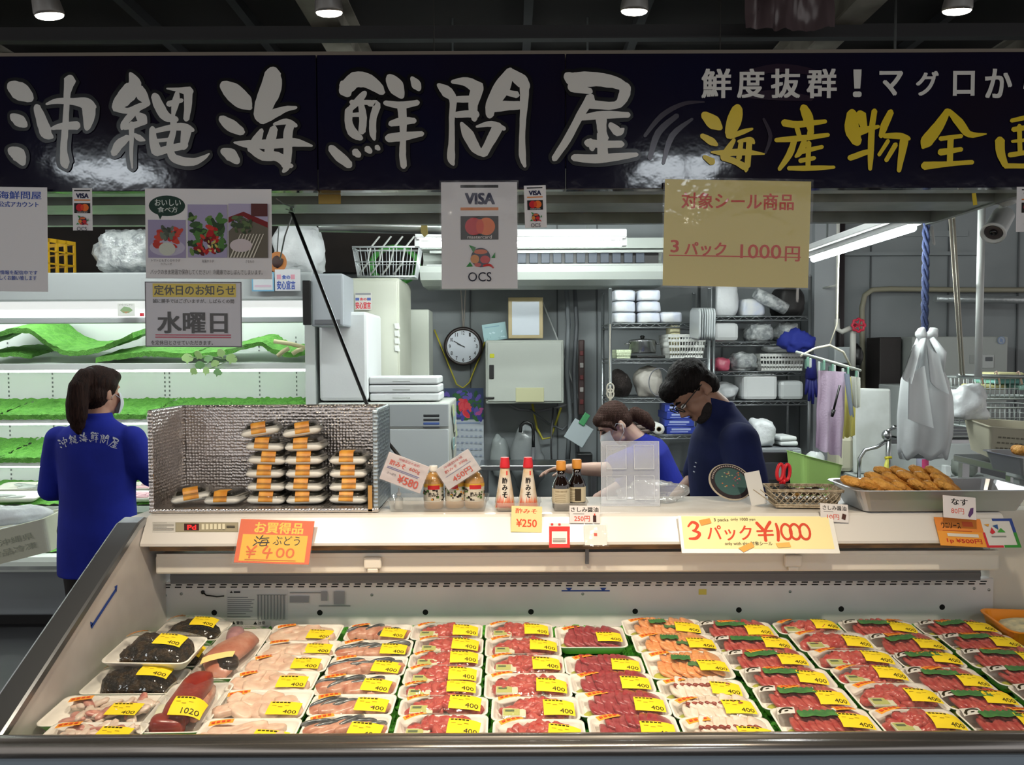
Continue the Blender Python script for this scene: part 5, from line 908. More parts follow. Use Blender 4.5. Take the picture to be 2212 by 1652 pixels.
for i, s_ in enumerate(('▽沖縄県', '食品冷凍')): b.text(s_, .02, .085-.05*i, .24, .12-.05*i, -D*.478-.006+.0*i, 0, .0)
b.build('lettering', mat('a4a894', .6), t)
b = MB(); b.box((0, 0, H*.8), (W-.06, D-.06, .02)); b.build('lining', m_foamw, t)
p = P(30, 1130, 3.95); blob('plastic_bag', 'white plastic bag lying in the cream foam box at far left', 'bag', (p.x-.05, 3.95, P(30, 1130, 3.95).z), (.2, .11, .05), m_bagw, .3, 2, 4)
# ---- tall cabinet, small refrigerator, foam boxes
t = bx('tall_cabinet', 'tall beige steel cabinet behind the white foam box', 'cabinet', (737, 600, 862, 1100), 5.15, .6, mat('c6c9ba', .45, col2='bcc0b0', cscale=2), .01, parts=[('door', (741, 606, 858, 1096), .012, mat('c9ccbe', .4))])
stick('pledge_sticker', 'small red and blue food safety sticker on the beige cabinet', (767, 632, 803, 669), 5.12, 'd4d2cc', [('r', 768, 633, 801, 637, '8a8c90'), ('r', 768, 643, 776, 649, '5a6aa8'), ('r', 793, 643, 801, 649, '5a6aa8'), ('t', '食の', 777, 643, 792, 649, 'd0404a', .03), ('t', '安心宣言', 768, 652, 801, 667, 'd0404a', .04)])
bx('narrow_cabinet', 'narrow pale cabinet beside the tall beige cabinet', 'cabinet', (884, 668, 926, 1222), 5.82, .3, mat('c2c7bc', .45), .008)
for k in range(4):
    p = P(868, 705+16*k, 5.14); b = MB(); b.poly([(-.018, .02), (.012, .024), (.02, -.018), (-.014, -.014)], .004); solo('note_slip', b, mat('d8dad6', .5), 'small white paper slip clipped on the edge of the beige cabinet', 'note', (p.x-.03, 5.128, p.z), group='paper slips on the beige cabinet')
t = bx('small_refrigerator', 'white refrigerator with two doors behind the foil box', 'refrigerator', (690, 869, 972, 1150), 4.6, .53, m_fr, .01, parts=[('upper_door', (694, 872, 969, 922), .02, mat('aeb4b6', .4)), ('lower_door', (694, 926, 969, 1146), .02, mat('cdd3d4', .4)), ('label', (915, 894, 950, 900), .022, mat('2a2c30', .5)), ('label', (915, 903, 950, 909), .022, mat('34363a', .5)), ('label', (915, 911, 950, 917), .022, mat('4a64a8', .5)), ('label', (915, 919, 950, 924), .022, mat('5a5c60', .5))])
for k in range(6):
    p = P(983, 884+17*k, 4.8+.05*(k % 3)); b = MB(); b.box((0, 0, 0), (.004, .09, .07), bev=.001); solo('memo_note', b, mat(('c4d0a0', '9cc0c0', 'd8d8c8')[k % 3], .6), 'small memo note stuck on the right side of the white refrigerator', 'note', (-.362, 4.72+.07*(k % 4), p.z), (0, R(4*(k % 3)-4), 0), group='memo notes on the refrigerator side')
p0 = P(741, 868, 4.65); bx('foam_box', 'tall white foam box standing on the white refrigerator', 'box', (690, 673, 793, 866), 4.62, .5, m_foamw, .02)
for k in range(3):
    y1 = 866-18*k; b = bx('foam_slab', ('lowest', 'middle', 'topmost')[k]+' white foam lid of the pile beside the foam box', 'lid', (797+2*(k == 0), y1-17, 950-1.5*k, y1), 4.64, .30, m_foamw, .01, parts=[('grip_notch', (848, y1-8, 886, y1-6), .003, m_lgrey)], group='foam lids on the refrigerator')
# wire basket, hose, AC, duct
def wire_basket(name, label, rect, Y, dep, m, n=9, taper=.86, r=.005, cat='basket', rows=1):
    x0, y0, x1, y1 = rect; a, c = P(x0, y1, Y), P(x1, y0, Y); W, H = c.x-a.x, c.z-a.z; b = MB()
    def pt(u, v, z): g = taper+(1-taper)*z/H; return (u*W/2*g, v*dep/2*g, z)
    for z in [H*(k/(rows+1)) for k in range(rows+2)]: b.tube([pt(-1, -1, z), pt(1, -1, z), pt(1, 1, z), pt(-1, 1, z)], r*(1.5 if z in (0, H) else .8), 5, loop=True)
    for k in range(n+1):
        u = -1+2*k/n
        for v in (-1, 1): b.tube([pt(u, v, 0), pt(u, v, H)], r*.7, 4)
        b.tube([pt(u, -1, 0), pt(u, 1, 0)], r*.7, 4)
    for k in range(1, 5):
        v = -1+2*k/5
        for u in (-1, 1): b.tube([pt(u, v, 0), pt(u, v, H)], r*.7, 4)
    return solo(name, b, m, label, cat, (a.x+W/2, Y+dep/2, a.z))
m_wire = mat('cdd2d4', .35, .3)
wire_basket('wire_basket', 'white wire basket on top of the tall beige cabinet', (762, 533, 905, 597), 5.2, .18, m_wire, 9)
b = MB(); p = P(852, 572, 5.62); b.tube([(.17*c, 0, .13*e) for c, e in arc(40)], .022, 8, loop=True); solo('hose_coil', b, mat('3a8a34', .4), 'coil of bright green hose behind the wire basket', 'hose', (p.x, 5.64, p.z+.0))
b = MB()
for k in range(4): p = P(800+25*k, 578, 5.29); b.tube([p+Vector((-.08, 0, -.05)), p+Vector((-.02, .0, .03)), p+Vector((.0, .02, .14)), p+Vector((.06, .04, .22))], .007, 6)
solo('cable_bundle', b, m_lgrey, 'bundle of pale bent cables inside the wire basket', 'cable')
t = thing('air_conditioner', 'large pale ceiling air conditioner with dark louvred outlet', 'air conditioner', P(1172, 617, 5.6)); k = 5.6/F; W = 515*k; x0 = -W/2
pr = [(0, 0), (-.15, .03), (-.19, .08), (-.20, .125), (.0, .14), (.05, .19), (.02, .245), (-.14, .25), (-.1, .33), (.35, .33), (.35, 0)]
b = MB(); b.loft([[(x, y, z) for y, z in pr] for x in (-W/2, W/2)], sm=False); b.build('housing', mat('b9c0ba', .45), t)
b = MB(); b.add([(-W/2+.1, -.15, .132), (W/2-.02, -.15, .132), (W/2-.02, .02, .16), (-W/2+.1, .02, .16)], [(0, 1, 2, 3)]); b.box((.05, -.03, .185), (W-.2, .18, .09)); b.build('outlet', m_black, t)
for q in range(16): MB().box((-W/2+.3+q*(W-.4)/16, -.135, .185), (.06, .012, .075), bev=.003).build('vane', mat('3c4450', .5), t)
b = MB(); b.box((.02, -.165, .225), (W-.1, .02, .018)); b.box((.02, -.19, .128), (W-.06, .03, .012)); b.build('louver', mat('a4aaa6', .4), t)
b = MB(); p0, p1 = P(690, 492, 3.3), P(960, 497, 3.3); b.cyl(p0, p1, .018); solo('ceiling_pipe', b, m_gal, 'grey pipe running under the shutter rails above the wire basket', 'pipe')
b = MB(); p = P(916, 494, 3.275); b.poly([(-.012, .03), (.012, .03), (.016, -.02), (0, -.035), (-.014, -.015)], .012); solo('tape_tag', b, mat('d0c07a', .5), 'small cream lump of tape on the grey pipe left of the fluorescent light', 'tape', p)
t = solo('black_cable', MB().tube([P(618, 452, 2.9), P(632, 462, 2.75), P(690, 610, 2.7), P(740, 740, 2.62), P(792, 872, 2.52), P(830, 945, 2.5), P(868, 992, 2.48), P(905, 1040, 2.47)], .0062, 7), m_black, 'black cable slanting from the shutter rails down behind the foil box', 'cable')
b = MB(); b.tube([P(596, 428, 2.5), P(612, 440, 2.55), P(634, 448, 2.6), P(636, 458, 2.65), P(618, 452, 2.7)], .0025, 5); b.tube([P(632, 462, 2.75), P(615, 510, 2.8), P(605, 560, 2.9)], .003, 5); solo('hanging_wire', b, m_gal, 'thin bent wire hooked to the shutter rail beside the recipe poster', 'wire')
# clock and cords
p = P(1001, 748, 6.40); t = thing('wall_clock', 'round dark-rimmed wall clock reading ten to ten', 'clock', p); r = .157
b = MB(); M = Matrix.Rotation(R(90), 4, 'X'); b.lathe([(r, -.03), (r+.006, .02), (r-.004, .035), (r-.02, .035), (r-.022, .02)], 40, 0, M); b.build('rim', mat('2c2322', .35), t)
b = MB(); b.flat([((r-.02)*c, -.022, (r-.02)*e) for c, e in reversed(arc(40))]); b.build('face', mat('c6ccd4', .4), t)
b = MB()
for n in range(1, 13):
    a = R(90-30*n); w_ = .016 if n < 10 else .024; x, z = .112*math.cos(a), .112*math.sin(a); b.text(str(n), x-w_/2, z-.016, x+w_/2, z+.016, -.0235, 0, .02)
b.build('numerals', mat('1c1c20', .5), t)
for nm, a, L, w_ in (('hour_hand', R(90-295), .07, .008), ('minute_hand', R(90-300), .105, .006)):
    M = Matrix.Rotation(-a, 4, 'Y'); MB().box((L/2-.015, -.026 if nm[0] == 'h' else -.029, 0), (L, .002, w_), M=M).build(nm, m_black, t)
b = MB()
for dx in (-4, 4): b.tube([P(1001+dx*.2, 706, 6.42), P(1001+dx, 640, 6.42), P(1001+dx*1.5, 620, 6.42)], .006, 5)
b.build('hanging_string', mat('b0a8a0', .6), t, -p)
solo('yellow_string', MB().tube([P(938, 712, 6.44), P(962, 770, 6.44), P(986, 830, 6.44), P(1000, 838, 6.44), P(1014, 826, 6.44), P(1036, 770, 6.44), P(1048, 735, 6.44)], .007, 5), mat('c4b83a', .5), 'yellow cord hanging in a V behind the wall clock', 'cord')
stick('blue_paper', 'pale blue tilted paper pinned right of the wall clock', (1043, 698, 1094, 735), 6.2, '96b4b8', [('r', 1048, 704, 1080, 706, '7a9aa8'), ('n', 1050, 714, 1088, 732, ['b4ccd0', '86a4a8'], 8, 4)], 'paper', rot=-8)
t = bx('picture_frame', 'gold-framed certificate standing on the distribution box', 'frame', (1098, 642, 1173, 731), 6.1, .03, mat('a4946a', .45), .004, parts=[('glazed_print', (1106, 651, 1165, 724), .004, mat('c4ccd4', .15))])
t = bx('distribution_box', 'large pale grey wall box with black handle under the certificate', 'box', (1049, 734, 1218, 872), 6.05, .35, mat('b2b8b0', .45), .012, parts=[('door', (1054, 739, 1213, 867), .012, mat('b8beb6', .42)), ('handle', (1057, 788, 1067, 818), .022, m_black), ('latch', (1049, 857, 1068, 861), .03, m_black), ('yellow_dot', (1058, 764, 1068, 773), .016, mat('d0d02c', .5)), ('paper_list', (1114, 837, 1175, 868), .016, mat('c4c49c', .6))])
card('wall_calendar', 'wall calendar with a red flower picture above its date page', 'calendar', (960, 838, 1045, 1012), 6.35, 'bcc4cc', [('r', 960, 838, 1045, 906, '3c4a6a'), ('n', 962, 846, 1043, 904, ['2c5a34', '4a4a9c', '3a6a3a', '6a5ab0'], 60, 12), ('n', 995, 858, 1018, 896, ['d83848', 'e05058'], 14, 12), ('n', 1030, 880, 1043, 896, ['c060a0'], 3, 8), ('r', 968, 912, 1038, 915, '8a9cc0')]+[('r', 966+10*i, 926+14*j, 971+10*i, 930+14*j, '9aa4b8') for i in range(8) for j in range(5)], rot=0)
# bags, umbrella, cables on the wall
p = P(1078, 1038, 6.2); blob('hanging_bag', 'small thin plastic bag hanging below the distribution box', 'bag', (p.x, 6.41, p.z), (.09, .07, .2), mat('b4bcbc', .2, 0, .5, bump=.5, bscale=20, alpha=.85), .25, 1.6, 2)
p = P(1143, 1062, 6.2); blob('hanging_bag', 'larger hanging plastic bag with an umbrella handle sticking out', 'bag', (p.x, 6.28, p.z), (.14, .09, .28), mat('a4aaac', .2, 0, .5, bump=.6, bscale=16, alpha=.85), .25, 1.4, 6)
p = P(1140, 960, 6.12); t = thing('umbrella', 'umbrella with hooked black handle standing in the larger hanging bag', 'umbrella', p)
b = MB(); b.tube([(-.06, 0, .10), (-.055, 0, .15), (-.03, 0, .175), (0, 0, .18), (.03, 0, .165), (.045, 0, .12), (.045, 0, -.02)], .014, 8); b.build('handle', m_black, t); MB().cyl((.045, 0, -.02), (.03, .02, -.5), .02, .008).build('shaft', m_grey, t)
for k, (pts, c, r_) in enumerate((([(1100, 873), (1120, 884), (1165, 888), (1210, 878), (1240, 870)], '8a8c90', .012), ([(1150, 872), (1160, 925), (1172, 948), (1190, 945), (1212, 880)], 'c0b840', .01), ([(1145, 885), (1185, 915), (1215, 928), (1245, 900), (1258, 860)], '6a6e72', .01), ([(1172, 652), (1215, 760), (1245, 850), (1262, 885)], 'c0c4c4', .006), ([(1222, 600), (1228, 700), (1224, 800), (1232, 900), (1226, 1000)], '7c8286', .02), ([(1240, 600), (1246, 700), (1240, 800), (1244, 900), (1248, 990)], '5c6064', .018), ([(1195, 880), (1190, 960), (1192, 1010)], '4a4a4c', .008))):
    solo('wall_cable', MB().tube([P(x, y, 6.42-.02*k) for x, y in pts], r_, 6), mat(c, .5), ('grey cable looping under the distribution box', 'yellow cable hanging in a loop under the distribution box', 'dark grey cable drooping toward the power strip', 'thin white cord slanting from the certificate to the shelves', 'thick grey conduit running down the wall beside the box', 'darker conduit running down the wall beside the power strip', 'short black cord hanging below the distribution box')[k], 'cable')
t = thing('power_strip', 'narrow dark red power strip hung on the wall by the shelves', 'power strip', P(1256, 815, 6.3)); b = MB(); b.box((0, 0, 0), (.05, .03, .62), bev=.01); b.build('strip_body', mat('3c2826', .5), t)
for k in range(5): MB().box((0, -.02, -.2+.1*k), (.03, .02, .04), bev=.005).build('plug', mat('a8a4a0' if k % 2 else '6a2a2a', .5), t)
t = thing('hanging_clipboard', 'square white clipboard hanging diagonally by a green clip', 'clipboard', P(1250, 935, 5.95), (0, R(32), 0)); MB().box((0, 0, 0), (.17, .01, .17), bev=.004).build('board', mat('b8c4c8', .5), t); MB().box((-.02, -.01, .115), (.05, .02, .1), bev=.006).build('clip', mat('4a9a62', .5), t)
bx('black_box', 'small black plastic box on the wall under the clipboard', 'box', (1247, 980, 1280, 1000), 5.9, .12, m_black, .005)
# ---------------------------------------------------------------- wire shelving units
m_chr = mat('8f9496', .35, .8)
def wire_shelving(name, label, x0, x1, Y, dep, ytop, shelf_px, n=34):
    a, c = P(x0, 800, Y).x, P(x1, 800, Y).x; zt = P(1106, ytop, Y).z; W = c-a; t = thing(name, label, 'shelving', (a, Y, 0)); zs = []
    for u, v in ((0, 0), (1, 0), (0, 1), (1, 1)): MB().cyl((W*u, dep*v, 0), (W*u, dep*v, zt), .0135).cyl((W*u, dep*v, zt), (W*u, dep*v, zt+.012), .016, .008).build('post', m_chr, t)
    for py in shelf_px:
        z = P(1106, py, Y).z; b = MB()
        for dz in (0, -.028):
            for q in ((0, 0), (0, dep)): b.cyl((0, q[1], z+dz), (W, q[1], z+dz), .005, n=6)
            for x in (0, W): b.cyl((x, 0, z+dz), (x, dep, z+dz), .005, n=6)
        m = int(W/.045)
        for y in (0, dep): b.tube([(W*i/m, y, z-(.0 if i % 2 else .028)) for i in range(m+1)], .003, 4)
        for i in range(1, n): b.cyl((W*i/n, 0, z+.003), (W*i/n, dep, z+.003), .0026, n=4)
        b.build('shelf', m_chr, t); zs.append(z+.007)
    return zs
Y1, Y2 = 5.45, 5.75
z1 = wire_shelving('wire_shelving', 'chrome wire shelving unit holding towels and pots, left of the man', 1318, 1531, Y1, .45, 626, (700, 777, 862, 941, 1040))
z2 = wire_shelving('wire_shelving', 'chrome wire shelving unit holding bags and baskets, right of the man', 1541, 1748, Y2, .45, 600, (686, 741, 805, 869, 1000))
def on(px, z, Y): return (P(px, 700, Y).x, Y, z)
def item(name, label, cat, x0, x1, ytop, z, Y, dep, m, kind='box', group=None, amp=.25, e=.5, seed=0, bev=.012, **k):
    a, c = P(x0, 700, Y).x, P(x1, 700, Y).x; W = c-a; H = P(1106, ytop, Y).z-z; cxp = (a+c)/2
    if kind == 'box': return solo(name, MB().box((0, 0, H/2), (W, dep, H), bev=bev), m, label, cat, (cxp, Y+dep/2, z), group=group)
    return blob(name, label, cat, (cxp, Y+dep/2, z), (W/2, dep/2, H/1.86), m, amp, 2, seed, e=e, group=group)
m_tow = mat('dfe1e2', .4, 0, .5, bump=.35, bscale=24, col2='cdd4e4', cscale=9)
k = 0
for cx_, nm in ((1350, 'left'), (1404, 'right')):
    for r_ in range(3):
        h = 24*Y1/F; item('towel_pack', ('lowest', 'middle', 'topmost')[r_]+' white towel pack of the %s stack on the left shelving' % nm, 'pack', cx_-25, cx_+25, 0, z1[0]+r_*(h+.001), Y1, .3, m_tow, 'x') if False else blob('towel_pack', ('lowest', 'middle', 'topmost')[r_]+' white towel pack of the %s stack on the left shelving' % nm, 'pack', (P(cx_, 700, Y1+.02).x, Y1+.17, z1[0]+r_*(h+.001)), (25*Y1/F, .15, h/1.9), m_tow, .07, 3, k, e=.35, group='white towel packs on the shelving'); k += 1
blob('towel_pack', 'single low white towel pack right of the two stacks on the left shelving', 'pack', (P(1453, 700, Y1).x, Y1+.17, z1[0]), (24*Y1/F, .15, .043), m_tow, .07, 3, 19, e=.35, group='white towel packs on the shelving')
# nested plastic trays leaning between the units
b = MB()
for q in range(7): b.loft([[(q*.016+.004*math.sin(q), y*.9, z*.95-.1) for y, z in rr(.3, .2, .04)], [(q*.016+.010, y, z-.1) for y, z in rr(.3, .22, .05)]], sm=True)
solo('tray_stack', b, mat('bfc5c6', .25, 0, .5, alpha=.85), 'nested clear plastic trays standing on edge between the two shelving units', 'trays', (P(1500, 700, 5.27).x, 5.27, P(1500, 668, 5.27).z), (R(4), 0, 0))
def basket(name, label, x0, x1, ytop, z, Y, dep, m, rows=4, cols=12, taper=.88):
    a, c = P(x0, 700, Y).x, P(x1, 700, Y).x; W = c-a; H = P(1106, ytop, Y).z-z; b = MB(); T = .006
    g = lambda zz: taper+(1-taper)*zz/H
    def ring(zz, th):
        w_, d_ = W*g(zz), dep*g(zz); b.box((0, -d_/2, zz), (w_, T, th)); b.box((0, d_/2, zz), (w_, T, th)); b.box((-w_/2, 0, zz), (T, d_, th)); b.box((w_/2, 0, zz), (T, d_, th))
    ring(H-.008, .022); ring(.01, .02)
    for q in range(1, rows): ring(H*q/rows, H/rows*.42)
    for q in range(cols+1):
        u = -1+2*q/cols
        for v in (-1, 1):
            b.tube([(u*W/2*g(0), v*dep/2*g(0), 0), (u*W/2, v*dep/2, H)], .0045, 4)
            b.tube([(v*W/2*g(0), u*dep/2*g(0), 0), (v*W/2, u*dep/2, H)], .0045, 4)
    b.box((0, 0, .003), (W*g(0), dep*g(0), .006)); return solo(name, b, m, label, 'basket', ((a+c)/2, Y+dep/2+.01, z))
m_bas = mat('dcdfda', .4)
basket('plastic_basket', 'low pale green basket on the left shelving beside the steel pot', 1332, 1364, 757, z1[1], Y1, .25, mat('c4d0b0', .45), 2, 10)
basket('plastic_basket', 'white perforated basket with packets on the left shelving right of the pot', 1443, 1527, 724, z1[1], Y1, .32, m_bas, 4, 13, .84)
item('foil_packet', 'cream packet standing in the white basket on the left shelving', 'packet', 1448, 1470, 704, z1[1]+.02, Y1+.06, .16, mat('d4cfa8', .5))
blob('foil_packet', 'crumpled silver packet lying in the white basket on the left shelving', 'packet', (P(1492, 700, Y1).x, Y1+.16, z1[1]+.06), (.06, .08, .06), m_bagm, .3, 2, 3)
t = thing('steel_pot', 'stainless steel pot with lid on the left shelving', 'pot', (P(1397, 700, Y1).x, Y1+.18, z1[1]+.035)); m_pot = mat('a9abac', .22, .9)
MB().lathe([(.095, 0), (.10, .01), (.10, .085), (.104, .088)], 28).build('pot_body', m_pot, t); MB().lathe([(.104, .088), (.09, .10), (.03, .108), (.004, .109)], 28).build('lid', m_pot, t); MB().lathe([(.012, .108), (.018, .125), (.01, .132)], 12).build('knob', m_black, t)
for sx in (-1, 1): MB().tube([(sx*.1, -.03, .07), (sx*.125, -.02, .07), (sx*.125, .02, .07), (sx*.1, .03, .07)], .006, 6).build('handle', m_pot, t)
item('black_tray', 'flat black tray under the steel pot on the left shelving', 'tray', 1376, 1438, 769, z1[1], Y1+.02, .34, m_black, bev=.006)
blob('dark_bag', 'fuzzy black-brown bag on the left shelving beside the grey cap bag', 'bag', (P(1346, 700, Y1).x, Y1+.17, z1[2]), (.082, .14, .105), mat('1e1512', .9, bump=1, bscale=120), .22, 2, 21)
blob('grey_bag', 'crumpled grey cloth bag on the left shelving beside the dark bag', 'bag', (P(1409, 700, Y1).x, Y1+.17, z1[2]), (.10, .14, .115), mat('a8a49c', .5, bump=.5, bscale=18), .2, 2, 31, e=.8)
b = MB(); p = Vector(on(1424, z1[2]+.11, Y1-.012)); b.tube([p+Vector((.075*c, -.012, .10*e)) for c, e in arc(28)], .004, 5, loop=True); solo('wire_hoop', b, m_grey, 'thin grey hoop leaning against the grey cloth bag', 'hoop')
b = MB(); p = P(1318, 838, Y1-.03); b.tube([P(1318, 700, Y1-.02), P(1317, 780, Y1-.02), p], .004, 4)
for q in range(4): b.tube([p+Vector((.025*math.cos(q*1.5)*c, -.01, .035*e-.02*q)) for c, e in arc(12)], .006, 5, loop=True)
solo('knotted_rope', b, mat('b0aa9c', .8), 'knotted pale rope hanging on the left post of the left shelving', 'rope')
for r_ in range(4):
    t = thing('film_box', ('lowest', 'second lowest', 'second highest', 'topmost')[r_]+' blue carton of the pile on the left shelving', 'carton', (P(1471, 700, Y1).x, Y1+.14, z1[3]+r_*.0525), (0, 0, R(3*(-1)**r_)), 'blue cartons on the left shelving')
    MB().box((0, 0, .026), (.21, .26, .051), bev=.003).build('carton', mat('263a94', .4), t); b = MB(); b.flat([(-.08, -.1306, .012), (.05, -.1306, .012), (.05, -.1306, .018), (-.08, -.1306, .018)]); b.flat([(-.07, -.1306, .026), (.07, -.1306, .026), (.07, -.1306, .04), (-.07, -.1306, .04)]); b.build('pale_print', paper('9aa6cc'), t)
t = thing('film_roll', 'white roll of plastic film lying end-on beside the blue cartons', 'roll', (P(1424, 700, Y1-.05).x, Y1-.05, z1[3]+.041)); M = Matrix.Rotation(R(-90), 4, 'X')
MB().lathe([(.018, 0), (.040, 0), (.040, .28), (.018, .28)], 24, 0, M @ Matrix.Identity(4), cap=False).build('roll', mat('dcdcd6', .35), t); MB().lathe([(.014, -.001), (.018, -.001), (.018, .281), (.014, .281)], 20, 0, M, cap=False).build('core', mat('8a7a5a', .7), t)
for q in range(3): item('dark_packet', 'small dark food packet stacked left of the film roll', 'packet', 1388, 1419, 0, 0, Y1, .2, m_black) if False else solo('dark_packet', MB().box((0, 0, .016), (.13, .2, .03), bev=.01), mat(('5a4a44', '7a6a62', '4a4240')[q], .25), ('lowest', 'middle', 'topmost')[q]+' small dark food packet stacked left of the film roll', 'packet', (P(1388, 700, Y1).x, Y1+.13, z1[3]+.033*q), (0, 0, .1*q), 'dark packets on the shelving')
item('white_tub', 'small white box on the lower left shelving behind the woman in the mask', 'box', 1357, 1374, 888, z1[3], Y1+.30, .1, m_foamw)
# right unit
item('bag_roll', 'tall white roll of bags standing at the top left of the right shelving', 'roll', 1541, 1600, 612, z2[0], Y2, .2, m_bagw, 'blob', amp=.06, e=.6, seed=2)
item('white_pack', 'white wrapped pack on the top shelf beside the roll of bags', 'pack', 1604, 1656, 646, z2[0], Y2, .2, m_tow, 'blob', amp=.08, e=.4, seed=5)
p = P(1662, 652, Y2); solo('clear_tube_bag', MB().tube([P(1632, 632, Y2-.03), P(1660, 648, Y2-.02), P(1698, 668, Y2-.02)], [.04, .05, .045], 12), m_bagm, 'clear plastic wrapped bundle leaning over the top shelf of the right shelving', 'bag')
item('dark_bag', 'big dark bag at the top right of the right shelving behind the yellow notice', 'bag', 1680, 1744, 622, z2[0], Y2+.12, .28, mat('1c1a1a', .6), 'blob', amp=.12, e=.6, seed=7)
item('white_box', 'white lidded plastic box on the second shelf of the right shelving', 'box', 1542, 1597, 699, z2[1], Y2, .22, mat('d8dcdc', .25), bev=.03)
item('bubble_bag', 'clear bubble wrapped bag beside the white lidded box', 'bag', 1620, 1676, 702, z2[1], Y2, .22, m_bagm, 'blob', amp=.3, e=.6, seed=9)
item('clear_bag', 'clear crinkled bag behind the navy cloth on the right shelving', 'bag', 1680, 1732, 700, z2[1], Y2+.12, .2, m_bagm, 'blob', amp=.35, e=.7, seed=11)
blob('navy_cloth', 'crumpled navy blue cloth hanging off the right end of the right shelving', 'cloth', (P(1720, 700, Y2-.1).x, Y2-.115, P(1106, 764, Y2).z), (.12, .085, .09), mat('1c2a86', .8), .4, 1.9, 13)
item('pink_packet', 'pink wrapped packet on the third shelf of the right shelving', 'packet', 1544, 1582, 775, z2[2], Y2, .18, mat('c85a72', .3, bump=.4, bscale=30), 'blob', amp=.2, e=.6, seed=3)
item('clear_bag', 'crinkled clear bag with silver contents beside the pink packet', 'bag', 1584, 1641, 764, z2[2], Y2, .2, m_bagm, 'blob', amp=.3, e=.7, seed=15)
basket('plastic_basket', 'white perforated basket on the third shelf of the right shelving', 1643, 1739, 767, z2[2], Y2-.02, .3, m_bas, 3, 14, .92)
blob('white_bag', 'pale plastic bag heaped in the white basket of the right shelving', 'bag', (P(1688, 700, Y2+.1).x, Y2+.14, z2[2]+.137), (.13, .1, .036), m_bagw, .2, 2, 17, e=.7)
item('white_sack', 'bulging white plastic sack on the fourth shelf of the right shelving', 'bag', 1552, 1602, 830, z2[3], Y2+.02, .24, m_bagw, 'blob', amp=.2, e=.8, seed=19)
item('foam_box', 'white foam box with rounded edges on the fourth shelf', 'box', 1606, 1682, 809, z2[3], Y2, .25, m_foamw, bev=.03)
item('white_tub', 'clear white plastic tub right of the foam box on the fourth shelf', 'tub', 1686, 1739, 825, z2[3], Y2, .25, mat('c8cdcd', .3), bev=.03)
b = MB(); p = P(1752, 800, 5.70)
for dx, L in ((-.03, .18), (-.01, .23), (.012, .25), (.034, .2)): b.tube([p+Vector((dx*.5, 0, 0)), p+Vector((dx, -.005, -L*.6)), p+Vector((dx*1.3, 0, -L))], [.018, .015, .01], 7)
b.tube([p+Vector((0, 0, .12)), p+Vector((0, 0, .05)), p+Vector((0, 0, -.06))], [.03, .035, .045], 9); solo('rubber_gloves', b, mat('1e2270', .6), 'navy rubber gloves hanging at the right corner of the right shelving', 'gloves')
# microwave with white packs on top
t = bx('microwave', 'black-fronted microwave oven behind the man', 'microwave', (1632, 968, 1732, 1056), 5.0, .36, mat('8e9296', .4), .01, parts=[('door', (1636, 976, 1708, 1050), .014, mat('1e1a20', .3)), ('window', (1645, 998, 1700, 1036), .018, mat('3c3c46', .15)), ('control_panel', (1711, 972, 1730, 1052), .014, mat('a8b0b4', .4)), ('label', (1712, 992, 1729, 1003), .018, mat('6a86b8', .5)), ('label', (1712, 1016, 1729, 1024), .018, mat('7a94b8', .5)), ('display', (1676, 1004, 1692, 1030), .022, mat('b8bcc0', .4))])
zm = P(1106, 968, 5.0).z+.001
item('white_pack', 'heap of white wrapped packs on top of the microwave', 'pack', 1628, 1684, 912, zm, 5.03, .24, m_bagw, 'blob', amp=.2, e=.6, seed=23)
for q in range(2): solo('foam_tray', MB().box((0, 0, .016), (.12, .2, .03), bev=.012), m_foamw, ('lower', 'upper')[q]+' small white foam tray on the microwave right of the white packs', 'tray', (P(1702-5*q, 700, 5.1).x, 5.15, zm+.032*q), (0, 0, .1*q), 'small foam trays on the microwave')
# work tables under it all (seen in slivers)
def table(name, label, x0, x1, Y, dep, z, m):
    t = thing(name, label, 'table', ((x0+x1)/2, Y+dep/2, 0)); W = x1-x0
    MB().box((0, 0, z-.02), (W, dep, .04), bev=.006).build('tabletop', m, t)
    for sx in (-1, 1):
        for sy in (-1, 1): MB().box((sx*(W/2-.04), sy*(dep/2-.04), (z-.04)/2), (.04, .04, z-.04)).build('leg', m, t)
table('steel_table', 'steel work table under the microwave and green basket', 1.02, 2.28, 4.55, .85, P(1106, 1057, 5.0).z-.004, m_steel)
table('steel_table', 'steel work table along the wall behind the woman in the mask', -.25, .66, 5.75, .32, .78, m_steel)
# lime basket with white things
p = P(1777, 1058, 4.68); t = thing('green_basin', 'lime green plastic basin with white plastic things behind the wicker basket', 'basin', (p.x, 4.82, P(1106, 1057, 5.0).z-.003), (0, 0, R(6)))
rg = lambda w, d, z, r, x=0: [(px_+x, y, z+(.075*(-px_/w+.5) if z > .1 else 0)) for px_, y in rr(w, d, r)]
MB().loft([rg(.22, .2, 0, .03), rg(.27, .25, .19, .04), rg(.285, .265, .192, .04), rg(.26, .24, .192, .038), rg(.21, .19, .01, .03)], sm=False).build('basin_body', mat('b6e07e', .4), t)
blob('white_bag', 'white plastic things heaped in the lime green basin', 'bag', (p.x+.0, 4.82, P(1106, 1057, 5.0).z+.012), (.08, .07, .13), m_bagw, .3, 2, 29)
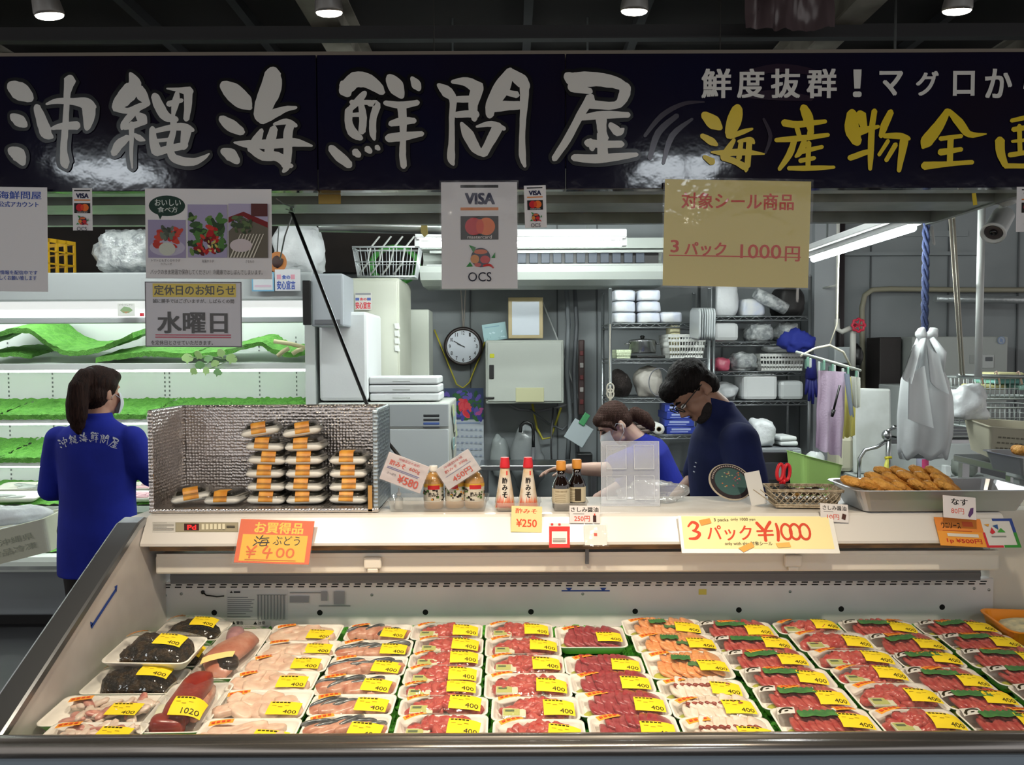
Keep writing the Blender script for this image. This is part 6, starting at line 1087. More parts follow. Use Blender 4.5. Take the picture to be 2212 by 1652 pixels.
# column, pipes, valve
struct('column', MB().box((P(1777, 700, 6.2).x, 6.3, 1.8), (.17, .28, 3.58)), mat('a2a7aa', .55))
solo('dark_pipe', MB().cyl((P(1822, 700, 6.3).x, 6.36, 0), (P(1822, 700, 6.3).x, 6.36, 2.9), .03), mat('3a3436', .5), 'dark vertical pipe beside the pale wall column', 'pipe')
t = thing('valve_pipe', 'white vertical water pipe with a red valve wheel', 'pipe', P(1808, 700, 5.9))
b = MB(); b.cyl((0, 0, .02), (0, 0, 1.2), .013); b.tube([(0, 0, .04), (0, -.01, -.04), (.03, -.02, -.06), (.09, -.03, -.03)], .02, 8); b.cyl((.125, 0, -.03), (.125, 0, -.35), .022); b.cyl((0, 0, .3), (0, .27, .3), .008); b.build('pipe_body', mat('d4d4cc', .4), t)
b = MB(); w0 = Vector((.135, -.07, -.012)); M = Matrix.Translation(w0); b.tube([w0+Vector((.046*(1+.1*math.cos(8*math.atan2(e, c)))*c, 0, .046*(1+.1*math.cos(8*math.atan2(e, c)))*e)) for c, e in arc(48)], .0095, 6, loop=True); b.cyl(w0, w0+Vector((0, .06, 0)), .012)
for q in range(5): a = q*1.2566; b.cyl(w0, w0+Vector((.044*math.cos(a), 0, .044*math.sin(a))), .006, n=6)
b.build('valve_wheel', mat('cc3048', .4), t)
item('white_box', 'white box behind the laundry hanger beside the valve pipe', 'box', 1803, 1851, 752, P(1106, 788, 6.0).z, 6.04, .11, mat('c4ccce', .4), bev=.01)
blob('black_pouch', 'small black pouch hanging beside the valve pipe', 'pouch', (P(1858, 700, 5.9).x, 5.95, P(1106, 792, 5.9).z), (.045, .04, .09), m_black, .2, 2, 2)
# laundry hanger with towels
t = thing('laundry_hanger', 'clip laundry hanger with pale frame hanging behind the counter at right', 'hanger', P(1800, 770, 4.3)); o = P(1800, 770, 4.3)
b = MB(); A, B2 = P(1745, 768, 4.2)-o, P(1858, 800, 4.4)-o; A2, B3 = A+Vector((.05, .3, .02)), B2+Vector((.05, .3, .02)); b.tube([A, B2, B3, A2], .009, 7, loop=True); b.tube([A+(A2-A)*.5, B2+(B3-B2)*.5], .006, 6); b.build('frame', mat('cfd4cc', .35), t)
b = MB(); b.tube([A+Vector((0, .1, 0)), P(1775, 752, 4.3)-o+Vector((0, .1, 0)), P(1808, 745, 4.3)-o+Vector((0, .1, 0)), P(1838, 760, 4.35)-o+Vector((0, .1, 0)), B2+Vector((0, .1, 0))], .007, 6); b.tube([P(1808, 745, 4.3)-o+Vector((0, .1, 0)), P(1808, 700, 4.4)-o, P(1812, 538, 4.4)-o], .004, 5); b.build('handle_arch', mat('d8d4c0', .4), t)
for q in range(14):
    u = q/13; p = A+(B2-A)*u+Vector((.02*(q % 2), .15*(q % 3)/2, 0)); b = MB(); b.box((p.x, p.y, p.z-.035), (.012, .016, .055), bev=.004); b.build('clip', (mat('7fae9a', .4), mat('c4ccc8', .4), mat('5a7a70', .4))[q % 3], t)
def hang_cloth(name, label, pts, Y, m, folds=3, amp=.012, cat='towel', th=.004, seed=0):
    """cloth hung between a top edge and a bottom edge given in photo pixels: (tl, tr, br, bl)"""
    q = [P(x, y, Y) for x, y in pts]; b = MB(); ph = seed*1.7
    def f(u, v, o=0):
        p = (q[0]*(1-u)+q[1]*u)*(1-v)+(q[3]*(1-u)+q[2]*u)*v; return (p.x, p.y+o+amp*(.3+v)*math.sin(u*folds*6.28+ph)+amp*.5*noise.noise(Vector((u*5, v*3, ph))), p.z+.006*math.sin(u*17+ph)*v)
    b.grid(lambda u, v: f(u, 1-v), 26, 18); b.grid(lambda u, v: f(1-u, 1-v, th), 26, 18)
    return solo(name, b, m, label, cat)
hang_cloth('pink_towel', 'long pale lilac pink towel pegged on the laundry hanger', [(1768, 800), (1828, 803), (1818, 988), (1762, 968)], 4.25, mat('cdb9cf', .85, bump=.3, bscale=90), 2, .02)
hang_cloth('yellow_towel', 'yellow cloth pegged on the hanger behind the pink towel', [(1816, 812), (1850, 815), (1846, 942), (1818, 945)], 4.32, mat('d8d07a', .85), 2, .012, seed=2)
hang_cloth('white_towel', 'small white cloth pegged at the right end of the laundry hanger', [(1838, 812), (1858, 815), (1857, 882), (1842, 876)], 4.22, mat('d0d2c8', .85), 2, .01, seed=3)
hang_cloth('grey_towel', 'narrow grey cloth pegged between the yellow and white cloths', [(1824, 806), (1836, 808), (1846, 900), (1836, 895)], 4.2, mat('8a94a4', .85), 1, .008, seed=5)
t = solo('black_tongs', MB().cyl(P(1814, 832, 4.19), P(1800, 888, 4.17), .006).tube([P(1801, 885, 4.17), P(1797, 900, 4.17)], [.012, .008], 8), m_black, 'slim black tool clipped in front of the pink towel', 'tool')
# cutting board, tub, sink counter, faucet
t = solo('cutting_board', MB().box((0, 0, -.048), (.245, .03, .55), bev=.02), mat('d2d6d4', .5, col2='c2c6c2', cscale=6), 'large white cutting board leaning behind the faucet', 'cutting board', (P(1886, 915, 4.9).x, 4.92, P(1886, 915, 4.9).z), (R(-6), R(1.5), 0))
zc = .841
item('cream_tub', 'cream plastic tub under the yellow towel beside the cutting board', 'tub', 1814, 1850, 945, zc, 4.95, .2, mat('cfcbb4', .45), bev=.03)
struct('trim_5', MB().box((P(2030, 1000, 4.62).x, 4.95, .42), (.86, .6, .84)), mat('c2c8c6', .45))
bx('splash_panel', 'white panel behind the spray can under the hanging apron', 'panel', (1890, 958, 2112, 1020), 5.18, .02, mat('c6cccb', .4), .006)
t = thing('faucet', 'chrome faucet with a long bent spout beside the cutting board', 'faucet', P(1918, 1042, 4.74)); z0 = t.location.copy()
b = MB(); b.cyl((0, 0, 0), (0, 0, .30), .016); b.tube([P(1918, 950, 4.74)-z0, P(1895, 965, 4.74)-z0, P(1868, 972, 4.74)-z0, P(1857, 990, 4.74)-z0, P(1855, 1035, 4.74)-z0], .012, 8); b.ell(P(1915, 940, 4.74)-z0, (.03, .03, .035), n=12, k=6); b.cyl(P(1910, 935, 4.74)-z0, P(1930, 924, 4.74)-z0, .01); b.build('spout', m_steel, t); MB().ell(P(1931, 923, 4.73)-z0, (.02, .02, .016), n=12, k=6).build('knob', m_steel, t)
t = thing('yellow_brush', 'yellow-handled scrubbing brush standing by the faucet', 'brush', P(1915, 1045, 4.70)); z0 = t.location.copy()
MB().tube([P(1917, 990, 4.70)-z0, P(1914, 1015, 4.70)-z0, P(1909, 1045, 4.70)-z0], [.008, .018, .028], 10).build('bristle_head', mat('d0cc5a', .6), t); MB().tube([P(1912, 989, 4.70)-z0, P(1926, 988, 4.70)-z0], .009, 8).build('grip', mat('c8b820', .4), t)
t = thing('spray_can', 'pink and grey spray can with a dark green cap under the apron', 'can', (P(1992, 1040, 4.76).x, 4.76, zc)); MB().lathe([(.034, 0), (.035, .004), (.035, .135), (.02, .155)], 20).build('can', mat('9c9cb0', .35, .3), t); b = MB(); rf = lambda z: .035; wrap(b, -.02, .05, .03, .115, rf, 0); wrap(b, -.005, .02, .025, .05, rf, 0); b.build('label', paper('cc4a78'), t); MB().lathe([(.02, .152), (.022, .158), (.018, .19)], 14).build('cap', mat('2c4a34', .4), t)
blob('grey_cloth', 'crumpled dark grey cloth lying on the worktop right of the spray can', 'cloth', (P(2090, 1045, 4.76).x, 4.80, zc), (.07, .06, .06), mat('7f857e', .8), .2, 2, 5, e=.7)
item('white_block', 'small white upright block left of the dark grey cloth', 'block', 2048, 2060, 1010, zc, 4.76, .05, m_foamw, bev=.004)
# hanging apron on blue rope
t = thing('hanging_apron', 'white plastic apron bunched and hung from a blue rope', 'apron', P(1997, 722, 4.0)); z0 = t.location.copy()
prof_ = [(722, 1986, 2008), (735, 1978, 2016), (755, 1972, 2022), (790, 1958, 2034), (820, 1946, 2048), (860, 1942, 2057), (900, 1940, 2058), (940, 1940, 2056), (972, 1940, 2050), (985, 1944, 2046)]
b = MB(); rings = []
for i, (py, xa_, xb_) in enumerate(prof_):
    l, r_ = P(xa_, py, 4.0)-z0, P(xb_, py, 4.0)-z0; hw = (r_.x-l.x)/2; ring = []; wv = min(1, i/3)
    for j, (c, e) in enumerate(arc(56)):
        fo = 1+.20*wv*math.sin(j/56*6.28*6+i*.22+1.5*noise.noise(Vector((c, e, i*.3))))+.22*wv*noise.noise(Vector((c*2.4, e*2.4, i*.4)))
        ring.append(((l.x+r_.x)/2+hw*c*(.80+.2*fo), max(.03, hw*.4)*e*fo, l.z+.02*math.sin(j*.7)*(i > 7)))
    rings.append(ring)
b.loft(rings); b.build('apron_sheet', mat('d6dbdc', .35, 0, .5, bump=.25, bscale=14), t)
b = MB()
for dx in (-1, 1): b.ell((dx*.028, -.02, .0), (.03, .025, .035), None, 14, 9, 0, 1, .012, dx); b.tube([(dx*.02, -.03, -.02), (dx*.06, -.06, -.10), (dx*.07, -.05, -.2)], [.014, .022, .008], 7)
b.build('apron_knot', mat('dde2e3', .35, bump=.2, bscale=20), t)
def fold(pts):
    q = [P(x, y, 3.88)-z0 for x, y in pts]; bb = MB(); bb.grid(lambda u, v: tuple((q[0]*(1-u)+q[1]*u)*(1-v)+(q[3]*(1-u)+q[2]*u)*v+Vector((0, .03*math.sin(3*u)+.008, 0))), 12, 8); bb.grid(lambda u, v: tuple((q[1]*(1-u)+q[0]*u)*(1-v)+(q[2]*(1-u)+q[3]*u)*v+Vector((0, .03*math.sin(3*(1-u))+.014, 0))), 12, 8); bb.build('apron_pocket', mat('e0e4e5', .35), t)
fold([(1966, 820), (2000, 790), (2020, 925), (1964, 905)]); fold([(2004, 738), (2030, 765), (2054, 852), (2012, 824)]); fold([(1976, 745), (1994, 742), (1972, 830), (1952, 812)])
b = MB()
for q in range(3): b.tube([z0*0+Vector((.012*math.sin(i*1.1+q*2.1), .012*math.cos(i*1.1+q*2.1), -.01+i*.0335)) for i in range(20)], .0085, 6)
solo('blue_rope', b, mat('18264a', .8, bump=.5, bscale=120), 'twisted blue rope from the shutter rails holding the white apron', 'rope', z0)
# wall unit, condenser, conduits
t = bx('water_heater', 'grey metal wall unit with a small control panel and round emblem', 'heater', (1968, 726, 2178, 940), 6.0, .4, mat('a3a8a4', .45, col2='999e9a', cscale=2), .01, parts=[('control_panel', (2120, 766, 2146, 795), .008, mat('b4b8b6', .4)), ('panel_outline', (2094, 766, 2118, 785), .004, mat('989d99', .5)), ('display', (2127, 771, 2143, 780), .012, mat('4a5054', .3))])
b = MB(); p = P(2163, 735, 5.99); b.flat([(.03*c, 0, .03*e) for c, e in reversed(arc(24))], 0); b.flat([(.024*c, -.001, .024*e) for c, e in reversed(arc(24))], 1); b.box((-.005, -.002, .002), (.012, .001, .028), 0); b.box((.006, -.002, -.004), (.008, .001, .03), 0); o = b.build('emblem', [mat('8094b8', .5), mat('a8b0b8', .5)], t, p-t.location)
bx('dark_locker', 'tall dark side panel left of the grey wall unit', 'locker', (1895, 728, 1948, 1202), 6.1, .24, mat('2f2b2a', .6), .008)
t = bx('condenser', 'white condenser unit with horizontal louvres behind the apron', 'condenser', (1945, 832, 2112, 946), 5.6, .35, mat('b2b8b6', .45), .01)
t.name = 'condenser'; b = MB()
for q in range(13): z = .03+.024*q; b.box((.185, -.18, z), (.18, .008, .013))
b2 = b.build('louvres', m_grey, t)
table('steel_table', 'low table carrying the condenser unit', 2.75, 3.45, 5.55, .42, P(1945, 946, 5.6).z-.004, m_steel)
t = solo('beige_conduit', MB().tube([P(2300, 626, 6.4), P(2100, 626, 6.4), P(1920, 624, 6.4), P(1884, 626, 6.4), P(1868, 638, 6.4), P(1862, 665, 6.4), P(1864, 800, 6.4), P(1868, 1000, 6.4)], .022, 8), mat('97937f', .5), 'beige conduit bending along the wall at right', 'conduit')
t = solo('wrapped_pipe', MB().cyl(P(2020, 645, 6.2), P(2320, 649, 6.2), .03), mat('a6abac', .35, .5, bump=.5, bscale=40), 'thick silver wrapped pipe running along the wall at right', 'pipe')
MB().cyl(P(2150, 646, 6.2)-Vector((0, 0, 0)), P(2150, 646, 6.2)+Vector((0, .3, 0)), .012).build('bracket', m_gal, t)
# rail on ropes, wire racks, crate
o = P(2120, 812, 4.2); t = thing('hanging_rail', 'thin grey rail hung on white ropes over the wire rack', 'rail', o)
MB().cyl(P(2068, 811, 4.2)-o, P(2330, 816, 4.2)-o, .011).build('rail_bar', m_gal, t)
for xa_, xb_ in ((2052, 2076), (2060, 2082)): MB().tube([P(xa_, 470, 3.35)-o, P((xa_+xb_)/2, 640, 3.8)-o, P(xb_, 812, 4.2)-o], .006, 6).build('rope', mat('c4bfb0', .8), t)
for px in (2112, 2148, 2196): MB().tube([P(px, 806, 4.2)-o, P(px+4, 802, 4.2)-o, P(px+8, 812, 4.2)-o, P(px+12, 830, 4.2)-o], .005, 6).build('hook', m_white, t)
solo('white_pole', MB().cyl(P(2121, 440, 3.6), P(2113, 815, 3.6), .016), mat('cdd2d0', .35), 'white vertical pole under the security camera', 'pole')
m_rk = mat('c2cac8', .35, .3)
for y0, y1, nm in ((816, 862, 'upper wire rack holding folded cloths at the right edge'), (880, 925, 'lower wire rack behind the mesh bag at the right edge')):
    wire_basket('wire_rack', nm, (2106, y0, 2300, y1), 4.35, .4, m_rk, 18, .98, .004)
for k, (c, x0, x1, y) in enumerate((('d4cf94', 2118, 2176, 838), ('86c4bc', 2140, 2215, 846), ('a4d0c4', 2186, 2260, 838), ('d8d4a0', 2130, 2190, 852))):
    p = P((x0+x1)/2, y, 4.4); solo('folded_cloth', MB().box((0, 0, 0), ((x1-x0)*4.4/F, .2, .03), bev=.012), mat(c, .9), ('yellow folded cloth at the left of the upper wire rack', 'teal folded cloth on the upper wire rack', 'pale aqua folded cloth at the right edge of the upper rack', 'cream folded cloth at the front of the upper wire rack')[k], 'cloth', (p.x, 4.5-.03*k, P(1106, 858, 4.4).z+.040+.036*(0, 1, 0, 2)[k]+.006), (0, 0, .03*k))
blob('mesh_bag', 'white mesh bag of clear packs hanging left of the wire racks', 'bag', (P(2098, 905, 4.22).x, 4.24, P(2098, 905, 4.25).z), (.095, .06, .10), m_bagw, .3, 2.2, 33, e=.8)
o = P(2165, 985, 4.15); t = thing('beige_crate', 'tilted beige plastic crate with small slots at the right edge', 'crate', (o.x+.06, 4.15, P(1106, 990, 4.15).z), (R(4), R(4), R(-8)))
rg = lambda w, d, z, r: [(x, y, z) for x, y in rr(w, d, r)]; b = MB(); b.loft([rg(.34, .24, 0, .015), rg(.42, .32, .17, .02), rg(.435, .335, .172, .02), rg(.435, .335, .178, .02), rg(.40, .30, .175, .018), rg(.33, .23, .01, .012)], sm=False); b.build('crate_body', mat('c9c4ae', .5), t)
b = MB()
for r_ in range(4):
    for q in range(14): z = .03+.03*r_; b.box((-.15+.022*q, -.12-.04*z/.17-.003, z), (.012, .004, .008))
b.build('slots', mat('7a7666', .7), t)
t = thing('steel_pan', 'corner of a second steel pan with a fried piece at the right edge', 'pan', (P(2240, 1000, 3.0).x, 3.0, P(2240, 1019, 3.0).z)); MB().loft([rg(.24, .2, 0, .02), rg(.28, .24, .07, .03), rg(.30, .26, .071, .034), rg(.30, .26, .074, .034), rg(.275, .235, .072, .03), rg(.235, .195, .004, .02)], sm=False).build('pan_body', mat('c4c6c9', .3, .7), t)
solo('fried_stick', MB().ell((0, 0, 0), (.03, .05, .02), None, 14, 9, 0, 1, .006, 4), m_fry, 'single golden fried piece in the second steel pan at the right edge', 'fried food', (P(2206, 972, 3.0).x, 3.0, P(2206, 972, 3.0).z))
table('side_counter', 'pale side table at the far right carrying the second steel pan', 2.05, 2.75, 2.86, .30, P(2240, 1019, 3.0).z-.002, mat('aab0ae', .45))
table('steel_table', 'steel table under the beige crate at the far right', 2.55, 3.3, 3.9, .5, P(1106, 990, 4.15).z-.02, m_steel)
# security camera
o = P(2153, 490, 2.72); t = thing('security_camera', 'white bullet security camera fixed to the corner of the shutter rails', 'camera', o)
fw = Vector((-.60, -.50, -.58)).normalized(); A = o*0
M = fw.to_track_quat('Z', 'Y').to_matrix().to_4x4()
MB().lathe([(.030, -.085), (.036, -.08), (.038, .035), (.041, .037), (.041, .045), (.033, .047), (.031, .036), (.01, .035)], 28, 0, M).build('housing', mat('d6dad8', .35), t)
MB().lathe([(.030, .036), (.026, .040), (.012, .037)], 24, 0, M).build('face', mat('4a4444', .3), t); MB().ell((0, 0, .038), (.013, .013, .009), M, 16, 8).build('lens', mat('0c0a0c', .05), t)
b = MB(); q = fw*-.05; b.tube([q+Vector((0, 0, .02)), q+Vector((.01, 0, .06)), P(2173, 436, 2.72)-o], [.014, .012, .012], 10); b.lathe([(.03, 0), (.03, .012), (.012, .02)], 16, 0, Matrix.Translation(P(2175, 432, 2.72)-o) @ Matrix.Rotation(R(180), 4, 'X')); b.build('mount', mat('d6dad8', .35), t)
hang_cloth('white_ribbon', 'short white ribbon hanging from the rail beside the blue rope', [(2010, 488), (2016, 488), (2021, 528), (2015, 526)], 3.05, mat('d4d8d8', .6), 1, .002, 'ribbon')
hang_cloth('paper_strip', 'thin white strip of tape hanging below the yellow notice', [(1721, 622), (1726, 622), (1725, 650), (1720, 648)], 2.37, mat('c8cac8', .6), 1, .001, 'tape')
# ---------------------------------------------------------------- people
def ball(b, c, r, M=None): b.ell(c, r if isinstance(r, (tuple, list)) else (r, r, r), M, 18, 12)
def limb(b, pts):
    for i, (p, r) in enumerate(pts):
        ball(b, p, r)
        if i: b.tube([pts[i-1][0], p], [pts[i-1][1], r], 16)
def frame(C, fwd, up):
    f = Vector(fwd).normalized(); u = Vector(up); u = (u-f*u.dot(f)).normalized(); s = u.cross(f)
    M = Matrix((f, s, u)).transposed().to_4x4(); M.translation = Vector(C); return M
def head(b, M):
    for c, r in (((-.012, 0, .03), (.093, .074, .082)), ((.03, 0, -.04), (.055, .056, .068)), ((.06, 0, -.094), (.024, .026, .018)), ((.072, 0, .022), (.014, .044, .011)), ((.05, .034, -.03), (.03, .024, .03)), ((.05, -.034, -.03), (.03, .024, .03)), ((.02, 0, -.08), (.05, .05, .03)), ((.083, 0, -.062), (.010, .022, .006)), ((.081, 0, -.073), (.010, .019, .006))): b.ell(c, r, M, 20, 14)
    for s in (-1, 1): b.ell((-.012, s*.076, -.015), (.017, .009, .031), M @ Matrix.Rotation(.2*s, 4, 'Z'), 12, 8); b.ell((-.006, s*.073, -.03), (.008, .008, .012), M, 10, 6)
    b.tube([M @ Vector((.078, 0, .012)), M @ Vector((.102, 0, -.026)), M @ Vector((.086, 0, -.034))], [.008, .012, .009], 10)
    for s in (-1, 1): b.ell((.09, s*.011, -.03), (.010, .008, .008), M, 10, 6)
def hand(b, W, d, n, t, curl=.35, s=1.0):
    d, n, t = Vector(d).normalized(), Vector(n).normalized(), Vector(t).normalized(); W = Vector(W)
    M = Matrix((d, t, n)).transposed().to_4x4(); M.translation = W
    b.ell((.045*s, 0, 0), (.05*s, .038*s, .016*s), M, 16, 10)
    for k in range(4):
        L = (.070, .078, .073, .056)[k]*s; p = Vector((.082*s-.004*abs(k-1.4)*s, (.029-.0195*k)*s, 0)); a = curl*(.5+.18*k); q = [M @ (p-Vector((.02, 0, 0)))]+[M @ p]; r = [.0095*s, .0092*s]
        for sgm, fr in enumerate((.45, .32, .23)):
            p = p+Vector((math.cos(a), (.06-.05*k), math.sin(a)))*L*fr; q.append(M @ p); r.append((.0085, .0078, .0066)[sgm]*s); a += curl*1.1
        limb(b, list(zip(q, r)))
    p = Vector((.022*s, .03*s, .004)); limb(b, [(M @ p, .013*s), (M @ (p+Vector((.026, .026, .008))*s), .0105*s), (M @ (p+Vector((.054, .036, .018))*s), .0085*s)])
m_skin = mat('c99a82', .5, 0, .4, sss=.12, col2='be8c76', cscale=9); m_skin2 = mat('9a7460', .5, 0, .4, sss=.1, col2='8a6654', cscale=9); m_skinp = mat('d8b4a2', .5, 0, .4, sss=.12, col2='cda593', cscale=9)
def hairm(a, b_): return mat(a, .6, 0, .10, col2=b_, cscale=26, stretch=(6, 6, .5), bump=.5, bscale=60)
m_hair = hairm('1e1210', '33211b'); m_hair2 = hairm('0e0a0a', '1a1413'); m_blue = mat('1c2a9c', .8, 0, .3, bump=.12, bscale=30, col2='18248a', cscale=5); m_navy = mat('1c2450', .85, 0, .2, bump=.12, bscale=30, col2='181f44', cscale=5); m_mask = mat('dfe2e4', .7); m_pants = mat('16110f', .8)
# woman in blue seen from behind
o = Vector((P(204, 800, 3.6).x, 3.6, 0)); t = thing('person', 'woman in royal blue tunic with long dark ponytail, seen from behind at the refrigerator', 'person', o)
fw = Vector((.30, .95, -.06)); C = Vector((.012, .03, 1.452)); M = frame(C, fw, (0, 0, 1))
b = MB(); head(b, M); limb(b, [((0, 0, 1.26), .062), ((.005, .015, 1.38), .052), (C-Vector((0, 0, .05)), .055)])
b.loft([[(rx*c, ry*e, z) for c, e in arc(28)] for z, rx, ry in ((.80, .15, .10), (.88, .165, .11), (1.0, .135, .095), (1.15, .15, .10), (1.25, .17, .08), (1.29, .10, .06))])
for s in (-1, 1):
    limb(b, [((s*.08, 0, .84), .088), ((s*.085, .01, .46), .056), ((s*.085, 0, .09), .038)]); limb(b, [((s*.085, -.02, .045), .036), ((s*.09, .10, .03), .028), ((s*.09, .16, .025), .02)])
for s, el, wr in ((-1, (-.245, .04, .985), (-.17, .27, .96)), (1, (.235, .07, 1.035), (.16, .29, 1.0))):
    limb(b, [((s*.175, 0, 1.235), .048), (el, .038), (wr, .026)]); d = Vector(wr)-Vector(el); hand(b, wr, d+Vector((0, 0, -.05)), (-s*.3, 0, -1), (-s*1, 0, .2), .4)
remesh(b, 'body', m_skin, .0055, 3, t)
b = MB(); b.loft([[(rx*c+dx, ry*e, z) for c, e in arc(40)] for z, rx, ry, dx in ((.592, .178, .135, -.003), (.60, .18, .137, -.003), (.80, .176, .135, -.002), (.95, .172, .128, -.001), (1.10, .180, .125, 0), (1.20, .188, .118, 0), (1.25, .182, .108, 0), (1.285, .145, .09, .004), (1.31, .09, .072, .008), (1.325, .066, .062, .01), (1.352, .060, .058, .012))])
for s, el, wr in ((-1, (-.242, .03, .985), (-.215, .14, .965)), (1, (.232, .06, 1.045), (.205, .16, 1.03))): limb(b, [((s*.17, 0, 1.225), .066), ((s*.205, .01, 1.12), .062), (el, .058), (wr, .054)])
tun = remesh(b, 'tunic', m_blue, .007, 5, t)
for v in tun.data.vertices:
    q = noise.noise(Vector((v.co.x*7, v.co.y*7, v.co.z*2.5))); v.co.y += .010*q; v.co.x += .004*q
b = MB()
for s in (-1, 1): limb(b, [((s*.078, 0, .80), .105), ((s*.085, .01, .46), .072), ((s*.085, 0, .10), .058)])
ball(b, (0, 0, .82), (.165, .12, .09)); remesh(b, 'trousers', m_pants, .009, 4, t)
b = MB()
for s in (-1, 1): limb(b, [((s*.086, -.025, .03), .045), ((s*.09, .10, .028), .042), ((s*.09, .16, .025), .034)])
b.v = [(x, y, max(z, 0.001)) for x, y, z in b.v]; remesh(b, 'shoes', m_black, .008, 2, t)
b = MB(); b.ell((-.022, 0, .038), (.094, .085, .086), M, 24, 16); b.ell((-.05, 0, -.012), (.065, .079, .075), M, 20, 14); b.ell((.02, 0, .07), (.07, .074, .045), M, 20, 12)
tie = Vector((.010, -.055, 1.535)); ball(b, tie, .03)
limb(b, [(tie, .026), (Vector((.0, -.09, 1.530)), .034), (Vector((-.012, -.112, 1.478)), .043), (Vector((-.02, -.116, 1.40)), .047), (Vector((-.023, -.114, 1.345)), .043), (Vector((-.022, -.112, 1.305)), .031), (Vector((-.018, -.112, 1.275)), .016)])
h = remesh(b, 'hair', m_hair, .006, 4, t)
for v in h.data.vertices: a = math.atan2(v.co.y-C.y, v.co.x-C.x); v.co += v.normal*.0011*math.sin(v.co.x*520+noise.noise(v.co*9)*3)
MB().tube([tie+Vector((.022*c, -.004+.01*e, .028*e)) for c, e in arc(16)], .006, 6, loop=True).build('hair_tie', m_black, t)
b = MB(); b.grid(lambda u, v: M @ Vector(((.062+.05*math.cos((v-.5)*2.4))*math.cos((u-.5)*2.3)+.004, .074*math.sin((u-.5)*2.5), -.055+.10*(v-.5))), 16, 10); b.tube([M @ Vector((.05, -.064, -.03)), M @ Vector((.0, -.084, -.012)), M @ Vector((-.02, -.084, -.03))], .0015, 4); b.build('face_mask', m_mask, t)
bv = BVHTree.FromPolygons([v.co+o for v in tun.data.vertices], [p.vertices[:] for p in tun.data.polygons])
b = MB()
for k, key in enumerate(('oki', 'nawa', 'kai', 'sen', 'mon', 'ya')):
    st = G[key][1]; xs_ = [p[0] for s in st for p in s]; ys_ = [p[1] for s in st for p in s]; x0, x1, y0, y1 = min(xs_), max(xs_), min(ys_), max(ys_)
    cx_ = 137+22.0*k; cy_ = 944+.0040*(cx_-192)**2; an = (cx_-192)*.0062
    def f(x, y):
        u, v = ((x-x0)/(x1-x0)-.5)*19, ((y-y0)/(y1-y0)-.5)*21; px, py = cx_+u*math.cos(an)-v*math.sin(an), cy_+u*math.sin(an)+v*math.cos(an)
        d = (P(px, py, 3)-EYE).normalized(); h_ = bv.ray_cast(EYE, d); q = (h_[0] if h_[0] else P(px, py, 3.48))-d*.003-o; return tuple(q)
    brush(b, [[(p[0], p[1], p[2]*.9) for p in s] for s in st], f, 0, 0, .05, k)
b.build('back_print', mat('c8cad4', .6), t)
# man in navy bending his head over the counter
o = Vector((P(1565, 900, 3.0).x, 3.0, 0)); t = thing('person', 'man in navy short-sleeved shirt with glasses and beard, head bowed over the counter', 'person', o)
C = Vector((-.128, -.01, 1.470)); M = frame(C, (-.60, -.18, -.77), (-.76, 0, .62))
b = MB(); head(b, M); limb(b, [((0, 0, 1.33), .075), ((-.035, 0, 1.40), .062), (M @ Vector((-.015, 0, -.06)), .052)])
b.loft([[(x+rx*c, ry*e, z) for c, e in arc(28)] for z, x, rx, ry in ((.84, .02, .10, .15), (1.0, .0, .10, .15), (1.2, 0, .115, .165), (1.3, 0, .10, .15), (1.36, -.01, .06, .08))])
for s in (-1, 1):
    limb(b, [((.02, s*.09, .88), .09), ((.0, s*.09, .48), .06), ((.03, s*.09, .09), .042)]); limb(b, [((.04, s*.09, .04), .038), ((-.10, s*.095, .03), .03), ((-.16, s*.1, .025), .022)])
EL, WR = (.035, -.235, 1.09), (-.15, -.25, 1.045)
limb(b, [((.01, -.16, 1.30), .055), (EL, .043), (WR, .029)]); hand(b, WR, (-.9, .1, -.25), (0, .2, -1), (0, 1, .2), .45)
EL2, WR2 = (-.05, .21, 1.10), (-.17, .09, 1.03)
limb(b, [((0, .16, 1.30), .055), (EL2, .043), (WR2, .03)]); hand(b, WR2, (-.6, -.5, -.45), (0, -.2, -1), (0, -1, .2), .5)
remesh(b, 'body', m_skin2, .0055, 3, t)
b = MB(); b.loft([[(x+rx*c, ry*e, z) for c, e in arc(40)] for z, x, rx, ry in ((.80, .01, .130, .175), (.81, .01, .132, .178), (1.0, .003, .130, .18), (1.12, -.002, .134, .185), (1.22, -.001, .137, .188), (1.29, .004, .128, .18), (1.335, .0, .105, .14), (1.375, -.012, .080, .09), (1.41, -.028, .068, .072), (1.43, -.036, .064, .068))])
limb(b, [((.012, -.155, 1.285), .078), ((.024, -.20, 1.19), .074), ((.03, -.225, 1.125), .070)]); limb(b, [((0, .155, 1.285), .078), ((-.03, .19, 1.18), .07), ((-.045, .205, 1.12), .068)])
sh = remesh(b, 'shirt', m_navy, .007, 4, t)
for v in sh.data.vertices:
    q = noise.noise(Vector((v.co.x*8+3, v.co.y*8, v.co.z*6))); v.co.x += .008*q; v.co.y += .005*q
b = MB(); b.loft([[(-.03+.066*c-.008*(z-1.4)*10, .07*e, z+.028*c*-.6) for c, e in arc(28)] for z in (1.405, 1.44)], cap=False); b.build('collar', m_navy, t)
b = MB()
for s in (-1, 1): limb(b, [((.02, s*.085, .84), .108), ((.0, s*.09, .48), .078), ((.03, s*.09, .10), .066)])
ball(b, (.02, 0, .86), (.125, .17, .1)); remesh(b, 'trousers', m_pants, .009, 4, t)
b = MB()
for s in (-1, 1): limb(b, [((.05, s*.09, .03), .045), ((-.10, s*.095, .028), .042), ((-.16, s*.1, .025), .034)])
b.v = [(x, y, max(z, .001)) for x, y, z in b.v]; remesh(b, 'shoes', m_black, .008, 2, t)
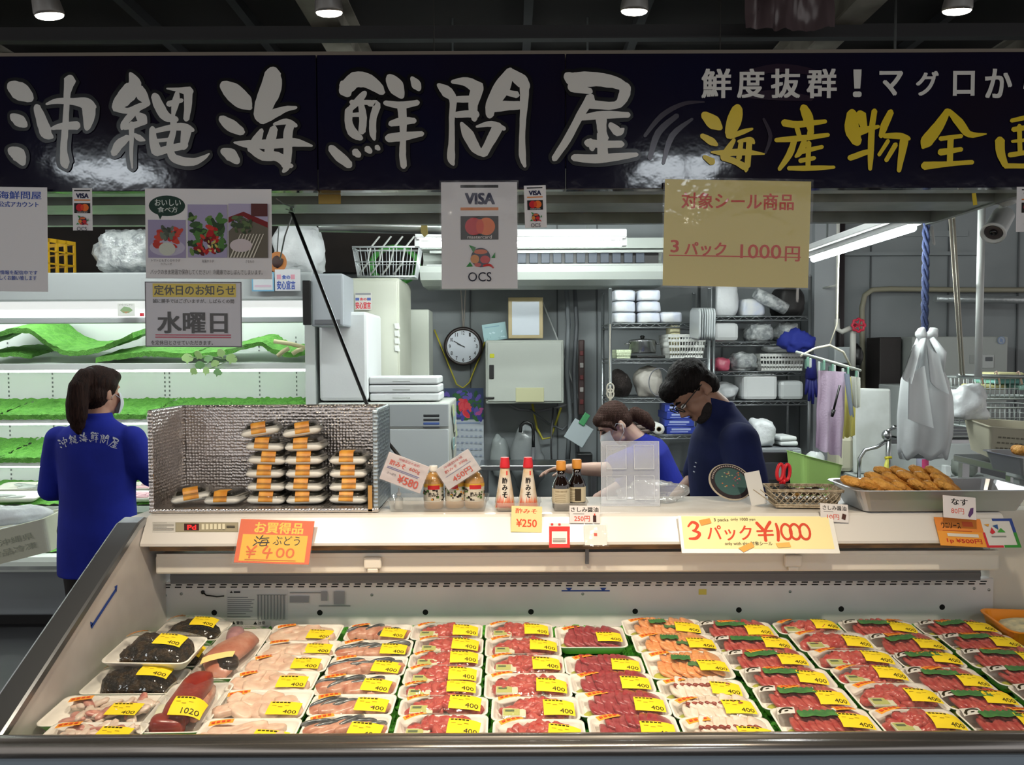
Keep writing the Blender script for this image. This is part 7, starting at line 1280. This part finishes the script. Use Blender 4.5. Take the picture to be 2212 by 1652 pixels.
b = MB(); b.ell((-.022, 0, .044), (.096, .083, .084), M, 24, 16); b.ell((-.055, 0, -.015), (.052, .074, .062), M, 20, 12); b.ell((.045, 0, .075), (.055, .07, .04), M, 20, 12); b.ell((.07, 0, .06), (.028, .055, .022), M, 16, 10)
h = remesh(b, 'hair', m_hair2, .006, 2, t)
for v in h.data.vertices: v.co += v.normal*(.003*noise.noise(v.co*45)+.003*noise.noise(v.co*110))
b = MB(); b.ell((.04, 0, -.088), (.048, .050, .032), M, 20, 12); b.ell((.03, 0, -.07), (.042, .0605, .036), M, 18, 12); b.ell((.088, 0, -.052), (.006, .022, .005), M, 12, 6); remesh(b, 'beard', mat('1c1413', .8, bump=.6, bscale=200), .006, 2, t)
b = MB()
for s in (-1, 1): b.tube([M @ Vector((.098+.004*e, s*.034+.023*c, .006+.018*e)) for c, e in arc(20)], .0022, 6, loop=True); b.tube([M @ Vector((.094, s*.057, .010)), M @ Vector((.05, s*.078, .012)), M @ Vector((-.02, s*.081, .008))], .0022, 6)
b.tube([M @ Vector((.099, -.011, .01)), M @ Vector((.103, 0, .013)), M @ Vector((.099, .011, .01))], .002, 6); b.build('glasses', m_black, t)
for s in (-1, 1): MB().ell((.078, s*.033, .004), (.012, .014, .008), M, 14, 8).build('eye', mat('d8d4d0', .2), t)
for s in (-1, 1): MB().tube([M @ Vector((.088, s*.018, .026)), M @ Vector((.088, s*.035, .031)), M @ Vector((.078, s*.052, .026))], [.004, .005, .003], 6).build('eyebrow', m_hair2, t)
b = MB()
for x, z, L in ((-.118, 1.20, .02), (-.125, 1.165, .02), (-.122, 1.185, .012)): b.box((x-.012, -.075, z), (.004, .016, .003), M=Matrix.Rotation(0, 4, 'Y'))
b.build('chest_print', mat('b8bcc8', .6), t)
# woman with face mask leaning over the back table
o = Vector((P(1330, 900, 4.2).x, 4.2, 0)); t = thing('person', 'woman with white face mask and low ponytail leaning forward with one arm stretched out left', 'person', o)
def Q(px, py, Y=4.2): p = P(px, py, Y); return Vector((p.x-o.x, Y-4.2, p.z))
C = Q(1326, 917); M = frame(C, (-.80, -.10, -.58), (-.58, 0, .8))
b = MB(); head(b, M); ch = Q(1392, 985); hp = Q(1452, 1105); nk = Q(1376, 950)
limb(b, [(ch, .09), (nk, .055), (M @ Vector((-.04, 0, -.05)), .055)])
limb(b, [(hp, .13), ((hp+ch)/2, .115), (ch, .115)])
for s in (-1, 1):
    k = Vector((hp.x-.02, s*.09, .46)); limb(b, [(hp+Vector((0, s*.08, -.03)), .09), (k, .056), (Vector((hp.x+.03, s*.09, .09)), .04)]); limb(b, [(Vector((hp.x+.04, s*.09, .04)), .036), (Vector((hp.x-.10, s*.095, .03)), .028), (Vector((hp.x-.15, s*.1, .025)), .02)])
S1 = Q(1388, 985, 4.06); E1 = Q(1310, 1014, 3.96); W1 = Q(1228, 1012, 3.98)
limb(b, [(S1, .05), (E1, .040), ((E1*.6+W1*.4), .037), (W1, .026)]); hand(b, W1, (-1, .05, -.06), (0, -.35, -1), (0, .9, -.3), .28)
S2 = Q(1388, 985, 4.34); E2 = Q(1350, 1045, 4.42); W2 = Q(1290, 1075, 4.36); limb(b, [(S2, .05), (E2, .04), (W2, .027)]); hand(b, W2, (-.9, -.2, -.3), (0, 0, -1), (0, -1, .1), .5)
remesh(b, 'body', m_skinp, .005, 3, t)
b = MB(); ax = (ch-hp).normalized(); rings = []
for f_, rx, ry in ((-.22, .14, .18), (-.2, .142, .182), (.3, .135, .172), (.7, .135, .18), (1.0, .138, .19), (1.18, .125, .168), (1.36, .088, .100), (1.44, .068, .07), (1.5, .062, .064)):
    c0 = hp+(ch-hp)*f_ if f_ <= 1 else ch+(nk-ch)*((f_-1)/.44); u = Vector((ax.z, 0, -ax.x)); rings.append([c0+u*rx*c+Vector((0, 1, 0))*ry*e for c, e in arc(36)])
b.loft(rings)
limb(b, [(S1+Vector((.01, .03, 0)), .075), ((S1+E1)/2, .068), (S1*.25+E1*.75, .064)]); limb(b, [(S2, .075), ((S2+E2)/2, .068), (E2, .062)])
remesh(b, 'shirt', m_blue, .007, 4, t)
b = MB()
for s in (-1, 1): limb(b, [(hp+Vector((0, s*.08, -.04)), .105), (Vector((hp.x-.02, s*.09, .46)), .072), (Vector((hp.x+.03, s*.09, .10)), .06)])
ball(b, hp+Vector((0, 0, -.02)), (.13, .165, .09)); remesh(b, 'trousers', m_pants, .009, 4, t)
b = MB()
for s in (-1, 1): limb(b, [(Vector((hp.x+.04, s*.09, .03)), .042), (Vector((hp.x-.10, s*.095, .028)), .04), (Vector((hp.x-.15, s*.1, .025)), .032)])
b.v = [(x, y, max(z, .001)) for x, y, z in b.v]; remesh(b, 'shoes', mat('c8c8c4', .5), .008, 2, t)
b = MB(); b.ell((-.02, 0, .042), (.096, .083, .084), M, 24, 16); b.ell((-.05, 0, -.005), (.062, .0785, .06), M, 20, 14); b.ell((.04, 0, .065), (.05, .072, .04), M, 18, 12)
for s in (-1, 1): limb(b, [(M @ Vector((.06, s*.062, .045)), .016), (M @ Vector((.03, s*.076, .02)), .014), (M @ Vector((.018, s*.078, -.02)), .008)])
tie = M @ Vector((-.11, 0, .0)); limb(b, [(tie, .026), (tie+Vector((.03, -.01, -.005)), .04), (tie+Vector((.075, -.015, -.03)), .042), (tie+Vector((.11, -.015, -.065)), .03), (tie+Vector((.125, -.015, -.09)), .014)])
h = remesh(b, 'hair', hairm('2e1e18', '44302a'), .006, 3, t)
for v in h.data.vertices: v.co += v.normal*.0009*math.sin(v.co.z*480+noise.noise(v.co*9)*3)
MB().tube([tie+Vector((.01*c, .026*c, .026*e)) for c, e in arc(16)], .006, 6, loop=True).build('hair_tie', m_black, t)
b = MB(); b.grid(lambda u, v: M @ Vector(((.066+.05*math.cos((v-.5)*2.2))*math.cos((u-.5)*2.2)+.006, .073*math.sin((u-.5)*2.4), -.055+.105*(v-.5))), 16, 10)
for s in (-1, 1): b.tube([M @ Vector((.05, s*.066, -.025)), M @ Vector((.0, s*.082, .01)), M @ Vector((-.026, s*.084, -.012)), M @ Vector((-.01, s*.082, -.05)), M @ Vector((.045, s*.066, -.085))], .0018, 4)
b.build('face_mask', m_mask, t)
for s in (-1, 1): MB().ell((.079, s*.033, .004), (.011, .014, .006), M, 14, 8).build('eye', mat('2a2220', .2), t); MB().tube([M @ Vector((.087, s*.02, .022)), M @ Vector((.085, s*.036, .026)), M @ Vector((.075, s*.05, .021))], [.003, .0035, .002], 6).build('eyebrow', m_hair, t)
